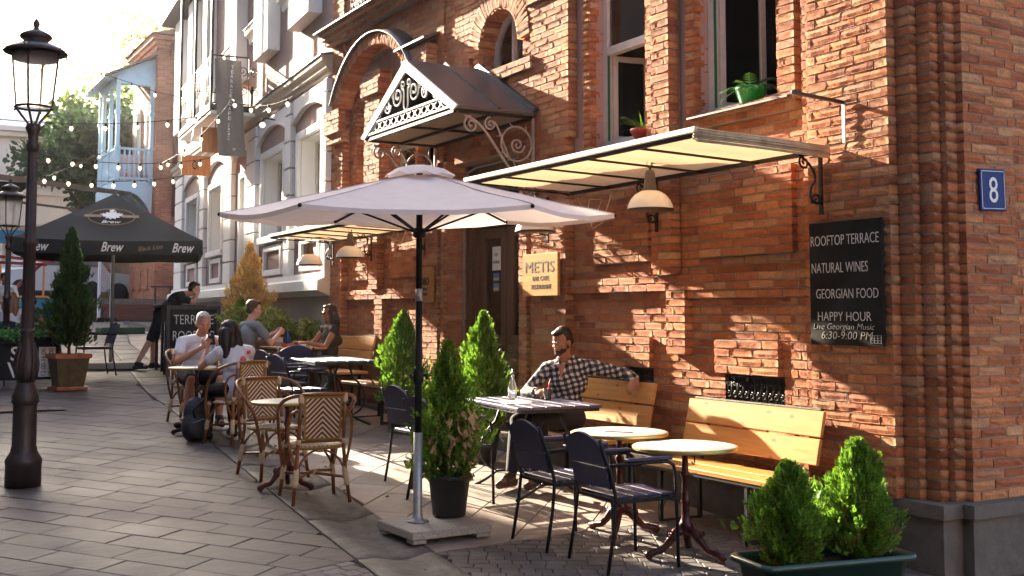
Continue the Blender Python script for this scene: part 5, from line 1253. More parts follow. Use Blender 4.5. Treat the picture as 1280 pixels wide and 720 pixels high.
# ------------------------------------------------------------ potted conifers
pt = thing('potted_conifer', 'tall slim conifer in a black pot standing on the umbrella slab', 'plant', gloc(3.62, 7.18, .087))
round_pot(pt, .115, .145, .285, 'potblack'); trunk(pt, 1.0, .016, .25, branches=18)
thuja(pt, 1.0, .215, .22, 3300, 'thuja', 11, size=.08, lean=(-.02, 0), shape=lambda t: np.where(t < .12, .45+.4*t/.12, np.where(t < .5, .95-.15*(t-.12), np.maximum(.02, .9*(1-(t-.45)/.55)**.85*.8+.02))))
rg_ = np.random.default_rng(5); n = 260; ph = rg_.uniform(2.2, 5.2, n); P_ = np.stack([.13*np.cos(ph)*rg_.uniform(.6, 1.3, n), .13*np.sin(ph)*rg_.uniform(.6, 1.3, n), rg_.uniform(.25, .45, n)], 1); V, Fc = scatter(P_, np.stack([np.cos(ph), np.sin(ph), .6+0*ph], 1), rg_.uniform(.02, .04, n), LEAF, rg_); fast_mesh('weeds', V, Fc, mat('fresh_leaf', (.06, .22, .03), .5, island=.3), pt)
n = 90; ph = rg_.uniform(3.6, 5.6, n); P_ = np.stack([.19*np.cos(ph)*rg_.uniform(.7, 1.1, n), .19*np.sin(ph)*rg_.uniform(.7, 1.1, n), rg_.uniform(.38, .75, n)], 1); V, Fc = scatter(P_, np.stack([np.cos(ph)*.5, np.sin(ph)*.5, -.6+0*ph], 1), rg_.uniform(.05, .085, n), SPR, rg_); fast_mesh('dry_sprays', V, Fc, mat('dry_spray', (.42, .27, .13), .8, island=.2), pt)
pt = thing('potted_conifer', 'conifer in a black pot right in front of the wooden door', 'plant', gloc(5.12, 9.45)); round_pot(pt, .12, .155, .30, 'potblack'); trunk(pt, 1.0, .02, .25); thuja(pt, 1.14, .25, .28, 3600, 'thuja', 12, size=.08)
pt = thing('potted_conifer', 'conifer in a black pot left of the umbrella pole against the brick wall', 'plant', gloc(5.20, 11.45)); round_pot(pt, .15, .185, .36, 'potblack'); trunk(pt, 1.0, .02, .3); thuja(pt, 1.04, .28, .30, 3400, 'thuja', 13, size=.08)
# green trough with two thujas
tr = thing('planter', 'dark green plastic trough planter at the bottom right corner', 'planter', gloc(4.67, 4.66), R(-10)); tr.scale = (1.14, 1, 1)
k = MB(); sh = lambda a, b, z: [(-a, -b, z), (a, -b, z), (a, b, z), (-a, b, z)]
def rr2(a, b, z, c=.05, n=5):
    o = []
    for cx_, cy_, s in ((a-c, b-c, 0), (-a+c, b-c, 1), (-a+c, -b+c, 2), (a-c, -b+c, 3)):
        for i in range(n+1): t = (s+i/n)*PI/2; o.append((cx_+c*math.cos(t), cy_+c*math.sin(t), z))
    return o
rings = [rr2(.36, .14, 0), rr2(.40, .17, .25), rr2(.43, .20, .252), rr2(.435, .205, .262), rr2(.43, .20, .285), rr2(.415, .185, .285), rr2(.39, .165, .26), rr2(.38, .155, .21)]
m_ = len(rings[0]); vv = [p_ for r_ in rings for p_ in r_]; fs = [(q*m_+i, q*m_+(i+1) % m_, (q+1)*m_+(i+1) % m_, (q+1)*m_+i) for q in range(len(rings)-1) for i in range(m_)]+[tuple(range(m_))[::-1]]
k.add(vv, fs, 0, True); k.build('trough', 'planter', tr); k = MB(); k.add(rr2(.385, .16, .225), [tuple(range(m_))]); k.build('soil', 'soil', tr)
# the two bushes (plants of their own)
b1 = thing('thuja_bush', 'lighter thuja bush on the left in the green trough', 'bush', gloc(4.48, 4.73, .22)); trunk(b1, .45, .016, 0, branches=16, br=.12); thuja(b1, .57, .165, .0, 4000, 'thuja', 21, size=.06, shape=lambda t: np.where(t < .35, .62+.38*np.sin(t/.35*PI/2), (np.maximum(0, 1-t)/.65)**.5))
b2 = thing('thuja_bush', 'taller darker thuja bush on the right in the green trough', 'bush', gloc(4.94, 4.65, .22)); trunk(b2, .5, .016, 0, branches=16, br=.12); thuja(b2, .66, .175, .02, 4600, 'thuja', 22, size=.06, shape=lambda t: np.where(t < .35, .60+.40*np.sin(t/.35*PI/2), (np.maximum(0, 1-t)/.65)**.5))
# ------------------------------------------------------------ stucco building next door (local: +y along the street, -x towards it)
SB = thing('stucco_building', 'mauve and white stuccoed town house with rusticated pilasters next to the brick house', 'building', (5.72, 15.05, .3), -R(4.8))
SBW = SB.matrix_basis
def sp(mb, name, m, par=None):
    o = mb.build(name, m, par or SB)
    if not par: o.location = (0, 0, -.3)
    return o
MAIN = dict(m='stucco_mauve')
HO = [(.42, 1.75, 3.16, 4.52), (2.72, 4.24, 3.16, 4.52), (5.62, 6.10, 2.30, 4.38), (7.95, 9.33, 3.16, 4.48), (10.86, 12.4, 3.16, 4.48)]
k = MB(); zs = sorted({-1, 9.2}|{h for q in HO for h in q[2:]})
for za, zb in zip(zs, zs[1:]):
    iv = [(0.02, 14.2)]
    for a, b, c, d in sorted(HO):
        if c <= za and zb <= d:
            n_ = []
            for p_, q_ in iv:
                if p_ < a < q_: n_ += [(p_, a), (b, q_)]
                else: n_.append((p_, q_))
            iv = n_
    for p_, q_ in iv: k.box(0, .35, p_, q_, za, zb)
k.box(.35, 7, .02, .1, -1, 9.2); k.box(.35, 7, 14.1, 14.2, -1, 9.2); k.box(6.9, 7, .1, 14.1, -1, 9.2); k.box(.35, 6.9, .1, 14.1, 9.1, 9.2)
sp(k, 'wall', 'stucco_mauve')
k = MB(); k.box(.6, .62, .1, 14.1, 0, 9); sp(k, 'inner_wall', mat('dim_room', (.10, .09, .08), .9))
k = MB(); k.box(-.04, 0, .02, 14.22, -.6, 2.08); sp(k, 'plinth', mat('grey_plinth_render', (.20, .17, .155), .9, bump=.2))
k = MB(); k.prism([(-.02, 2.08), (-.20, 2.16), (-.20, 2.30), (-.10, 2.34), (-.10, 2.42), (0, 2.42), (0, 2.08)], .02, 14.24, 'y'); sp(k, 'ledge', 'stucco_white')
k = MB(); k.box(-.05, -.04, .76, 2.2, 1.27, 1.69); sp(k, 'basement_vent', 'dark')
for z in (1.05, 1.37):
    k = MB(); k.bbox(-.06, -.04, .04, .72, z, z+.29, b=.01); sp(k, 'stone_block', 'stucco_white')
# white rusticated pilasters, block by block
for a, b in ((.02, .20), (2.10, 2.46), (4.62, 5.36), (6.78, 7.50), (9.82, 10.32), (12.80, 13.9)):
    z = 2.42
    while z < 5.15:
        h_ = min(.43, 5.2-z); k = MB(); k.bbox(-.10, 0, a, b, z, z+h_-.022, b=.012); sp(k, 'rustic_block', 'stucco_white'); z += .43
    k = MB(); k.box(-.075, 0, a+.02, b-.02, 2.42, 5.2); sp(k, 'pilaster_core', mat('joint_shadow_grey', (.30, .26, .24), .9) if 'joint_shadow_grey' not in bpy.data.materials else bpy.data.materials['joint_shadow_grey'])
# white spandrels over segmental arches
for a, b in ((.20, 2.10), (2.46, 4.62), (5.36, 6.78), (7.50, 9.82), (10.32, 12.80)):
    n = 14; w_ = b-a; rise = .20*w_/2; pts = [(a+w_*i/n, 4.80+rise*math.sin(PI*i/n)**.8) for i in range(n+1)]
    k = MB(); k.prism(pts+[(b, 5.2), (a, 5.2)], -.055, 0, 'x'); sp(k, 'spandrel', 'stucco_white')
    k = MB(); k.tube([(-.06, y, z+.012) for y, z in pts], .022, 6); sp(k, 'arch_moulding', 'stucco_white')
# windows with deep white surrounds, panels below
for (a, b, c, d) in HO:
    door = c < 3
    k = MB(); t = .12
    for q in ((a-t, a, c-(0 if door else .1), d+t), (b, b+t, c-(0 if door else .1), d+t), (a, b, d, d+t)): k.bbox(-.07, 0, *q, b=.01)
    if not door: k.bbox(-.11, 0, a-t-.03, b+t+.03, c-.14, c-.02, b=.01)
    w_ = sp(k, 'window' if not door else 'door', 'stucco_white')
    k = MB(); k.box(0, .30, a, a+.01, c, d); k.box(0, .30, b-.01, b, c, d); k.box(0, .30, a+.01, b-.01, d-.01, d); k.box(0, .3, a+.01, b-.01, c, c+.01); k.build('reveal', 'stucco_white', w_)
    k = MB(); f = .05; fm = 'framewood' if not door else 'black'
    ys_ = [a+.01, b-.01-f]+([(a+b)/2-f/2] if b-a > .8 else [])
    for y in ys_: k.bbox(.22, .28, y, y+f, c+.01, d-.01)
    k.bbox(.222, .278, a+.01+f, b-.01-f, c+.01, c+f); k.bbox(.222, .278, a+.01+f, b-.01-f, d-f, d-.01)
    if door: k.bbox(.222, .278, a+.01+f, b-.01-f, 3.3, 3.36)
    k.build('frame', fm, w_); k = MB(); k.box(.25, .255, a+.05, b-.05, c+.05, d-.05); k.build('pane', 'glass', w_)
    if not door:
        k = MB(); y0_, y1_ = a+.1, b-.1
        for q in ((y0_, y0_+.12, 2.47, 2.98), (y1_-.12, y1_, 2.47, 2.98), (y0_+.12, y1_-.12, 2.47, 2.57), (y0_+.12, y1_-.12, 2.88, 2.98)): k.bbox(-.05, 0, *q, b=.01)
        sp(k, 'panel_frame', 'stucco_white')
# cornice, upper floor
k = MB(); k.prism([(0, 5.26), (-.06, 5.26), (-.07, 5.31), (-.11, 5.33), (-.12, 5.39), (-.17, 5.43), (-.18, 5.50), (0, 5.52)], .0, 14.3, 'y'); sp(k, 'cornice', mat('beige_cornice', (.48, .41, .34), .85, var=.08))
k = MB(); k.prism([(0, 5.525), (-.20, 5.503), (-.20, 5.515), (0, 5.56)], -.02, 14.32, 'y'); sp(k, 'cornice_flashing', 'roofmetal')
for a, b in ((.62, 1.9), (3.26, 4.35), (5.9, 6.4), (9.1, 9.6), (11.0, 11.6), (12.9, 13.6)):
    k = MB(); k.bbox(-.22, 0, a, b, 6.27, 9.1, b=.01); sp(k, 'white_bay', 'stucco_white')
for a, b in ((2.10, 2.95), (4.6, 5.5), (6.7, 7.6)):
    k = MB(); k.prism([(0, 6.85), (-.05, 6.85), (-.07, 6.95), (-.14, 7.0), (-.15, 7.10), (0, 7.12)], a, b, 'y'); sp(k, 'upper_sill', 'stucco_white'); k = MB(); k.prism([(0, 7.125), (-.17, 7.103), (-.17, 7.115), (0, 7.15)], a, b, 'y'); sp(k, 'sill_flashing', 'roofmetal')
k = MB(); n = 12; k.prism([(9.95, 5.8)]+[(10.2+.3*math.cos(PI-PI*i/n)+.05, 6.6+.45*math.sin(PI*i/n)) for i in range(n+1)]+[(10.55, 5.8)], -.1, 0, 'x'); sp(k, 'niche', 'stucco_white')
k = MB(); k.box(-.5, 7.1, -.05, 14.3, 9.2, 9.35); sp(k, 'roof', 'roofmetal')
# balcony of iron, with frame up to its roof
BL = thing('iron_balcony', 'iron balcony with scrolled railing and frame on the stuccoed house', 'balcony', SBW @ Vector((-.44, 6.35, 5.05)), -R(4.8))
k = MB(); k.bbox(-.46, .44, -1.75, 1.75, 0, .06); k.build('soffit', 'stucco_white', BL); k = MB(); k.bbox(-.48, .44, -1.77, 1.77, .062, .17); k.build('floor_slab', 'iron', BL)
def rail_panel(p0, p1, z0_, z1_, n):
    k = MB(); p0, p1 = Vector(p0), Vector(p1); d = (p1-p0); 
    for z in (z0_+.03, z1_): k.bar(p0+Vector((0, 0, z)), p1+Vector((0, 0, z)), .025, .025)
    pl = 'xz' if abs(d.x) > abs(d.y) else 'yz'; h_ = z1_-z0_
    for i in range(n):
        c = p0+d*(i+.5)/n; w_ = d.length/n
        k.tube(spiral((c.x, c.y, z0_+h_*.30), w_*.42, 1.5, PI/2, pl, 14, dirn=1 if i % 2 else -1), .009, 5); k.tube(spiral((c.x, c.y, z0_+h_*.72), w_*.42, 1.5, -PI/2, pl, 14, dirn=-1 if i % 2 else 1), .009, 5)
        q = p0+d*i/n; k.tube([q+Vector((0, 0, z0_)), q+Vector((0, 0, z1_))], .007, 5)
    return k
rail_panel((-.44, -1.73, 0), (.42, -1.73, 0), .17, 1.05, 4).build('railing', 'iron', BL)
rail_panel((-.44, -1.73, 0), (-.44, 1.73, 0), .17, 1.05, 15).build('railing', 'whiteiron', BL)
rail_panel((-.44, 1.73, 0), (.42, 1.73, 0), .17, 1.05, 4).build('railing', 'iron', BL)
for y in (-1.73, 0.0, 1.73): k = MB(); k.bar((-.45, y, .1), (-.45, y, 3.3), .05, .05); k.build('post', 'iron', BL)
k = MB(); k.bbox(-.55, .44, -1.85, 1.85, 3.3, 3.4); k.build('balcony_roof', 'roofmetal', BL)
for y in (-1.7,): k = rail_panel((-.42, y, 0), (.42, y, 0), 2.3, 2.7, 4); k.build('frieze', 'iron', BL)
bc = thing('balcony_chair', 'orange wooden chair on the iron balcony', 'chair', SBW @ Vector((-.35, 5.0, 5.22)), R(20))
k = MB(); [k.bbox(-.2, .2, .17, .19, z, z+.09) for z in (.62, .75)]; k.build('back_slat', mat('orange_stain', (.45, .16, .03), .5), bc); k = MB(); k.bbox(-.2, .2, -.2, .2, .42, .45); k.build('seat', bpy.data.materials['orange_stain'], bc)
for sx_ in (-1, 1): k = MB(); k.bar((sx_*.18, .18, 0), (sx_*.18, .18, .85), .03, .03); k.bar((sx_*.18, -.18, 0), (sx_*.18, -.18, .42), .03, .03); k.build('leg', 'iron', bc)
# banner
bn = thing('banner', 'long grey cloth banner reading TERRACE CAFE hanging from the iron balcony', 'banner', SBW @ Vector((-.62, 4.55, 4.30)), -R(4.8))
k = MB(); nx, nz = 8, 22; vs_ = []
for j in range(nz+1):
    for i in range(nx+1):
        t = j/nz; x = (i/nx-.5)*.47+.10*(1-t); vs_.append((x, .035*math.sin(i*1.5+t*3)*(.4+t*.6)+.02*math.sin(t*11+i*.6), 1.72*t))
k.add(vs_, [(j*(nx+1)+i, j*(nx+1)+i+1, (j+1)*(nx+1)+i+1, (j+1)*(nx+1)+i) for j in range(nz) for i in range(nx)], 0, True)
k.build('cloth', mat('grey_banner_cloth', (.17, .155, .145), .8, var=.1), bn, fix=False)
for i, c in enumerate('TERRACE'): fit_text(c, .045, .062, 'white', bn, (.07-i*.004, -.07, 1.58-i*.085), ROT_FRONT)
for i, c in enumerate('CAFE'): fit_text(c, .05, .062, 'white', bn, (.03, -.07, .92-i*.085), ROT_FRONT)
for i, c in enumerate('OPINION'): fit_text(c, .028, .03, 'white', bn, (.02, -.07, .56-i*.045), ROT_FRONT)
fit_text('OP', .05, .045, 'white', bn, (.12, -.06, .12), ROT_FRONT)
wo = wood_mat('orange_sign_wood', (.38, .13, .03), (.55, .22, .06), .5, axis='z', knots=False)
s1 = thing('hanging_sign', 'square orange wooden sign with dark OP monogram hanging under the balcony', 'sign', SBW @ Vector((-.84, 6.35, 4.14)), -R(4.8)); k = MB(); k.bbox(-.27, .27, -.02, .02, 0, .38); k.build('board', wo, s1); fit_text('OP', .15, .17, 'black', s1, (0, -.024, .20), ROT_FRONT, ext=.003)
k = MB(); k.tube([(-.15, 0, .38), (-.05, 0, .93)], .006, 5); k.tube([(.15, 0, .38), (.05, 0, .93)], .006, 5); k.build('chain', 'galv', s1)
s2 = thing('hanging_sign', 'second orange wooden sign half hidden behind the grey banner', 'sign', SBW @ Vector((-.72, 5.1, 4.42)), -R(4.8)); k = MB(); k.bbox(-.24, .20, -.02, .02, 0, .46); k.build('board', wo, s2); k = MB(); k.tube([(0, 0, .46), (0, 0, .63)], .008, 5); k.build('hanger', 'iron', s2)
# wall fitting with bulb
wl = thing('wall_bulb', 'bare bulb on a small black bracket between the pilasters', 'lamp', SBW @ Vector((-.10, 3.1, 4.65))); k = MB(); k.tube([(0, 0, .1), (-.2, 0, .12), (-.22, 0, .05)], .012, 6); k.build('bracket', 'iron', wl); k = MB(); k.ball((-.22, 0, 0), .045, 12); k.build('bulb', 'bulb', wl)

# ------------------------------------------------------------ far brick house with pale blue balcony
def bricktex(name, sc_=1.0):
    m = bpy.data.materials.new(name); m.use_nodes = True; n = m.node_tree.nodes; l = m.node_tree.links; b = n['Principled BSDF']; b.inputs['Roughness'].default_value = .9
    ge = n.new('ShaderNodeNewGeometry'); sx_ = n.new('ShaderNodeSeparateXYZ'); l.new(ge.outputs['Position'], sx_.inputs[0]); ad = n.new('ShaderNodeMath'); l.new(sx_.outputs[0], ad.inputs[0]); l.new(sx_.outputs[1], ad.inputs[1])
    cb = n.new('ShaderNodeCombineXYZ'); l.new(ad.outputs[0], cb.inputs[0]); l.new(sx_.outputs[2], cb.inputs[1])
    bt_ = n.new('ShaderNodeTexBrick'); bt_.inputs['Scale'].default_value = 1; bt_.inputs['Brick Width'].default_value = .26; bt_.inputs['Row Height'].default_value = .075; bt_.inputs['Mortar Size'].default_value = .010
    bt_.inputs['Color1'].default_value = (.32, .095, .042, 1); bt_.inputs['Color2'].default_value = (.44, .17, .078, 1); bt_.inputs['Mortar'].default_value = (.27, .20, .16, 1)
    l.new(cb.outputs[0], bt_.inputs[0]); nz = n.new('ShaderNodeTexNoise'); nz.inputs['Scale'].default_value = 1.2; nz.inputs['Detail'].default_value = 8; l.new(ge.outputs['Position'], nz.inputs[0])
    hs = n.new('ShaderNodeHueSaturation'); mr = n.new('ShaderNodeMapRange'); mr.inputs[1].default_value = .3; mr.inputs[2].default_value = .7; mr.inputs[3].default_value = .7; mr.inputs[4].default_value = 1.3; l.new(nz.outputs[0], mr.inputs[0]); l.new(mr.outputs[0], hs.inputs['Value']); l.new(bt_.outputs[0], hs.inputs['Color']); l.new(hs.outputs[0], b.inputs['Base Color'])
    bp = n.new('ShaderNodeBump'); bp.inputs['Distance'].default_value = .02; bp.inputs['Strength'].default_value = .7; inv = n.new('ShaderNodeMath'); inv.operation = 'SUBTRACT'; inv.inputs[0].default_value = 1; l.new(bt_.outputs['Fac'], inv.inputs[1]); l.new(inv.outputs[0], bp.inputs['Height']); l.new(bp.outputs[0], b.inputs['Normal'])
    return m
M['farbrick'] = bricktex('far_brickwork')
FB = thing('brick_house', 'tall brick house at the end of the street with a pale blue wooden balcony', 'building', (8.2, 37.6, 1.6))
def fp(mb, name, m, par=None):
    o = mb.build(name, m, par or FB)
    if not par: o.location = (-8.2, -37.6, -1.6)
    return o
k = MB(); k.box(8.2, 16, 37.6, 41.5, 1, 10.9); fp(k, 'wall', 'farbrick')
for i in range(3): k = MB(); k.box(8.2-.08*(i+1), 16, 37.6-.08*(i+1), 41.5+.08*(i+1), 10.5+i*.16, 10.65+i*.16); fp(k, 'cornice', 'farbrick')
k = MB(); k.add([(7.9, 37.3, 10.99), (7.9, 41.8, 10.99), (12, 41.8, 12.2), (12, 37.3, 12.2), (16.2, 41.8, 10.99), (16.2, 37.3, 10.99)], [(0, 3, 2, 1), (3, 5, 4, 2), (0, 5, 3), (1, 2, 4)]); fp(k, 'roof', mat('rust_roof', (.20, .10, .08), .7, var=.2))
k = MB(); k.box(9.2, 10.2, 38.4, 39.2, 11, 12.4); fp(k, 'chimney', 'farbrick')
k = MB(); k.tube([(8.78, 37.50, 5.0), (8.78, 37.50, 10.3)], .09, 10); k.lathe([(.09, 0), (.12, .12), (.22, .2), (.22, .5), (.25, .52), (.25, .58)], (8.78, 37.5, 10.15), 10); fp(k, 'drainpipe', mat('brown_drainpipe', (.10, .035, .025), .5))
k = MB(); k.box(8.92, 9.6, 37.3, 37.6, 1.6, 5.0); fp(k, 'dark_cladding', 'black')
for z in (2.6, 3.6, 4.6):
    for y in (38.4, 39.5, 40.6): k = MB(); k.bbox(8.1, 8.21, y, y+.5, z, z+.14, b=.03); k.box(8.17, 8.205, y+.06, y+.44, z+.16, z+.7); fp(k, 'recessed_panel', 'farbrick')
for y in (38.5, 40.1):
    k = MB(); k.box(8.14, 8.21, y, y+.8, 6.3, 8.9); w_ = fp(k, 'window', 'stucco_white'); k = MB(); k.box(8.10, 8.15, y+.1, y+.7, 6.4, 8.8); o = k.build('pane', 'glass', w_)
BB = thing('wooden_balcony', 'pale blue wooden balcony with balusters, posts and sloping roof on the far brick house', 'balcony', (7.6, 39.8, 5.4))
def wp_(mb, name, m='bluewood'):
    o = mb.build(name, m, BB); o.location = (-7.6, -39.8, -5.4); return o
xa, xb, ya, yb = 6.98, 8.2, 38.0, 41.2
k = MB(); k.bbox(xa, xb-.01, ya, yb, 6.0, 6.16); wp_(k, 'floor'); k = MB(); k.bbox(xa-.04, xa+.02, ya-.04, yb, 5.62, 6.02); wp_(k, 'fascia')
n = 12; pts = [(xa, 6.0)]+[(xa, 5.62)]+[(xa+(xb-.05-xa)*(1-math.cos(PI/2*i/n)), 5.62-.0-.50*(1-math.cos(PI/2*i/n))+.32*math.sin(PI/2*i/n)*(1-i/n)) for i in range(n+1)]+[(xb-.05, 6.0)]
for i in range(5):
    y = ya+(yb-ya-.1)*i/4; k = MB(); n2 = 10
    arc = [(xa+.05+(xb-.1-xa)*j/n2, 5.60+.26*math.sin(PI/2*min(1, j/n2*1.6))-.75*(j/n2)**3) for j in range(n2+1)]
    k.prism([(xa, 6.0)]+[(xa, 5.6)]+arc+[(xb-.02, 6.0)], y, y+.09, 'y'); wp_(k, 'arched_bracket')
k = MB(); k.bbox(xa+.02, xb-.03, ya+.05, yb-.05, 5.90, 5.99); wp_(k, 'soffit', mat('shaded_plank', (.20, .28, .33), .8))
for x, y in ((xa+.06, ya+.06), (xa+.06, ya+1.25), (xa+.06, ya+2.5), (xa+.06, yb-.06), (xb-.08, ya+.06)):
    k = MB(); k.bar((x, y, 6.1), (x, y, 9.5), .12, .12); k.bbox(x-.09, x+.09, y-.09, y+.09, 8.35, 8.47); k.bbox(x-.09, x+.09, y-.09, y+.09, 7.2, 7.3); wp_(k, 'post')
def balus(x0, y0, x1, y1, n):
    k = MB(); k.bar((x0, y0, 7.22), (x1, y1, 7.22), .10, .07); wp_(k, 'handrail'); k = MB(); k.bar((x0, y0, 6.25), (x1, y1, 6.25), .08, .06); wp_(k, 'bottom_rail')
    for i in range(n):
        t = (i+.5)/n; k = MB(); k.lathe([(.03, 6.27), (.03, 6.35), (.055, 6.5), (.06, 6.6), (.03, 6.85), (.05, 6.95), (.03, 7.1), (.03, 7.2)], (x0+(x1-x0)*t, y0+(y1-y0)*t, 0), 8); wp_(k, 'baluster')
balus(xa+.06, ya+.06, xb-.05, ya+.06, 7); balus(xa+.06, ya+.06, xa+.06, yb-.06, 22)
k = MB(); k.bar((xa+.06, ya, 9.45), (xa+.06, yb, 9.45), .14, .22); k.bar((xa, ya+.06, 9.45), (xb, ya+.06, 9.45), .14, .22); wp_(k, 'top_beam')
k = MB(); k.prism([(xa-.0, 9.5), (xb, 9.5), (xb, 10.3), (xa, 9.78)], ya+.03, ya+.08, 'y'); wp_(k, 'gable_boards')
for i in range(14): k = MB(); x = xa+.04+i*.083; k.box(x, x+.012, ya+.015, ya+.03, 9.55, 9.75+.42*(x-xa)); wp_(k, 'board_joint')
k = MB(); k.add([(xa-.45, ya-.3, 9.55), (xb, ya-.3, 10.42), (xb, yb+.3, 10.42), (xa-.45, yb+.3, 9.55), (xa-.45, ya-.3, 9.47), (xb, ya-.3, 10.34), (xb, yb+.3, 10.34), (xa-.45, yb+.3, 9.47)], [(0, 1, 2, 3), (4, 7, 6, 5), (0, 4, 5, 1), (3, 2, 6, 7), (0, 3, 7, 4)]); wp_(k, 'roof', mat('brown_roof_edge', (.13, .07, .06), .6))
for i in range(8): y = ya+.1+i*.5; k = MB(); k.bar((xa-.40, y, 9.45), (xb, y, 10.25), .07, .09); wp_(k, 'rafter')
lnd = thing('laundry', 'red and white cloth hanging inside the blue balcony', 'cloth', (7.7, 39.4, 6.3)); k = MB(); k.add([(-.3, 0, 0), (.3, .02, 0), (.3, 0, .9), (-.3, 0, .9), (0, .06, .45)], [(0, 1, 4), (1, 2, 4), (2, 3, 4), (3, 0, 4)]); k.build('cloth', mat('red_check_cloth', (.5, .12, .10), .8, col2=(.7, .6, .55), scale=20), lnd)

# ------------------------------------------------------------ pale classical building behind, left
WB = thing('pale_building', 'hazy cream classical building with blue grey sheet roof behind the street lamp', 'building', (2, 52, 2.2))
def wb(mb, name, m): o = mb.build(name, m, WB); o.location = (-2, -52, -2.2); return o
M['cream'] = mat('cream_render', (.66, .62, .55), .9, var=.05, scale=1)
k = MB(); k.box(-14, 9.2, 52, 60, 1, 9.6); wb(k, 'wall', 'cream')
k = MB(); k.add([(-14.2, 51.6, 9.75), (9.4, 51.6, 9.75), (9.4, 56, 11.4), (-14.2, 56, 11.4), (9.4, 60.4, 9.75), (-14.2, 60.4, 9.75)], [(0, 1, 2, 3), (3, 2, 4, 5), (1, 4, 2), (0, 3, 5)]); wb(k, 'roof', mat('blue_grey_sheet_roof', (.28, .34, .40), .5, metal=.3))
for i in range(24): x = -14+i*1.0; k = MB(); k.bar((x, 51.6, 9.77), (x, 56, 11.42), .05, .07); wb(k, 'roof_seam', 'whiteiron')
for z, d in ((9.35, .35), (9.55, .5), (6.9, .2), (5.3, .15)): k = MB(); k.bbox(-14-d, 9.2+d, 52-d, 52.02, z, z+.2); wb(k, 'cornice', 'cream')
for i in range(9):
    x = -9+i*2.1; k = MB(); k.bbox(x-.12, x+1.12, 51.92, 52.0, 6.98+.25, 9.0, b=.02); w_ = wb(k, 'window', 'cream'); k = MB(); k.box(x, x+1.0, 51.88, 51.93, 7.4, 8.8); k.build('pane', 'glass', w_)
for i in range(10):
    for j in range(3): k = MB(); k.bbox(-13+i*2.3, -13+i*2.3+2.2, 51.95, 52.0, 3.0+j*.76, 3.0+j*.76+.7, b=.04); wb(k, 'stone_course', 'cream')
k = MB(); k.lathe([(3.0, 0), (2.9, .9), (2.4, 1.9), (1.4, 2.7), (.2, 3.1)], (-1.5, 57, 14.4), 20); wb(k, 'dome', 'cream')
k = MB(); k.box(-14, 3.6, 52.4, 59.6, 9.7, 14.2); wb(k, 'unseen_shade_storey', 'cream')  # out-of-view storey added to keep the sun off the far street
k = MB(); k.bbox(-14.3, 3.9, 52.1, 59.9, 14.2, 14.45); wb(k, 'shade_storey_cornice', 'cream')
gw = thing('garden_wall', 'beige rendered wall behind the parked cars', 'wall', (8, 47, 2.2)); k = MB(); k.bbox(-3.4, 8, 0, .4, 0, 3.0, b=.03); k.build('wall', mat('beige_render', (.36, .29, .22), .9, var=.12, scale=2), gw); k = MB(); k.bbox(-3.5, 8.1, -.06, .46, 3.0, 3.12, b=.03); k.build('coping', 'cream', gw)

# ------------------------------------------------------------ unseen house blocks, added to shade the street and hold back sky light
def plain_block(name, label, x0, x1, y0, y1, z0_, z1_, m, face):
    t = thing(name, label, 'building', (x0, y0, z0_)); k = MB(); k.box(0, x1-x0, 0, y1-y0, 0, z1_-z0_); k.build('wall', m, t)
    k = MB(); k.bbox(-.3, x1-x0+.3, -.3, y1-y0+.3, z1_-z0_+.002, z1_-z0_+.3); k.build('cornice', 'stucco_white', t)
    if face == 'E':
        n = int((y1-y0)/2.6)
        for fl in range(int((z1_-z0_)/3.3)):
            for i in range(n):
                y = 1.0+i*2.6; z = 1.0+fl*3.2; k = MB(); k.bbox(x1-x0, x1-x0+.08, y-.12, y+1.12, z-.12, z+1.9); w_ = k.build('window', 'stucco_white', t); k = MB(); k.box(x1-x0+.075, x1-x0+.09, y, y+1, z, z+1.78); k.build('pane', 'glass', w_)
    else:
        n = int((x1-x0)/2.6)
        for fl in range(int((z1_-z0_)/3.3)):
            for i in range(n):
                x = 1.0+i*2.6; z = 1.0+fl*3.2; k = MB(); k.bbox(x-.12, x+1.12, -.08, 0, z-.12, z+1.9); w_ = k.build('window', 'stucco_white', t); k = MB(); k.box(x, x+1, -.09, -.075, z, z+1.78); k.build('pane', 'glass', w_)
    return t
plain_block('unseen_house', 'unseen house block placed and sized to shade the left of the street', -14, .10, 29, 32.5, 1.0, 13.2, 'stucco_mauve', 'S')
plain_block('unseen_house', 'long brown house block, unseen, added to hold back sky light from the left', -14, -3.2, -22, 25, -1.5, 11.5, mat('brown_render', (.20, .14, .11), .9, var=.1, scale=1), 'E')
plain_block('unseen_house', 'unseen house block added behind the camera to hold back sky light', -3, 16, -26, -18, -2.0, 9.5, M['brown_render'] if 'brown_render' in M else bpy.data.materials['brown_render'], 'S')

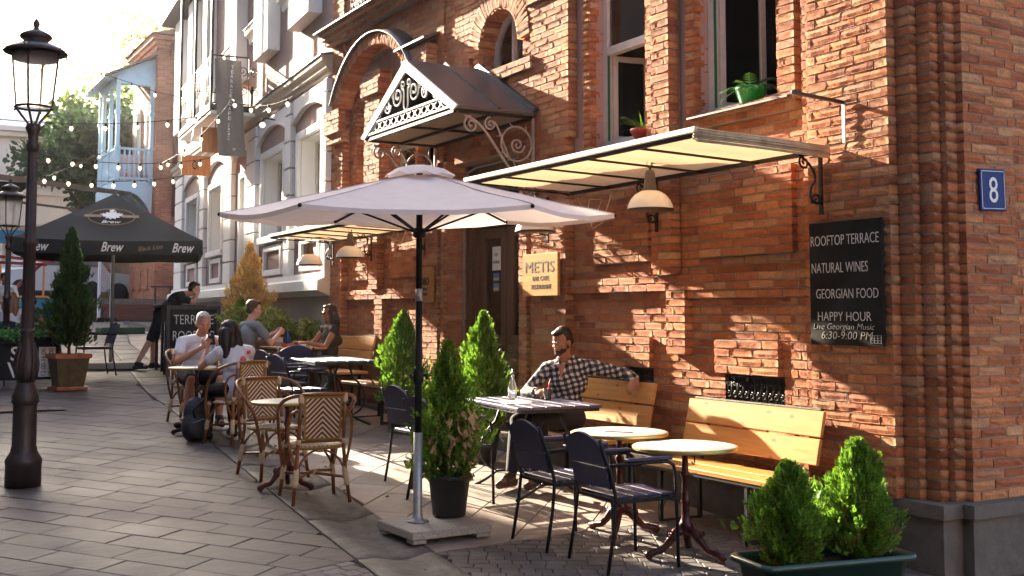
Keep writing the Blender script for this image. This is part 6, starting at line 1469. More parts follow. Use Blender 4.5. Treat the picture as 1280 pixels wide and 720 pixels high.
# ------------------------------------------------------------ trees
def tree(name, label, loc, h, r, m, n, seed, trunk_r=.18, group=None, size=.22, clear=.35, squash=1.0):
    t = thing(name, label, 'tree', loc, 0, group); rg = np.random.default_rng(seed); rr = random.Random(seed)
    k = MB(); pts = [Vector((rr.uniform(-.1, .1)*i/5*h*.2, rr.uniform(-.1, .1)*i/5*h*.2, h*.8*i/6)) for i in range(7)]
    k.tube(pts, [trunk_r*(1-.85*i/6) for i in range(7)], 9); cl = []
    for i in range(16):
        a = rr.uniform(0, 2*PI); z = h*(clear+(1-clear)*rr.uniform(.0, .85)); l_ = r*rr.uniform(.4, .9)*(1-.45*max(0, (z/h-.6))/.4); e = Vector((math.cos(a)*l_, math.sin(a)*l_, min(z+l_*.35, h*.97)))
        b = Vector((0, 0, max(z-h*.12, h*.2))); k.tube([b, b.lerp(e, .5)+Vector((0, 0, .1)), e], [trunk_r*.35, trunk_r*.2, trunk_r*.06], 6); cl.append(e)
    k.build('trunk', 'bark', t)
    C = np.array([list(c) for c in cl]+[[rr.uniform(-.5, .5)*r, rr.uniform(-.5, .5)*r, h*rr.uniform(.55, .95)] for _ in range(10)])
    ci = rg.integers(0, len(C), n); d = rg.normal(size=(n, 3)); d /= np.linalg.norm(d, axis=1, keepdims=True); rad = r*rg.uniform(.22, .42, len(C))[ci]*rg.random(n)**.4
    P_ = C[ci]+d*rad[:, None]*np.array([1, 1, .75*squash]); V, Fc = scatter(P_, d+rg.normal(size=(n, 3))*.5-np.array([0, 0, .25]), size*rg.uniform(.6, 1.3, n), LEAF, rg)
    fast_mesh('crown', V, Fc, m, t); return t
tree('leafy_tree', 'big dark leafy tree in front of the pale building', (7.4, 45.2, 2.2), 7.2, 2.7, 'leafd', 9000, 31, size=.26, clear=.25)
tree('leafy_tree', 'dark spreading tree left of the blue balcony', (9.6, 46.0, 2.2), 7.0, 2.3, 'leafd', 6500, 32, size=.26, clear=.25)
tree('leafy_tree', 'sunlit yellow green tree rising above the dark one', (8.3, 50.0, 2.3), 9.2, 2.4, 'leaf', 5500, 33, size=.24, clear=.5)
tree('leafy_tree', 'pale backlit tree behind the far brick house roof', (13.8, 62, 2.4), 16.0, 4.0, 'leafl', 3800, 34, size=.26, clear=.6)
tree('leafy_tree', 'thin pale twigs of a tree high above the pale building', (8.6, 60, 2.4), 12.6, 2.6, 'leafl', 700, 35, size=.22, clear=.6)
# ------------------------------------------------------------ steps up to the parking level
st = thing('stone_steps', 'three reddish brown steps at the end of the street', 'steps', (7.6, 35.6, 1.62))
for i in range(4): k = MB(); k.bbox(-1.5, 1.2, i*.32, 1.6, i*.17, i*.17+.165, b=.01); k.build('step', mat('red_brown_stone', (.11, .042, .03), .7, var=.2) if i == 0 else bpy.data.materials['red_brown_stone'], st)
hr_ = thing('handrail', 'dark metal handrail on posts beside the reddish steps', 'railing', (7.95, 35.3, 1.62))
for x in (-.2, .25, .7): k = MB(); k.bar((x, 0, 0), (x, 0, 1.0), .05, .05); k.build('post', 'lampiron', hr_)
k = MB(); k.bar((-.35, 0, 1.03), (.85, 0, 1.03), .06, .05); k.build('rail', 'lampiron', hr_); k = MB(); k.bar((.7, .03, 1.0), (.9, .9, 1.5), .05, .05); k.build('rail', 'lampiron', hr_)
for i, x in enumerate((6.0, 6.35)):
    bo = thing('bollard', ('pale metal post left of the reddish steps', 'second pale metal post, nearer the reddish steps')[i], 'bollard', (x, 34.6, 1.59)); k = MB(); k.lathe([(.09, 0), (.09, .02), (.05, .04), (.05, 1.9), (.03, 1.95), (.001, 1.96)], (0, 0, 0), 12); k.build('post', 'galv', bo); k = MB(); k.bbox(-.14, .14, -.14, .14, 0, .12); k.build('foot', 'black', bo)
kb = thing('green_planter_box', 'low mossy green box on the paving below the steps', 'box', (5.55, 29.0, gz(29)), R(10)); k = MB(); k.bbox(-.55, .55, -.2, .2, 0, .16, b=.02); k.build('box', mat('mossy_green', (.05, .085, .045), .8, var=.3), kb)

# ------------------------------------------------------------ cars
def car(loc, rz, col, label, suv=True):
    t = thing('parked_car', label, 'car', loc, rz, 'parked cars'); paint = mat('paint_'+col[0], col[1], .35, metal=.1, var=.0, coat=1)
    L, W_, H = 4.5, 1.8, 1.68
    # side outline (x forward)
    sec = [(-2.2, .45), (-2.25, .95), (-2.05, 1.15), (-1.75, 1.62), (-1.2, 1.70), (.2, 1.68), (.55, 1.58), (1.15, 1.12), (1.9, 1.02), (2.2, .86), (2.25, .45), (1.95, .32), (-2.0, .32)]
    k = MB(); n = len(sec); cols_ = [-1, -.86, -.5, 0, .5, .86, 1]; vs_ = []
    for c in cols_:
        for x, z in sec:
            tuck = (z-1.1)*.22 if z > 1.1 else 0; y = c*(W_/2-max(0, tuck)); sx_ = 1-.035*abs(c)**4; zz = z-(.05*abs(c)**3 if z > 1.0 else 0); vs_.append((x*sx_, y, zz))
    fs = [(a*n+i, a*n+(i+1) % n, (a+1)*n+(i+1) % n, (a+1)*n+i) for a in range(6) for i in range(n)]+[tuple(range(n)), tuple(range(6*n, 7*n))[::-1]]
    k.add(vs_, fs, 0, False); k.build('body', paint, t)
    k = MB(); k.add([(1.13, -.70, 1.15), (1.13, .70, 1.15), (.57, .60, 1.575), (.57, -.60, 1.575)], [(0, 1, 2, 3)]); 
    k = MB()
    k.prism([(1.165, 1.145), (1.14, 1.145), (.56, 1.60), (.585, 1.60)], -.68, .68, 'y'); k.build('windscreen', 'carglass', t)
    for s in (-1, 1):
        k = MB(); k.prism([(-1.75, 1.18), (.98, 1.18), (.45, 1.54), (-1.62, 1.56)], s*(W_/2-.085), s*(W_/2-.03), 'y'); k.build('side_window', 'carglass', t)
        k = MB(); k.bbox(2.02, 2.22, s*.62-.17, s*.62+.17, .78, .94, b=.03); k.build('headlight', 'frost', t)
        k = MB(); k.bbox(-2.27, -2.2, s*.72-.1, s*.72+.1, .85, 1.15, b=.02); k.build('tail_light', mat('red_lamp', (.3, .01, .01), .3) if 'red_lamp' not in bpy.data.materials else bpy.data.materials['red_lamp'], t)
        k = MB(); k.bbox(.75, .90, s*1.0-.11, s*1.0+.11, 1.15, 1.30, b=.04); k.build('mirror', paint, t)
        for x in (-1.4, 1.42):
            k = MB(); k.xf = Matrix.Translation((x, s*(W_/2-.10), .34)) @ Matrix.Rotation(PI/2, 4, 'X'); k.lathe([(.20, -.11), (.33, -.11), (.35, -.08), (.35, .08), (.33, .11), (.20, .11)], (0, 0, 0), 28); w_ = k.build('wheel', 'black', t)
            k = MB(); k.xf = Matrix.Translation((x, s*(W_/2-.10), .34)) @ Matrix.Rotation(PI/2, 4, 'X'); k.lathe([(.001, -.09), (.06, -.10), (.20, -.07), (.20, .07), (.06, .10), (.001, .09)], (0, 0, 0), 28)
            for q in range(5): a = q*2*PI/5; k.bar((.03*math.cos(a), .03*math.sin(a), .095*-s*-1), (.21*math.cos(a), .21*math.sin(a), .095*-s*-1), .05, .03)
            k.build('rim', 'galv', w_)
    k = MB(); k.bbox(2.18, 2.27, -.75, .75, .38, .60, b=.03); k.build('bumper', 'black', t); k = MB(); k.bbox(2.18, 2.26, -.40, .40, .66, .82, b=.02); k.build('grille', 'black', t)
    k = MB(); k.bbox(2.262, 2.275, -.26, .26, .45, .56, b=.003); k.build('number_plate', 'white', t)
    return t
M['carglass'] = mat('car_glass', (.30, .40, .48), .06, metal=.7, var=.05, coat=1)  # blue colour stands in for sky reflected in the glass
car((5.35, 41.9, 2.29), R(208), ('silver', (.50, .57, .64)), 'silver blue estate car parked facing the cafe on the left')
car((7.35, 45.2, 2.29), R(-24), ('grey', (.30, .33, .32)), 'grey car parked side on behind the tall potted conifer')

# ------------------------------------------------------------ street lamps
def lamp_post(loc, sc_, label, detail=True):
    t = thing('street_lamp', label, 'street lamp', loc, R(20), 'cast iron street lamps')
    k = MB(); k.lathe([(.142, 0), (.142, .18), (.146, .19), (.146, .22), (.120, .26), (.104, .29), (.104, .31), (.096, .33), (.094, .66), (.096, .68), (.112, .70), (.106, .72), (.110, .74), (.092, .79), (.075, .83), (.072, .86)], (0, 0, 0), 32); k.build('base', 'lampiron', t)
    k = MB(); k.lathe([(.072, .86), (.085, .92), (.09, .98), (.078, 1.08), (.058, 1.18), (.050, 1.26), (.062, 1.28), (.052, 1.31)], (0, 0, 0), 28)
    for i in range(8): a0_ = 2*PI*i/8; k.tube([(math.cos(a0_+q*.09)*r_, math.sin(a0_+q*.09)*r_, z) for q, (r_, z) in enumerate(((.075, .88), (.09, .95), (.092, 1.02), (.08, 1.10), (.06, 1.19)))], [.006, .012, .013, .010, .004], 6)
    k.build('leaf_collar', 'lampiron', t)
    k = MB(); n = 40; prof = [(.050, 1.30), (.046, 2.0), (.060, 2.01), (.060, 2.05), (.043, 2.07), (.038, 2.82)]; vs_ = []; fs = []
    for r_, z in prof:
        for i in range(n): a = 2*PI*i/n; q = r_*(1+.06*math.cos(10*a)); vs_.append((q*math.cos(a), q*math.sin(a), z))
    for j in range(len(prof)-1):
        for i in range(n): fs.append((j*n+i, j*n+(i+1) % n, (j+1)*n+(i+1) % n, (j+1)*n+i))
    k.add(vs_, fs, 0, True); k.build('shaft', 'lampiron', t)
    k = MB(); k.lathe([(.038, 2.80), (.055, 2.83), (.055, 2.87), (.038, 2.90), (.044, 2.96), (.065, 3.01), (.060, 3.03), (.05, 3.05), (.001, 3.06)], (0, 0, 0), 24); k.build('capital', 'lampiron', t)
    for i in range(4):
        a = PI/4+PI/2*i; c, s = math.cos(a), math.sin(a); k = MB()
        k.tube([(c*.04, s*.04, 3.0), (c*.05, s*.05, 3.06), (c*.10, s*.10, 3.12), (c*.142, s*.142, 3.18), (c*.165, s*.165, 3.17)], .010, 6)
        k.tube([(c*.150, s*.150, 3.19), (c*.195, s*.195, 3.66)], .009, 6); k.tube(spiral((c*.23, s*.23, 3.70), .03, 1.1, 0, 'xz', 12, r1=.5), .005, 5); k.build('lantern_arm', 'lampiron', t)
    k = MB(); k.tube([(.150*math.cos(2*PI*i/32), .150*math.sin(2*PI*i/32), 3.19) for i in range(32)], .011, 6, closed=True); k.build('lantern_ring', 'lampiron', t)
    k = MB(); k.lathe([(.146, 3.20), (.192, 3.66), (.190, 3.66), (.143, 3.20)], (0, 0, 0), 40); k.build('lantern_glass', M['lglass'], t)
    k = MB(); k.lathe([(.19, 3.655), (.215, 3.665), (.255, 3.655), (.262, 3.665), (.235, 3.69), (.20, 3.715), (.15, 3.735), (.105, 3.75), (.10, 3.765), (.125, 3.785), (.135, 3.80), (.12, 3.825), (.07, 3.85), (.03, 3.87), (.02, 3.885), (.028, 3.90), (.03, 3.92), (.012, 3.955), (.001, 3.965)], (0, 0, 0), 40); k.lathe([(.185, 3.60), (.190, 3.655), (.001, 3.656)], (0, 0, 0), 30); k.build('lantern_roof', 'lampiron', t)
    t.scale = (sc_,)*3; return t
lg = bpy.data.materials.new('milky_lantern_glass'); lg.use_nodes = True; n_ = lg.node_tree.nodes; l_ = lg.node_tree.links; n_.remove(n_['Principled BSDF'])
a_ = n_.new('ShaderNodeBsdfTransparent'); b_ = n_.new('ShaderNodeBsdfTranslucent'); b_.inputs[0].default_value = (.9, .9, .9, 1); c_ = n_.new('ShaderNodeMixShader'); c_.inputs[0].default_value = .35; l_.new(a_.outputs[0], c_.inputs[1]); l_.new(b_.outputs[0], c_.inputs[2]); l_.new(c_.outputs[0], n_['Material Output'].inputs[0]); M['lglass'] = lg
lamp_post(gloc(1.165, 9.86), .957, 'tall brown cast iron street lamp standing at the left, nearest the camera')
lamp_post((1.93, 18.9, gz(19)-.75), .957, 'smaller looking street lamp behind the near one at the left edge')

# ------------------------------------------------------------ black promotional parasol
bp_ = thing('black_parasol', 'big black square parasol with white crest and script lettering', 'parasol', gloc(3.66, 19.9), R(-13))
hb = 1.42; zr, za_ = 2.72-gz(19.9)+.10, 3.86-gz(19.9)
for i in range(4):
    a, b = [(-hb, -hb), (hb, -hb), (hb, hb), (-hb, hb)][i], [(-hb, -hb), (hb, -hb), (hb, hb), (-hb, hb)][(i+1) % 4]; k = MB(); vv = []; nr = 8
    for r_ in range(nr+1):
        t = r_/nr
        for c in range(9):
            f = c/8; x, y = (a[0]*(1-f)+b[0]*f)*t, (a[1]*(1-f)+b[1]*f)*t; vv.append((x, y, zr+.18+(za_-zr-.18)*(1-t)**1.05-.03*math.sin(PI*f)*t))
    k.add(vv, [(r_*9+c, r_*9+c+1, (r_+1)*9+c+1, (r_+1)*9+c) for r_ in range(nr) for c in range(8)], 0, True); vl = vv[-9:]; k.add(vl+[(v[0]*1.003, v[1]*1.003, v[2]-.22-.012*math.sin(c*2.2)) for c, v in enumerate(vl)], [(c, c+1, 10+c, 9+c) for c in range(8)], 0, True)
    k.build('canopy_panel', mat('black_canvas', (.016, .016, .018), .8, var=.2) if i == 0 else bpy.data.materials['black_canvas'], bp_, fix=False)
k = MB(); k.lathe([(.03, 0), (.03, za_-.02), (.001, za_)], (0, 0, 0), 12); k.build('pole', 'galv', bp_)
k = MB(); k.bbox(-.4, .4, -.4, .4, 0, .10); k.build('base', 'granite', bp_)
for sx_ in (-1, 1):
    for sy_ in (-1, 1): k = MB(); k.tube([(0, 0, za_-.06), (sx_*hb*.98, sy_*hb*.98, zr+.16)], .014, 6); k.build('rib', 'galv', bp_)
sl_ = math.atan2(za_-zr-.18, hb); ROTC = (sl_, 0, 0)
yc_, zc_ = -hb*.56, zr+.18+(za_-zr-.18)*(1-.56)+.022
k = MB(); k.tube([(.36*math.cos(2*PI*i/36), .29*math.sin(2*PI*i/36), 0) for i in range(36)], .009, 4, closed=True); o = k.build('crest_ring', mat('tan_print', (.30, .22, .12), .8), bp_); o.location = (0, yc_, zc_); o.rotation_euler = ROTC
k = MB(); k.box(-.42, -.16, -.03, .05, -.002, .004); k.box(.16, .42, -.03, .05, -.002, .004); o = k.build('crest_band', bpy.data.materials['tan_print'], bp_); o.location = (0, yc_, zc_+.006); o.rotation_euler = ROTC
k = MB()
def star(cx_, cy_, r0, r1, n, z=.004, ph_=0): return [(cx_+(r0 if i % 2 else r1)*math.cos(PI*i/n+ph_), cy_+(r0 if i % 2 else r1)*math.sin(PI*i/n+ph_)) for i in range(2*n)]
k.prism(star(0, .04, .10, .15, 11), .0, .006, 'z'); k.prism(star(-.12, .06, .03, .07, 7), .0, .005, 'z'); k.prism(star(.12, .06, .03, .07, 7), .0, .005, 'z'); k.prism(star(0, .21, .03, .06, 5), 0, .005, 'z')
o = k.build('crest', 'white', bp_); o.location = (0, yc_, zc_+.004); o.rotation_euler = ROTC
o = fit_text('Brew', .30, .10, 'white', bp_, (0, yc_-.12, zc_-.09), ROTC, shear=.3, offset=.01)
for x, s_ in ((-1.05, 1), (0.05, 1), (1.12, 1)): fit_text('Brew', .34, .15, 'white', bp_, (x, -hb*1.012, zr+.055), (PI/2, 0, 0), shear=.35, offset=.012)
fit_text('Black Lion', .38, .07, bpy.data.materials['tan_print'], bp_, (.62, -hb*1.012, zr+.05), (PI/2, R(-8), 0), shear=.35)

# ------------------------------------------------------------ left cafe: menu board with plants, potted tree, chairs, booth
mb_ = thing('menu_barrier', 'black barrier board with white letters and opening hours, topped by green plants', 'sign', gloc(1.86, 17.3), R(-4))
k = MB(); k.bbox(-.95, .62, -.02, .02, .10, .62, b=.01); k.build('panel', 'black', mb_); k = MB(); [k.bar((x, 0, 0), (x, 0, .66), .03, .03) for x in (-.9, -.1, .58)]; k.bar((-.95, 0, .16), (.62, 0, .16), .03, .03); k.build('frame', 'iron', mb_)
fit_text('SI', .17, .20, 'white', mb_, (.06, -.024, .47), ROT_FRONT, offset=.012); fit_text('V', .17, .22, 'white', mb_, (.02, -.024, .24), ROT_FRONT, offset=.012); fit_text('PIZZA', .6, .20, 'white', mb_, (-.5, -.024, .47), ROT_FRONT, offset=.012); fit_text('WINE', .55, .22, 'white', mb_, (-.5, -.024, .24), ROT_FRONT, offset=.012)
k = MB(); k.box(.34, .56, -.026, -.021, .14, .56); k.build('hours_card', 'white', mb_)
fit_text('12:00-16:00', .38, .06, 'black', mb_, (.40, -.028, .35), (PI/2, -PI/2, 0), ext=.0005, offset=.006); fit_text('19:00-23:00', .38, .06, 'black', mb_, (.50, -.028, .35), (PI/2, -PI/2, 0), ext=.0005, offset=.006)
k = MB(); k.bbox(-.95, .62, -.09, .09, .60, .70); k.build('trough', 'black', mb_)
rg_ = np.random.default_rng(8); n = 1500; P_ = np.stack([rg_.uniform(-1.0, .72, n), rg_.normal(0, .09, n), .75+rg_.normal(0, .05, n)], 1); V, Fc = scatter(P_, rg_.normal(size=(n, 3))+np.array([0, -.4, .1]), rg_.uniform(.03, .06, n), LEAF, rg_); fast_mesh('leaves', V, Fc, M['fresh_leaf'] if 'fresh_leaf' in M else bpy.data.materials['fresh_leaf'], mb_)
pt = thing('potted_conifer', 'tall dark bushy conifer in a square glazed terracotta pot at the left', 'plant', gloc(2.52, 16.75), R(8)); pt.scale = (.82, .82, 1)
k = MB()
def sq(a, z): return [(-a, -a, z), (a, -a, z), (a, a, z), (-a, a, z)]
rg2 = [sq(.20, .03), sq(.27, .44), sq(.30, .44), sq(.30, .50), sq(.265, .50), sq(.255, .44)]; vv = [p_ for r_ in rg2 for p_ in r_]; k.add(vv, [(q*4+i, q*4+(i+1) % 4, (q+1)*4+(i+1) % 4, (q+1)*4+i) for q in range(5) for i in range(4)]+[(3, 2, 1, 0)]); k.mi = [0 if 0 <= n_i < 4 else 1 for n_i in range(len(k.f))]; k.build('pot', [mat('olive_glaze', (.10, .065, .022), .35, var=.5, scale=9, coat=.4), 'terra'], pt)
k = MB(); k.bbox(-.26, .26, -.26, .26, 0, .05, b=.01); k.build('saucer', 'terra', pt); k = MB(); k.add(sq(.258, .45), [(0, 1, 2, 3)]); k.build('soil', 'soil', pt)
trunk(pt, 1.6, .03, .44, branches=20, br=.35); thuja(pt, 1.66, .33, .60, 5000, 'thujad', 41, size=.12, shape=lambda t: np.where(t < .25, .7+.3*np.sin(t/.25*PI/2), ((1-t)/.75)**.72))
lc = copy_tree(c0); place(lc, gloc(3.20, 18.7), R(185), 'dark metal chair right of the tall potted conifer'); 
lc = copy_tree(c0); place(lc, gloc(1.98, 19.3), R(85), 'grey chair on which the fair haired woman sits')
tl_ = copy_tree(s0); place(tl_, gloc(2.3, 20.2), R(5), 'cafe table between the fair haired woman and the man in grey')
for i, (x, y) in enumerate(((2.2, 20.0), (2.42, 20.2))):
    pl = thing('plate', ('white plate of food on the left cafe table', 'second white plate on the left cafe table')[i], 'plate', gloc(x, y, .737)); k = MB(); k.lathe([(.07, 0), (.13, .02), (.13, .024), (.07, .006), (.001, .006)], (0, 0, 0), 20); k.build('plate', 'white', pl); k = MB(); k.ball((0, 0, .02), .05, 8, sz=.5); k.build('food', mat('food_%d' % i, (.4, .2, .08), .7, var=.4), pl)
yc = thing('yellow_stool', 'yellow round topped chair beyond the left cafe table', 'chair', gloc(2.75, 23.5)); k = MB(); k.bbox(-.28, .28, -.02, .02, .55, .8, b=.018); k.build('back', mat('ochre_seat', (.45, .22, .03), .5), yc); k = MB(); k.bbox(-.25, .25, 0, .42, .43, .46); k.build('seat', bpy.data.materials['ochre_seat'], yc)
for sx_ in (-1, 1): k = MB(); k.bar((sx_*.2, 0, 0), (sx_*.2, 0, .6), .03, .03); k.bar((sx_*.2, .38, 0), (sx_*.2, .38, .43), .03, .03); k.build('leg', 'iron', yc)
bo_ = thing('kiosk', 'black kiosk corner at the left edge behind the street lamp', 'kiosk', (.2, 21.5, gz(21.5))); k = MB(); k.bbox(0, 1.84, 0, 1.5, 0, 3.0, b=.02); k.build('wall', 'black', bo_); k = MB(); k.bbox(-.1, 2.2, -.5, 1.6, 3.0, 3.1); k.build('roof', 'black', bo_)
k = MB(); k.bbox(1.2, 2.35, -.35, -.25, 2.05, 2.28); k.build('blue_band', mat('turquoise_paint', (.05, .26, .42), .5), bo_)
bxp = bpy.data.materials['turquoise_paint']
tc_ = thing('blue_cart', 'turquoise cart with red slanting bars behind the seated cafe guests', 'cart', (2.4, 25.2, gz(25.2))); k = MB(); k.bbox(.0, 1.05, 0, .8, .25, .98, b=.02); k.build('box', bxp, tc_)
k = MB(); k.bbox(0, 1.05, -.02, .82, .99, 1.04); k.build('shelf', 'pine', tc_)
red = mat('red_painted_bar', (.28, .015, .02), .4)
for a, b in (((-.3, -.1, 1.85), (1.05, -.1, 1.75)), ((-.3, -.1, 1.72), (.9, -.1, 1.68)), ((.05, -.1, .9), (.8, -.1, 1.7)), ((-.3, -.1, 1.3), (.1, -.1, .7))): k = MB(); k.bar(a, b, .06, .06); k.build('red_bar', red, tc_)
for x in (.1, .95): k = MB(); k.bar((x, .7, 1.0), (x, .7, 1.75), .04, .04); k.build('post', 'pine', tc_)
for x in (.2, .85): k = MB(); k.xf = Matrix.Translation((x, -.03, .2)) @ Matrix.Rotation(PI/2, 4, 'X'); k.lathe([(.05, -.03), (.19, -.03), (.2, 0), (.19, .03), (.05, .03)], (0, 0, 0), 20); k.build('wheel', 'black', tc_)
dg_ = thing('drain_cover', 'rusty brown metal drain cover set in the street left of the lamp', 'drain cover', gloc(1.62, 14.75, .004)); k = MB(); k.bbox(-.8, .38, -.28, .28, 0, .006, b=.002); k.build('plate', mat('rusty_plate', (.10, .05, .035), .6, var=.3), dg_); k = MB(); k.bbox(.39, .55, -.28, .28, 0, .004, b=.001); k.build('concrete_edge', 'greypaving', dg_)
bm_ = thing('wooden_beam', 'long brown timber beam slanting across behind the lamp post', 'beam', (1.9, 21, 3.98)); k = MB(); k.bar((-.6, -.6, .16), (3.4, 6, .62), .07, .10); k.build('beam', 'lampiron', bm_)
bm_ = thing('wooden_beam', 'thinner brown beam below the other one behind the lamp post', 'beam', (1.9, 21.3, 3.70)); k = MB(); k.bar((-.6, -.6, .1), (3.3, 6, .42), .03, .045); k.build('beam', 'lampiron', bm_)

# ------------------------------------------------------------ A-board, high table, planter group by the stuccoed house
ab = thing('chalk_a_board', 'black folding chalkboard reading TERRACE ROOFTOP standing in the street', 'sign', gloc(4.60, 18.15), R(-6))
k = MB(); k.xf = Matrix.Rotation(R(-5), 4, 'X'); k.bbox(-.39, .39, -.012, .012, .22, 1.06, b=.004); k.build('board', 'board', ab); k = MB(); k.xf = Matrix.Rotation(R(-5), 4, 'X')
for q in ((-.42, -.36, 0, 1.12), (.36, .42, 0, 1.12)): k.bbox(q[0], q[1], -.02, .02, q[2], q[3])
k.bbox(-.36, .36, -.02, .02, 1.062, 1.12); k.bbox(-.36, .36, -.02, .02, .16, .215); k.build('frame', mat('weathered_black_wood', (.05, .045, .045), .8, var=.4), ab)
k = MB(); k.xf = Matrix.Translation((0, .35, 0)) @ Matrix.Rotation(R(9), 4, 'X')
for q in ((-.42, -.36), (.36, .42)): k.bbox(q[0], q[1], -.02, .02, 0, 1.08)
k.build('rear_leg', bpy.data.materials['weathered_black_wood'], ab)
for i, tx in enumerate(('TERRACE', 'ROOFTOP', 'TO GO')): fit_text(tx, (.62, .64, .50)[i], .15, 'chalk', ab, (-.0, -.026+.0875*(.88-i*.24)*1.0, .90-i*.255), (PI/2-R(5)*-1, 0, 0) if 0 else (PI/2-R(5), 0, 0), offset=-.006)
ht = thing('high_table', 'black high table on which the man in black leans', 'table', gloc(4.62, 19.15)); k = MB(); k.bbox(-.38, .38, -.26, .26, 1.04, 1.09); k.build('top', 'black', ht); k = MB(); [k.bar((a, b, 0), (a, b, 1.04), .04, .04) for a in (-.33, .33) for b in (-.2, .2)]; k.build('legs', 'iron', ht); 
bx = thing('timber_planter', 'rust brown timber planter box against the stuccoed house', 'planter', gloc(5.35, 17.0), -R(4.8))
for i in range(4): k = MB(); k.bbox(-.55, .45, -1.5, 1.6, .02+i*.17, .18+i*.17, b=.008); k.build('plank', mat('rust_timber', (.20, .075, .03), .7, var=.25) if i == 0 else bpy.data.materials['rust_timber'], bx)
dc = thing('dry_conifer', 'dead golden conifer glowing in the sun in front of the stuccoed house', 'tree', gloc(5.35, 17.7, .5)); trunk(dc, 1.6, .025, 0); thuja(dc, 1.62, .33, .0, 3600, 'thujag', 51, size=.15, shape=lambda t: np.where(t < .3, .75+.25*np.sin(t/.3*PI/2), ((1-t)/.7)**.9))
gc_ = thing('young_conifer', 'narrow bright green conifer right beside the chalk A-board', 'tree', gloc(4.98, 16.9, .0)); round_pot(gc_, .12, .15, .28, 'potblack'); trunk(gc_, .9, .015, .25); thuja(gc_, 1.05, .19, .25, 1800, 'thuja', 52, size=.09)
def juniper(loc, label, seed, n=1100, r=.45, h=.45, m='juniper'):
    t = thing('juniper', label, 'bush', loc); rg = np.random.default_rng(seed); rr = random.Random(seed); k = MB(); P_ = []; D_ = []
    for i in range(16):
        a = rr.uniform(0, 2*PI); l_ = r*rr.uniform(.6, 1.3); hh = h*rr.uniform(.5, 1.2); pts = [Vector((math.cos(a)*l_*t_, math.sin(a)*l_*t_, hh*math.sin(t_*2.3))) for t_ in (0, .25, .5, .75, 1)]; k.tube(pts, [.01, .008, .006, .004, .002], 5)
        for q in range(n//16):
            t_ = rr.uniform(.15, 1); j = min(3, int(t_*4)); p_ = pts[j].lerp(pts[j+1], t_*4-j); P_.append(list(p_+Vector((rr.gauss(0, .03), rr.gauss(0, .03), rr.gauss(0, .03))))); d = (pts[j+1]-pts[j]).normalized(); D_.append([d.x+rr.gauss(0, .4), d.y+rr.gauss(0, .4), d.z+rr.gauss(0, .4)])
    k.build('stems', 'bark', t); P_ = np.array(P_); V, Fc = scatter(P_, np.array(D_), rg.uniform(.06, .13, len(P_)), SPR, rg); fast_mesh('foliage', V, Fc, m, t)
juniper(gloc(5.05, 15.9, .62), 'drooping yellow green juniper behind the dark haired woman', 61, r=.5, h=.45); juniper(gloc(5.2, 16.4, .55), 'juniper spilling between the dry conifer and the man in grey', 62, r=.45); juniper(gloc(5.45, 15.45, .55), 'juniper behind the couple\'s table under the white ledge', 63, n=1500, r=.55, h=.42)

# ------------------------------------------------------------ strings of bulbs
def string(label, pts, bulbs, sag=.0, wire_r=.006):
    t = thing('string_lights', label, 'string lights', pts[0], 0, 'festoon light strings over the street'); b0_ = Vector(pts[0]); k = MB(); path = []
    for p_, q_ in zip(pts, pts[1:]):
        p_, q_ = Vector(p_), Vector(q_)
        for i in range(13):
            s_ = i/12; path.append(p_.lerp(q_, s_)-Vector((0, 0, sag*4*s_*(1-s_)))-b0_)
    k.tube(path, wire_r, 5); k.build('wire', 'black', t)
    L = [0]
    for a, b in zip(path, path[1:]): L.append(L[-1]+(b-a).length)
    for i in range(bulbs):
        d = L[-1]*(i+.5)/bulbs; j = max(q for q in range(len(L)-1) if L[q] <= d); c = path[j].lerp(path[j+1], (d-L[j])/max(1e-6, L[j+1]-L[j]))
        k = MB(); k.lathe([(.016, -.045), (.018, 0), (.008, .01)], tuple(c), 8); s_ = k.build('socket', 'black', t)
        k = MB(); k.lathe([(.001, -.115), (.018, -.098), (.026, -.080), (.024, -.066), (.014, -.046)], tuple(c), 12); k.build('bulb', 'bulb', t)
def atd(x, y, d):
    v = _F+_R*((x-640)/F_PX)+_U*((293.3-y)/F_PX); return tuple(CAM+v*d)
string('string of bulbs crossing behind the street lamp towards the iron balcony', [atd(-30, 146, 15.5), atd(262, 144, 19.0)], 7, sag=.12)
string('string of bulbs running in front of the blue balcony balusters', [atd(45, 192, 17), atd(262, 198, 19.6)], 8, sag=.12)
string('lowest string of bulbs just above the black parasol', [atd(40, 218, 17), atd(228, 220, 20)], 7, sag=.10)
string('short steep string of bulbs rising to the blue balcony', [atd(45, 226, 17), atd(133, 188, 30)], 3, sag=.02)
string('highest string of bulbs from the sky to the brick house', [atd(60, 60, 18), atd(165, 104, 21), atd(232, 121, 24)], 5, sag=.05)
string('string of bulbs passing along the balcony and the white cornice', [atd(200, 205, 19.3), atd(290, 124, 17.6), atd(372, 117, 15.9)], 8, sag=.14)
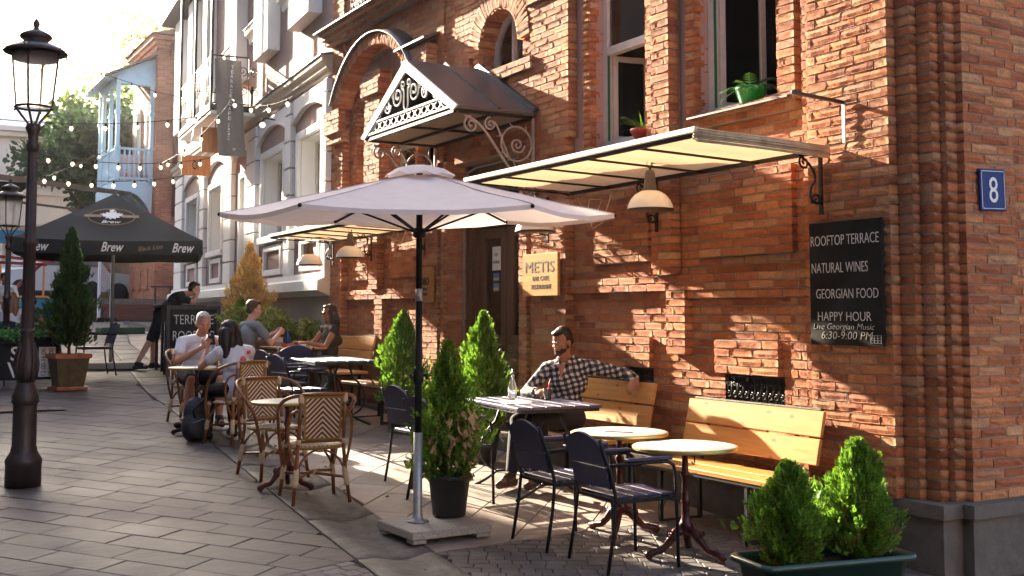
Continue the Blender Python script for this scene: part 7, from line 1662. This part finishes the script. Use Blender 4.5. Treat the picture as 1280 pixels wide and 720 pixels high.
# ------------------------------------------------------------ people: continuous bodies grown from limbs and fused by a voxel remesh
class Body:
    def __init__(s): s.m = MB()
    def cap(s, p0, r0, p1, r1, n=12, k=5):
        p0, p1 = Vector(p0), Vector(p1); d = p1-p0; L = d.length
        if L < 1e-5: return s.ell(p0, (r0, r0, r0))
        d.normalize(); pts = []; rs = []
        for i in range(k): a = PI/2*i/k; pts.append(p0-d*r0*math.cos(a)); rs.append(max(.0008, r0*math.sin(a)))
        pts += [p0, p0.lerp(p1, .5), p1]; rs += [r0, (r0+r1)/2, r1]
        for i in range(1, k+1): a = PI/2*i/k; pts.append(p1+d*r1*math.sin(a)); rs.append(max(.0008, r1*math.cos(a)))
        s.m.tube(pts, rs, n)
    def chain(s, pts, rs): [s.cap(a, r, b, q) for a, b, r, q in zip(pts, pts[1:], rs, rs[1:])]
    def ell(s, c, r, fr=None):
        k = MB(); k.ball((0, 0, 0), 1.0, 18); fr = fr or Matrix.Identity(3)
        X = Matrix.Translation(Vector(c)) @ fr.to_4x4() @ Matrix.Diagonal((r[0], r[1], r[2], 1))
        s.m.xf = X; s.m.add(k.v, k.f); s.m.xf = None
    def fuse(s, name, m, parent, vox=.01, smooth=2, base=(0, 0, 0), fac=.5):
        s.m.v = [tuple(Vector(v)-Vector(base)) for v in s.m.v]
        o = s.m.build('tmp', m, None); md = o.modifiers.new('r', 'REMESH'); md.mode = 'VOXEL'; md.voxel_size = vox; md.use_smooth_shade = True
        if smooth: sm = o.modifiers.new('s', 'SMOOTH'); sm.iterations = smooth; sm.factor = fac
        me = bpy.data.meshes.new_from_object(o.evaluated_get(bpy.context.evaluated_depsgraph_get())); me.name = name
        old = o.data; bpy.data.objects.remove(o); bpy.data.meshes.remove(old)
        if not me.materials: me.materials.append(M[m] if isinstance(m, str) else m)
        r = bpy.data.objects.new(name, me); COL.objects.link(r); r.parent = parent
        me.polygons.foreach_set('use_smooth', [True]*len(me.polygons)); return r
def frame(yaw, pitch=0, roll=0):
    """columns: right, forward, up; yaw measured from +Y towards +X (degrees); pitch + looks up"""
    return (Matrix.Rotation(-R(yaw), 3, 'Z') @ Matrix.Rotation(R(pitch), 3, 'X') @ Matrix.Rotation(R(roll), 3, 'Y'))
def hand(b, wrist, dirv, palm_n, side, curl=.5, sc=1.0):
    """palm plus five fingers; dirv = towards fingertips, palm_n = palm normal, side = +1/-1 thumb side"""
    d = Vector(dirv).normalized(); n = (Vector(palm_n)-d*Vector(palm_n).dot(d)).normalized(); t = d.cross(n)*side; w_ = Vector(wrist)
    fr = Matrix((t, d, n)).transposed(); b.ell(w_+d*.045*sc, (.040*sc, .052*sc, .017*sc), fr)
    for i, (o, l_, r_) in enumerate(((.030, .070, .0085), (.011, .079, .0088), (-.009, .073, .0084), (-.028, .056, .0075))):
        p = w_+d*.078*sc+t*o*sc; c1 = curl*(1+.15*i); segs = [.45, .32, .23]; a = 0; pts = [w_+d*.05*sc+t*o*.8*sc, p]
        for sg in segs: a += c1; p = p+(d*math.cos(a)+n*math.sin(a))*l_*sg*sc; pts.append(p)
        b.chain(pts, [.010*sc, r_*1.08*sc, r_*sc, r_*.92*sc, r_*.8*sc])
    p = w_+d*.02*sc+t*.028*sc; b.chain([p, p+(t*.7+d*.6+n*.25)*.034*sc, p+(t*.75+d*1.5+n*.6)*.040*sc], [.014*sc, .011*sc, .0085*sc])
def head(b, c, fr, sc=1.0, female=False):
    r, f, u = [fr @ Vector(v) for v in ((1, 0, 0), (0, 1, 0), (0, 0, 1))]; c = Vector(c); E = lambda o, q: b.ell(c+(r*o[0]+f*o[1]+u*o[2])*sc, [x*sc for x in q], fr)
    E((0, -.010, .035), (.074, .093, .083)); E((0, .018, -.025), (.062, .070, .085)); E((0, .048, -.072), (.036, .035, .034) if female else (.043, .037, .036))
    E((0, .083, .012), (.030, .012, .02)); E((0, .092, -.014), (.012, .014, .026)); E((0, .098, -.030), (.016, .014, .012)); E((0, .078, -.058), (.024, .014, .010)); E((0, .076, -.070), (.020, .013, .010))
    for s in (-1, 1): E((s*.046, .058, -.022), (.022, .022, .024)); E((s*.030, .074, .022), (.020, .012, .010)); E((s*.076, -.004, -.012), (.010, .018, .030))
def face(parent, c, fr, base, sc=1.0, hair='hairdark', brow=True):
    r, f, u = [fr @ Vector(v) for v in ((1, 0, 0), (0, 1, 0), (0, 0, 1))]; c = Vector(c)-Vector(base); q = lambda a, b_, d: c+(r*a+f*b_+u*d)*sc
    for s in (-1, 1):
        k = MB(); k.ball((0, 0, 0), .0090*sc, 12); o = k.build('eye', 'eyewhite', parent); o.location = q(s*.030, .0735, .008)
        k2 = MB(); k2.ball((0, 0, 0), .0062*sc, 10); e = k2.build('iris', 'black', o); e.location = f*.0062*sc
        if brow: k = MB(); k.tube([q(s*.014, .089, .026), q(s*.030, .088, .031), q(s*.046, .078, .025)], [.003, .0038, .002], 6); k.build('eyebrow', hair, parent)
    k = MB(); k.tube([q(-.022, .080, -.064), q(-.008, .0895, -.062), q(.008, .0895, -.062), q(.022, .080, -.064)], [.002, .0045, .0045, .002], 6); k.build('lips', 'lips', parent)
M['eyewhite'] = mat('eye_white', (.30, .27, .25), .3, var=0); M['lips'] = mat('lips', (.36, .12, .09), .45, var=.05)
def hair_cap(b, c, fr, sc=1.0, long_=0, vol=1.0, fringe=True):
    r, f, u = [fr @ Vector(v) for v in ((1, 0, 0), (0, 1, 0), (0, 0, 1))]; c = Vector(c); E = lambda o, q: b.ell(c+(r*o[0]+f*o[1]+u*o[2])*sc, [x*sc for x in q], fr)
    E((0, -.026, .056), (.080*vol, .086*vol, .078*vol)); E((0, -.050, .01), (.074, .062, .075)); E((0, .035, .092), (.055, .045*vol, .030*vol))
    for s in (-1, 1): E((s*.066, -.018, .030), (.016, .036, .045))
    if long_:
        for s in (-1, 0, 1): b.chain([c+(r*s*.055-f*.045-u*.0)*sc, c+(r*s*.075-f*.06-u*.12)*sc, c+(r*s*.07-f*.065-u*long_)*sc], [.06*sc, .055*sc, .035*sc])
        for s in (-1, 1): b.chain([c+(r*s*.066+f*.02+u*.03)*sc, c+(r*s*.080+f*.01-u*.08)*sc, c+(r*s*.085-f*.01-u*long_*.8)*sc], [.025*sc, .03*sc, .02*sc])
def person(label, J, yaw, skin, top, bottom, shoes, hair, hyaw, hpitch=0, hroll=0, vox=.01, female=False, sleeves=.6, longpants=True, hair_kw=None, sc=1.0, handspec=None, shirt_open=False, skirt=False):
    """J: hip, chest, neck, head, and per side L/R: shoulder, elbow, wrist, knee, ankle, toe"""
    V_ = {k_: Vector(v) for k_, v in J.items()}; base = (V_['hip'].x, V_['hip'].y, gz(V_['hip'].y))
    t = thing('person', label, 'person', base); fr = frame(yaw); hf = frame(hyaw, hpitch, hroll); g_ = .9 if female else 1.0
    r, f, u = [fr @ Vector(v) for v in ((1, 0, 0), (0, 1, 0), (0, 0, 1))]
    up = (V_['neck']-V_['hip']).normalized(); side = r; fwd = up.cross(side)*-1; TF = Matrix((side, fwd, up)).transposed()
    def torso(b, e, low=True):
        h, c, n = V_['hip'], V_['chest'], V_['neck']; mid = h.lerp(c, .45)
        b.ell(h, (.165*g_+e+(.01 if female else 0), .115+e, .12+e), TF); b.ell(mid, (.135*g_+e, .10+e, .13+e), TF); b.ell(c, (.160*g_+e, .112+e, .15+e), TF)
        if female:
            for s in (-1, 1): b.ell(c+side*s*.065+fwd*.075-up*.03, (.058+e, .05+e, .055+e), TF)
        for s, k_ in ((-1, 'L'), (1, 'R')): b.cap(n.lerp(c, .35), .07+e, V_['sh'+k_], .056*g_+e)
    def arm(b, k_, e, upto=2.0):
        S, E_, W_ = V_['sh'+k_], V_['el'+k_], V_['wr'+k_]; ra = .050*g_; rb = .039*g_; rc = .027*g_
        if upto <= 1: b.cap(S, ra+.004+e, S.lerp(E_, upto), ra-(ra-rb)*upto+e*1.6)
        else: b.cap(S, ra+.004+e, E_, rb+e); b.cap(E_, rb+e*1.1, E_.lerp(W_, upto-1), rb-(rb-rc)*(upto-1)+e*1.2)
    def leg(b, k_, e, upto=2.0):
        K, A = V_['kn'+k_], V_['an'+k_]; s = -1 if k_ == 'L' else 1; H = V_['hip']+side*s*.088
        if upto <= 1: b.cap(H, .088*g_+e, H.lerp(K, upto), .088*g_-.033*upto+e*1.5)
        else: b.cap(H, .088*g_+e, K, .057*g_+e); b.cap(K, .055*g_+e, K.lerp(A, .35), .054*g_+e); b.cap(K.lerp(A, .35), .054*g_+e, K.lerp(A, upto-1), .054*g_-.018*((upto-1-.35)/.65 if upto > 1.35 else 0)+e)
    b = Body(); torso(b, 0); b.chain([V_['neck']-up*.02, V_['head']-u*.06], [.058*g_, .052*g_]); head(b, V_['head'], hf, sc, female)
    for k_ in 'LR':
        arm(b, k_, 0); leg(b, k_, 0); A, T = V_['an'+k_], V_['to'+k_]; b.cap(A, .036, A.lerp(T, .9), .03)
        hs = (handspec or {}).get(k_, {}); E_, W_ = V_['el'+k_], V_['wr'+k_]; dflt = (W_-E_).normalized(); hand(b, W_, hs.get('dir', dflt), hs.get('n', (0, 0, -1)), hs.get('thumb', 1 if k_ == 'R' else -1), hs.get('curl', .45), .98*g_)
    b.fuse('body', skin, t, vox, 2, base, .35); face(t, V_['head'], hf, base, sc, hair)
    b = Body(); torso(b, .014)
    for k_ in 'LR': arm(b, k_, .012, sleeves) if sleeves > 0 else None
    shirt = b.fuse('shirt', top, t, vox, 3, base)
    if sleeves > 1: [None]
    b = Body(); b.ell(V_['hip'], (.172*g_, .125, .10), TF)
    for k_ in 'LR': leg(b, k_, .014, 1.93 if longpants is True else longpants)
    b.fuse('trousers' if longpants is True else 'shorts', bottom, t, vox, 3, base)
    for k_ in 'LR':
        A, T = V_['an'+k_], V_['to'+k_]; b = Body(); d = (T-A); dn = Vector((d.x, d.y, 0)).normalized(); z = min(A.z, T.z)-.012
        heel = Vector((A.x, A.y, min(A.z, T.z)+.0))-dn*.035; b.cap(heel, .040, T, .034); b.cap(A-Vector((0, 0, .01)), .045, A.lerp(T, .5), .040); b.fuse('shoe', shoes, t, .008, 2, base)
    if hair_kw is not None:
        b = Body(); hair_cap(b, V_['head'], hf, sc, **hair_kw); o = b.fuse('hair', hair, t, .008, 1, base)
        tx = bpy.data.textures.new('hairnoise', 'CLOUDS'); tx.noise_scale = .035; md = o.modifiers.new('d', 'DISPLACE'); md.texture = tx; md.strength = .005; md.mid_level = .5; md.texture_coords = 'LOCAL'
    return t, V_, hf, base
M['greytee'] = mat('grey_tshirt', (.20, .215, .24), .9, var=.06, bump=.3, bscale=14); M['blackcloth'] = mat('black_cloth', (.014, .013, .016), .9, var=.3, bump=.25, bscale=16)
M['whitecloth'] = mat('white_cloth', (.66, .66, .70), .9, var=.06, bump=.3, bscale=14); M['darkjean'] = mat('dark_trousers', (.030, .028, .035), .9, var=.2); M['brownshoe'] = mat('brown_leather', (.10, .05, .03), .5)
M['browndress'] = mat('dark_brown_top', (.045, .036, .034), .85, var=.2); M['jean'] = mat('blue_jeans', (.05, .075, .13), .85, var=.2); M['blackshoe'] = mat('black_shoe', (.012, .012, .013), .5)

# man in the plaid shirt
gzp = gz(8.25)
J = dict(hip=(5.30, 8.30, gzp+.55), chest=(5.32, 8.27, gzp+.86), neck=(5.29, 8.26, gzp+1.05), head=(5.235, 8.23, gzp+1.205),
         shL=(5.475, 8.09, gzp+.985), elL=(5.63, 7.86, gzp+.94), wrL=(5.60, 7.67, gzp+.90), shR=(5.20, 8.42, gzp+.965), elR=(5.04, 8.52, gzp+.76), wrR=(5.00, 8.27, gzp+.785),
         knL=(4.93, 8.10, gzp+.55), anL=(4.86, 8.02, gzp+.12), toL=(4.72, 7.96, gzp+.05), knR=(4.90, 8.42, gzp+.53), anR=(4.72, 8.22, gzp+.12), toR=(4.56, 8.14, gzp+.05))
t_, V_, hf, base = person('man in a black and white plaid shirt resting an arm on the bench back', J, 232, 'skin2', 'plaid', 'darkjean', 'brownshoe', 'hairdark', 258, -20, 2, vox=.0075, sleeves=1.86, hair_kw=dict(vol=.98),
       handspec={'L': dict(dir=(-.75, -.15, -.65), n=(-.5, .1, -.85), curl=.30, thumb=1), 'R': dict(dir=(0, -1, 0), n=(.4, 0, -.8), curl=.6)})
# beard shadow, collar, placket
k = MB(); u_ = Vector((0, 0, 1)); f_ = hf @ Vector((0, 1, 0)); r_ = hf @ Vector((1, 0, 0)); c_ = V_['head']-Vector(base)
b = Body(); b.ell(V_['head']+(f_*.050-u_*.078), (.040, .034, .026), hf)
for s in (-1, 1): b.ell(V_['head']+(r_*s*.040+f_*.030-u_*.055), (.021, .034, .030), hf); b.ell(V_['head']+(r_*s*.0615-f_*.0-u_*.03), (.007, .018, .032), hf)
b.ell(V_['head']+(f_*.086-u_*.048), (.024, .008, .005), hf)
b.fuse('beard', mat('stubble', (.045, .024, .017), .85, var=.3), t_, .006, 1, base)
nk = V_['neck']-Vector(base); fr = frame(232); R3 = fr @ Vector((1, 0, 0)); F3 = fr @ Vector((0, 1, 0))
for s in (-1, 1):
    k = MB(); p = nk+Vector((0, 0, .015)); a1 = p+R3*s*.065-F3*.02+Vector((0, 0, .03)); a2 = p+R3*s*.055+F3*.055+Vector((0, 0, .0)); a3 = p+R3*s*.030+F3*.095-Vector((0, 0, .045)); a4 = p+R3*s*.085+F3*.075-Vector((0, 0, .055)); a5 = p+R3*s*.09-F3*.01-Vector((0, 0, .005))
    k.add([a1, a2, a3, a4, a5, a1+R3*s*.008, a2+F3*.008, a3+F3*.01, a4+F3*.01, a5+R3*s*.008], [(0, 1, 2, 3, 4), (5, 9, 8, 7, 6), (0, 5, 6, 1), (1, 6, 7, 2), (2, 7, 8, 3), (3, 8, 9, 4), (4, 9, 5, 0)]); k.build('collar', 'plaid', t_)
k = MB(); k.add([nk+F3*.118+R3*.032-Vector((0, 0, .03)), nk+F3*.118-R3*.032-Vector((0, 0, .03)), nk+F3*.138-Vector((0, 0, .17)), nk+F3*.126-Vector((0, 0, .03))], [(0, 3, 2), (3, 1, 2)])
k.build('open_neck', 'skin2', t_)

# man in grey t-shirt, hands together over the table
gy = gz(14.7); J = dict(hip=(4.40, 14.72, gy+.54), chest=(4.44, 14.70, gy+.86), neck=(4.46, 14.69, gy+1.06), head=(4.50, 14.67, gy+1.205),
     shL=(4.44, 14.90, gy+.985), elL=(4.62, 14.86, gy+.78), wrL=(4.80, 14.66, gy+.90), shR=(4.50, 14.49, gy+.985), elR=(4.66, 14.42, gy+.76), wrR=(4.82, 14.55, gy+.90),
     knL=(4.82, 14.86, gy+.50), anL=(4.80, 14.88, gy+.10), toL=(4.94, 14.86, gy+.05), knR=(4.82, 14.58, gy+.50), anR=(4.72, 14.5, gy+.10), toR=(4.86, 14.48, gy+.05))
t_, V_, hf, base = person('man in a grey v-neck t-shirt and glasses sitting with his hands together', J, 98, 'skin3', 'greytee', 'blackcloth', 'blackshoe', 'hairbrown', 92, -6, 0, vox=.009, sleeves=.62, hair_kw=dict(vol=1.04), longpants=.95,
       handspec={'L': dict(dir=(.8, -.5, .2), n=(-.2, -.9, 0), curl=.6), 'R': dict(dir=(.8, .5, .2), n=(-.2, .9, 0), curl=.6)})
def glasses(t, V_, hf, base, m, dark=False):
    r_, f_, u_ = [hf @ Vector(v) for v in ((1, 0, 0), (0, 1, 0), (0, 0, 1))]; c_ = V_['head']-Vector(base)
    k = MB()
    for s in (-1, 1):
        k.tube([c_+r_*(s*.032+.022*math.cos(2*PI*i/14))+f_*.094+u_*(.008+.017*math.sin(2*PI*i/14)) for i in range(14)], .0022, 5, closed=True); k.tube([c_+r_*s*.054+f_*.092+u_*.012, c_+r_*s*.078+f_*.0+u_*.006], .0022, 5)
    k.tube([c_-r_*.010+f_*.096+u_*.01, c_+r_*.010+f_*.096+u_*.01], .002, 5); g = k.build('glasses', m, t)
    if dark:
        for s in (-1, 1): k = MB(); k.add([c_+r_*(s*.032+.021*math.cos(2*PI*i/14))+f_*.0945+u_*(.008+.016*math.sin(2*PI*i/14)) for i in range(14)], [tuple(range(14))]); k.build('lens', mat('dark_lens_%d' % s, (.01, .03, .03), .1), g)
glasses(t_, V_, hf, base, 'black')
# woman in black, sunglasses
gy = gz(14.3); J = dict(hip=(5.42, 14.32, gy+.54), chest=(5.44, 14.31, gy+.84), neck=(5.44, 14.30, gy+1.03), head=(5.41, 14.29, gy+1.17),
     shL=(5.43, 14.13, gy+.965), elL=(5.28, 14.08, gy+.74), wrL=(5.06, 14.2, gy+.79), shR=(5.43, 14.47, gy+.965), elR=(5.26, 14.52, gy+.76), wrR=(5.04, 14.45, gy+.79),
     knL=(5.0, 14.2, gy+.50), anL=(4.96, 14.12, gy+.10), toL=(4.83, 14.1, gy+.05), knR=(5.0, 14.42, gy+.5), anR=(5.02, 14.45, gy+.1), toR=(4.88, 14.45, gy+.05))
t_, V_, hf, base = person('woman in a dark sleeveless top and sunglasses sitting on the bench', J, 268, 'skin2', 'browndress', 'jean', 'blackshoe', 'hairdark', 268, -4, 0, vox=.009, female=True, sleeves=.12, hair_kw=dict(vol=1.0, long_=.24),
       handspec={'L': dict(dir=(-1, .1, .1), n=(0, .3, -1), curl=.5), 'R': dict(dir=(-1, -.1, .1), n=(0, -.3, -1), curl=.5)})
glasses(t_, V_, hf, base, 'black', True)

# grey haired man with phone
gy = gz(12.75); J = dict(hip=(3.27, 12.88, gy+.54), chest=(3.30, 12.86, gy+.82), neck=(3.32, 12.82, gy+1.00), head=(3.34, 12.77, gy+1.13),
     shL=(3.51, 12.80, gy+.92), elL=(3.56, 12.58, gy+.74), wrL=(3.42, 12.44, gy+.90), shR=(3.12, 12.82, gy+.92), elR=(3.02, 12.60, gy+.72), wrR=(3.26, 12.46, gy+.88),
     knL=(3.44, 12.42, gy+.52), anL=(3.42, 12.36, gy+.12), toL=(3.42, 12.22, gy+.05), knR=(3.12, 12.40, gy+.52), anR=(3.04, 12.26, gy+.12), toR=(2.92, 12.16, gy+.07))
t_, V_, hf, base = person('grey haired man in a white polo shirt and black shorts looking at his phone', J, 184, 'skin', 'whitecloth', 'blackcloth', 'blackshoe', 'hairgrey', 180, -16, 0, vox=.0085, sleeves=.55, longpants=.92, hair_kw=dict(vol=.98),
       handspec={'L': dict(dir=(-.5, -.2, .7), n=(-.6, .3, 0), curl=.35), 'R': dict(dir=(.55, -.2, .7), n=(0, .9, .2), curl=.5)})
ph_ = thing('phone', 'dark smartphone held up by the grey haired man', 'phone', (3.335, 12.40, gy+.965)); ph_.rotation_euler = (R(-20), 0, R(5)); k = MB(); k.bbox(-.036, .036, -.005, .005, -.07, .07, b=.004); k.build('case', 'black', ph_); k = MB(); k.bbox(-.030, -.008, -.008, -.005, .035, .06, b=.001); k.build('camera_lens', 'galv', ph_)
# dark haired woman, back to the camera
gy = gz(11.45); J = dict(hip=(3.33, 11.42, gy+.54), chest=(3.33, 11.46, gy+.80), neck=(3.31, 11.48, gy+.98), head=(3.27, 11.53, gy+1.10),
     shL=(3.16, 11.46, gy+.91), elL=(3.02, 11.60, gy+.76), wrL=(3.12, 11.78, gy+.93), shR=(3.49, 11.52, gy+.91), elR=(3.52, 11.72, gy+.76), wrR=(3.36, 11.86, gy+.76),
     knL=(3.16, 11.80, gy+.5), anL=(3.14, 11.74, gy+.1), toL=(3.12, 11.9, gy+.05), knR=(3.40, 11.84, gy+.5), anR=(3.42, 11.80, gy+.1), toR=(3.42, 11.95, gy+.05))
t_, V_, hf, base = person('dark haired woman in a white printed t-shirt seen from behind in a wicker chair', J, -14, 'skin', 'whitecloth', 'blackcloth', 'blackshoe', 'hairdark', -20, -8, 4, vox=.0085, female=True, sleeves=.5, hair_kw=dict(vol=1.06, long_=.25),
       handspec={'L': dict(dir=(.2, .2, 1), n=(.3, -.6, 0), curl=.5), 'R': dict(dir=(-.8, .3, 0), n=(0, 0, -1), curl=.3)})
k = MB(); c_ = V_['chest']-Vector(base); k.ball(tuple(c_+Vector((.045, -.117, .035))), .032, 10, sz=1.2); k.ball(tuple(c_+Vector((.11, -.095, .11))), .024, 10); tag(k.build('printed_fruit', mat('coral_print', (.75, .14, .14), .8), t_), kind='stuff')
# backpack
bk = thing('backpack', 'dark grey backpack standing on the ground beside the wicker chair', 'bag', gloc(2.98, 11.62), R(15)); b = Body()
b.ell((0, 0, .15), (.155, .11, .17)); b.ell((.01, .02, .28), (.13, .095, .17)); b.ell((-.02, -.085, .14), (.115, .05, .11)); b.fuse('bag_body', mat('dark_grey_nylon', (.032, .033, .040), .6, var=.25, bump=.4, bscale=12), bk, .012, 2)
k = MB(); k.tube([(-.08, -.13, .25), (-.11, -.14, .32), (-.03, -.15, .40), (.06, -.10, .45)], .014, 6); k.tube([(.09, .05, .43), (.12, .06, .52), (.05, .07, .50), (.02, .05, .44)], .012, 6); tag(k.build('strap', 'blackcloth', bk), kind='stuff'); k = MB(); k.tube([(-.10, -.125, .20), (0, -.15, .235), (.10, -.125, .20)], .004, 5); k.build('zip', 'galv', bk)
k = MB(); k.bbox(.03, .055, -.15, -.135, .20, .26, b=.004); k.build('blue_tag', mat('sky_blue_tag', (.08, .3, .6), .4), bk)

# man in black leaning on the high table
gy = gz(19.5); J = dict(hip=(4.36, 19.40, gy+.93), chest=(4.58, 19.32, gy+1.16), neck=(4.72, 19.28, gy+1.27), head=(4.86, 19.22, gy+1.34),
     shL=(4.66, 19.46, gy+1.22), elL=(4.80, 19.42, gy+1.12), wrL=(4.92, 19.26, gy+1.24), shR=(4.62, 19.12, gy+1.20), elR=(4.80, 19.05, gy+1.12), wrR=(4.90, 19.16, gy+1.24),
     knL=(4.28, 19.50, gy+.50), anL=(4.28, 19.6, gy+.10), toL=(4.42, 19.56, gy+.05), knR=(4.18, 19.32, gy+.50), anR=(3.98, 19.34, gy+.12), toR=(4.12, 19.28, gy+.05))
person('man in black t-shirt and shorts leaning on the high table with a phone', J, 100, 'skin3', 'blackcloth', 'blackcloth', 'blackshoe', 'hairdark', 110, -14, 0, vox=.011, sleeves=.6, longpants=.95, hair_kw=dict(vol=1.0),
       handspec={'L': dict(dir=(-.1, -.2, 1), n=(-.4, -.6, 0), curl=.7), 'R': dict(dir=(-.1, .2, 1), n=(-.4, .6, 0), curl=.7)})
# left cafe guests
gy = gz(19.4); J = dict(hip=(1.66, 19.35, gy+.54), chest=(1.66, 19.38, gy+.84), neck=(1.66, 19.38, gy+1.02), head=(1.68, 19.40, gy+1.15),
     shL=(1.49, 19.4, gy+.95), elL=(1.46, 19.58, gy+.78), wrL=(1.6, 19.75, gy+.78), shR=(1.84, 19.4, gy+.95), elR=(1.90, 19.58, gy+.76), wrR=(1.86, 19.78, gy+.78),
     knL=(1.56, 19.8, gy+.5), anL=(1.56, 19.85, gy+.1), toL=(1.56, 19.98, gy+.05), knR=(1.78, 19.8, gy+.5), anR=(1.78, 19.85, gy+.1), toR=(1.78, 19.98, gy+.05))
J = {k_: (v[0]+.36, v[1], v[2]) for k_, v in J.items()}
person('fair haired woman in a white shirt seen from behind at the left edge', J, 5, 'skin3', 'whitecloth', 'jean', 'blackshoe', 'hairblond', 12, -4, 0, vox=.011, female=True, sleeves=1.7, hair_kw=dict(vol=1.05, long_=.24))
gy = gz(20.5); J = dict(hip=(2.50, 20.6, gy+.52), chest=(2.42, 20.56, gy+.80), neck=(2.36, 20.54, gy+.97), head=(2.29, 20.50, gy+1.07),
     shL=(2.42, 20.37, gy+.90), elL=(2.52, 20.15, gy+.76), wrL=(2.30, 20.1, gy+.80), shR=(2.36, 20.73, gy+.90), elR=(2.28, 20.8, gy+.74), wrR=(2.12, 20.55, gy+.79),
     knL=(2.2, 20.4, gy+.5), anL=(2.2, 20.4, gy+.1), toL=(2.08, 20.36, gy+.05), knR=(2.16, 20.7, gy+.5), anR=(2.2, 20.7, gy+.1), toR=(2.06, 20.7, gy+.05))
J = {k_: (v[0]+.17, v[1], v[2]) for k_, v in J.items()}
person('man in a grey t-shirt bending over his plate at the left cafe table', J, 262, 'skin2', 'greytee', 'jean', 'blackshoe', 'hairdark', 262, -30, 0, vox=.011, sleeves=.6, hair_kw=dict(vol=1.0))
sc3 = copy_tree(c0); place(sc3, gloc(2.72, 20.6), R(178), 'dark chair under the man bending over his plate')
gy = gz(24); J = dict(hip=(2.42, 24.2, gy+.82), chest=(2.42, 24.2, gy+1.10), neck=(2.42, 24.19, gy+1.28), head=(2.42, 24.17, gy+1.41),
     shL=(2.58, 24.18, gy+1.22), elL=(2.64, 24.1, gy+.98), wrL=(2.52, 23.95, gy+.92), shR=(2.26, 24.2, gy+1.22), elR=(2.20, 24.12, gy+.98), wrR=(2.3, 23.96, gy+.95),
     knL=(2.5, 24.2, gy+.46), anL=(2.5, 24.22, gy+.1), toL=(2.52, 24.08, gy+.05), knR=(2.34, 24.2, gy+.46), anR=(2.34, 24.22, gy+.1), toR=(2.32, 24.08, gy+.05))
person('youngster in a white printed t-shirt standing by the blue cart', J, 178, 'skin2', 'whitecloth', 'jean', 'blackshoe', 'hairdark', 150, -12, 0, vox=.011, sleeves=.6, hair_kw=dict(vol=1.0), sc=.95)

# litter that gathers along the gutter and the wall
rg_ = np.random.default_rng(99); n = 170; yy_ = rg_.uniform(4.8, 15, n); xx_ = np.where(rg_.random(n) < .5, rg_.uniform(2.7, 3.5, n)+(yy_-6)*.07, rg_.uniform(3.3, 5.55, n)); P_ = np.stack([xx_, yy_, .046*yy_+.007], 1)
V, Fc = scatter(P_, np.stack([rg_.normal(size=n), rg_.normal(size=n), rg_.normal(size=n)*.08], 1), rg_.uniform(.015, .035, n), LEAF, rg_); o = fast_mesh('fallen_leaves', V, Fc, mat('dry_leaf', (.24, .14, .05), .8, island=.4), None); tag(o, kind='stuff')

# ------------------------------------------------------------ light haze in the evening air
hz = MB(); hz.box(-60, 40, -40, 78, -4.2, 24); hz = hz.build('haze', 'black'); hz.data.materials.clear()
hm = bpy.data.materials.new('haze_air'); hm.use_nodes = True; n_ = hm.node_tree.nodes; n_.remove(n_['Principled BSDF']); pv = n_.new('ShaderNodeVolumePrincipled'); pv.inputs['Density'].default_value = .0004; pv.inputs['Color'].default_value = (.95, .96, 1, 1); pv.inputs['Anisotropy'].default_value = .55
hm.node_tree.links.new(pv.outputs[0], n_['Material Output'].inputs['Volume']); hz.data.materials.append(hm); tag(hz, kind='stuff')
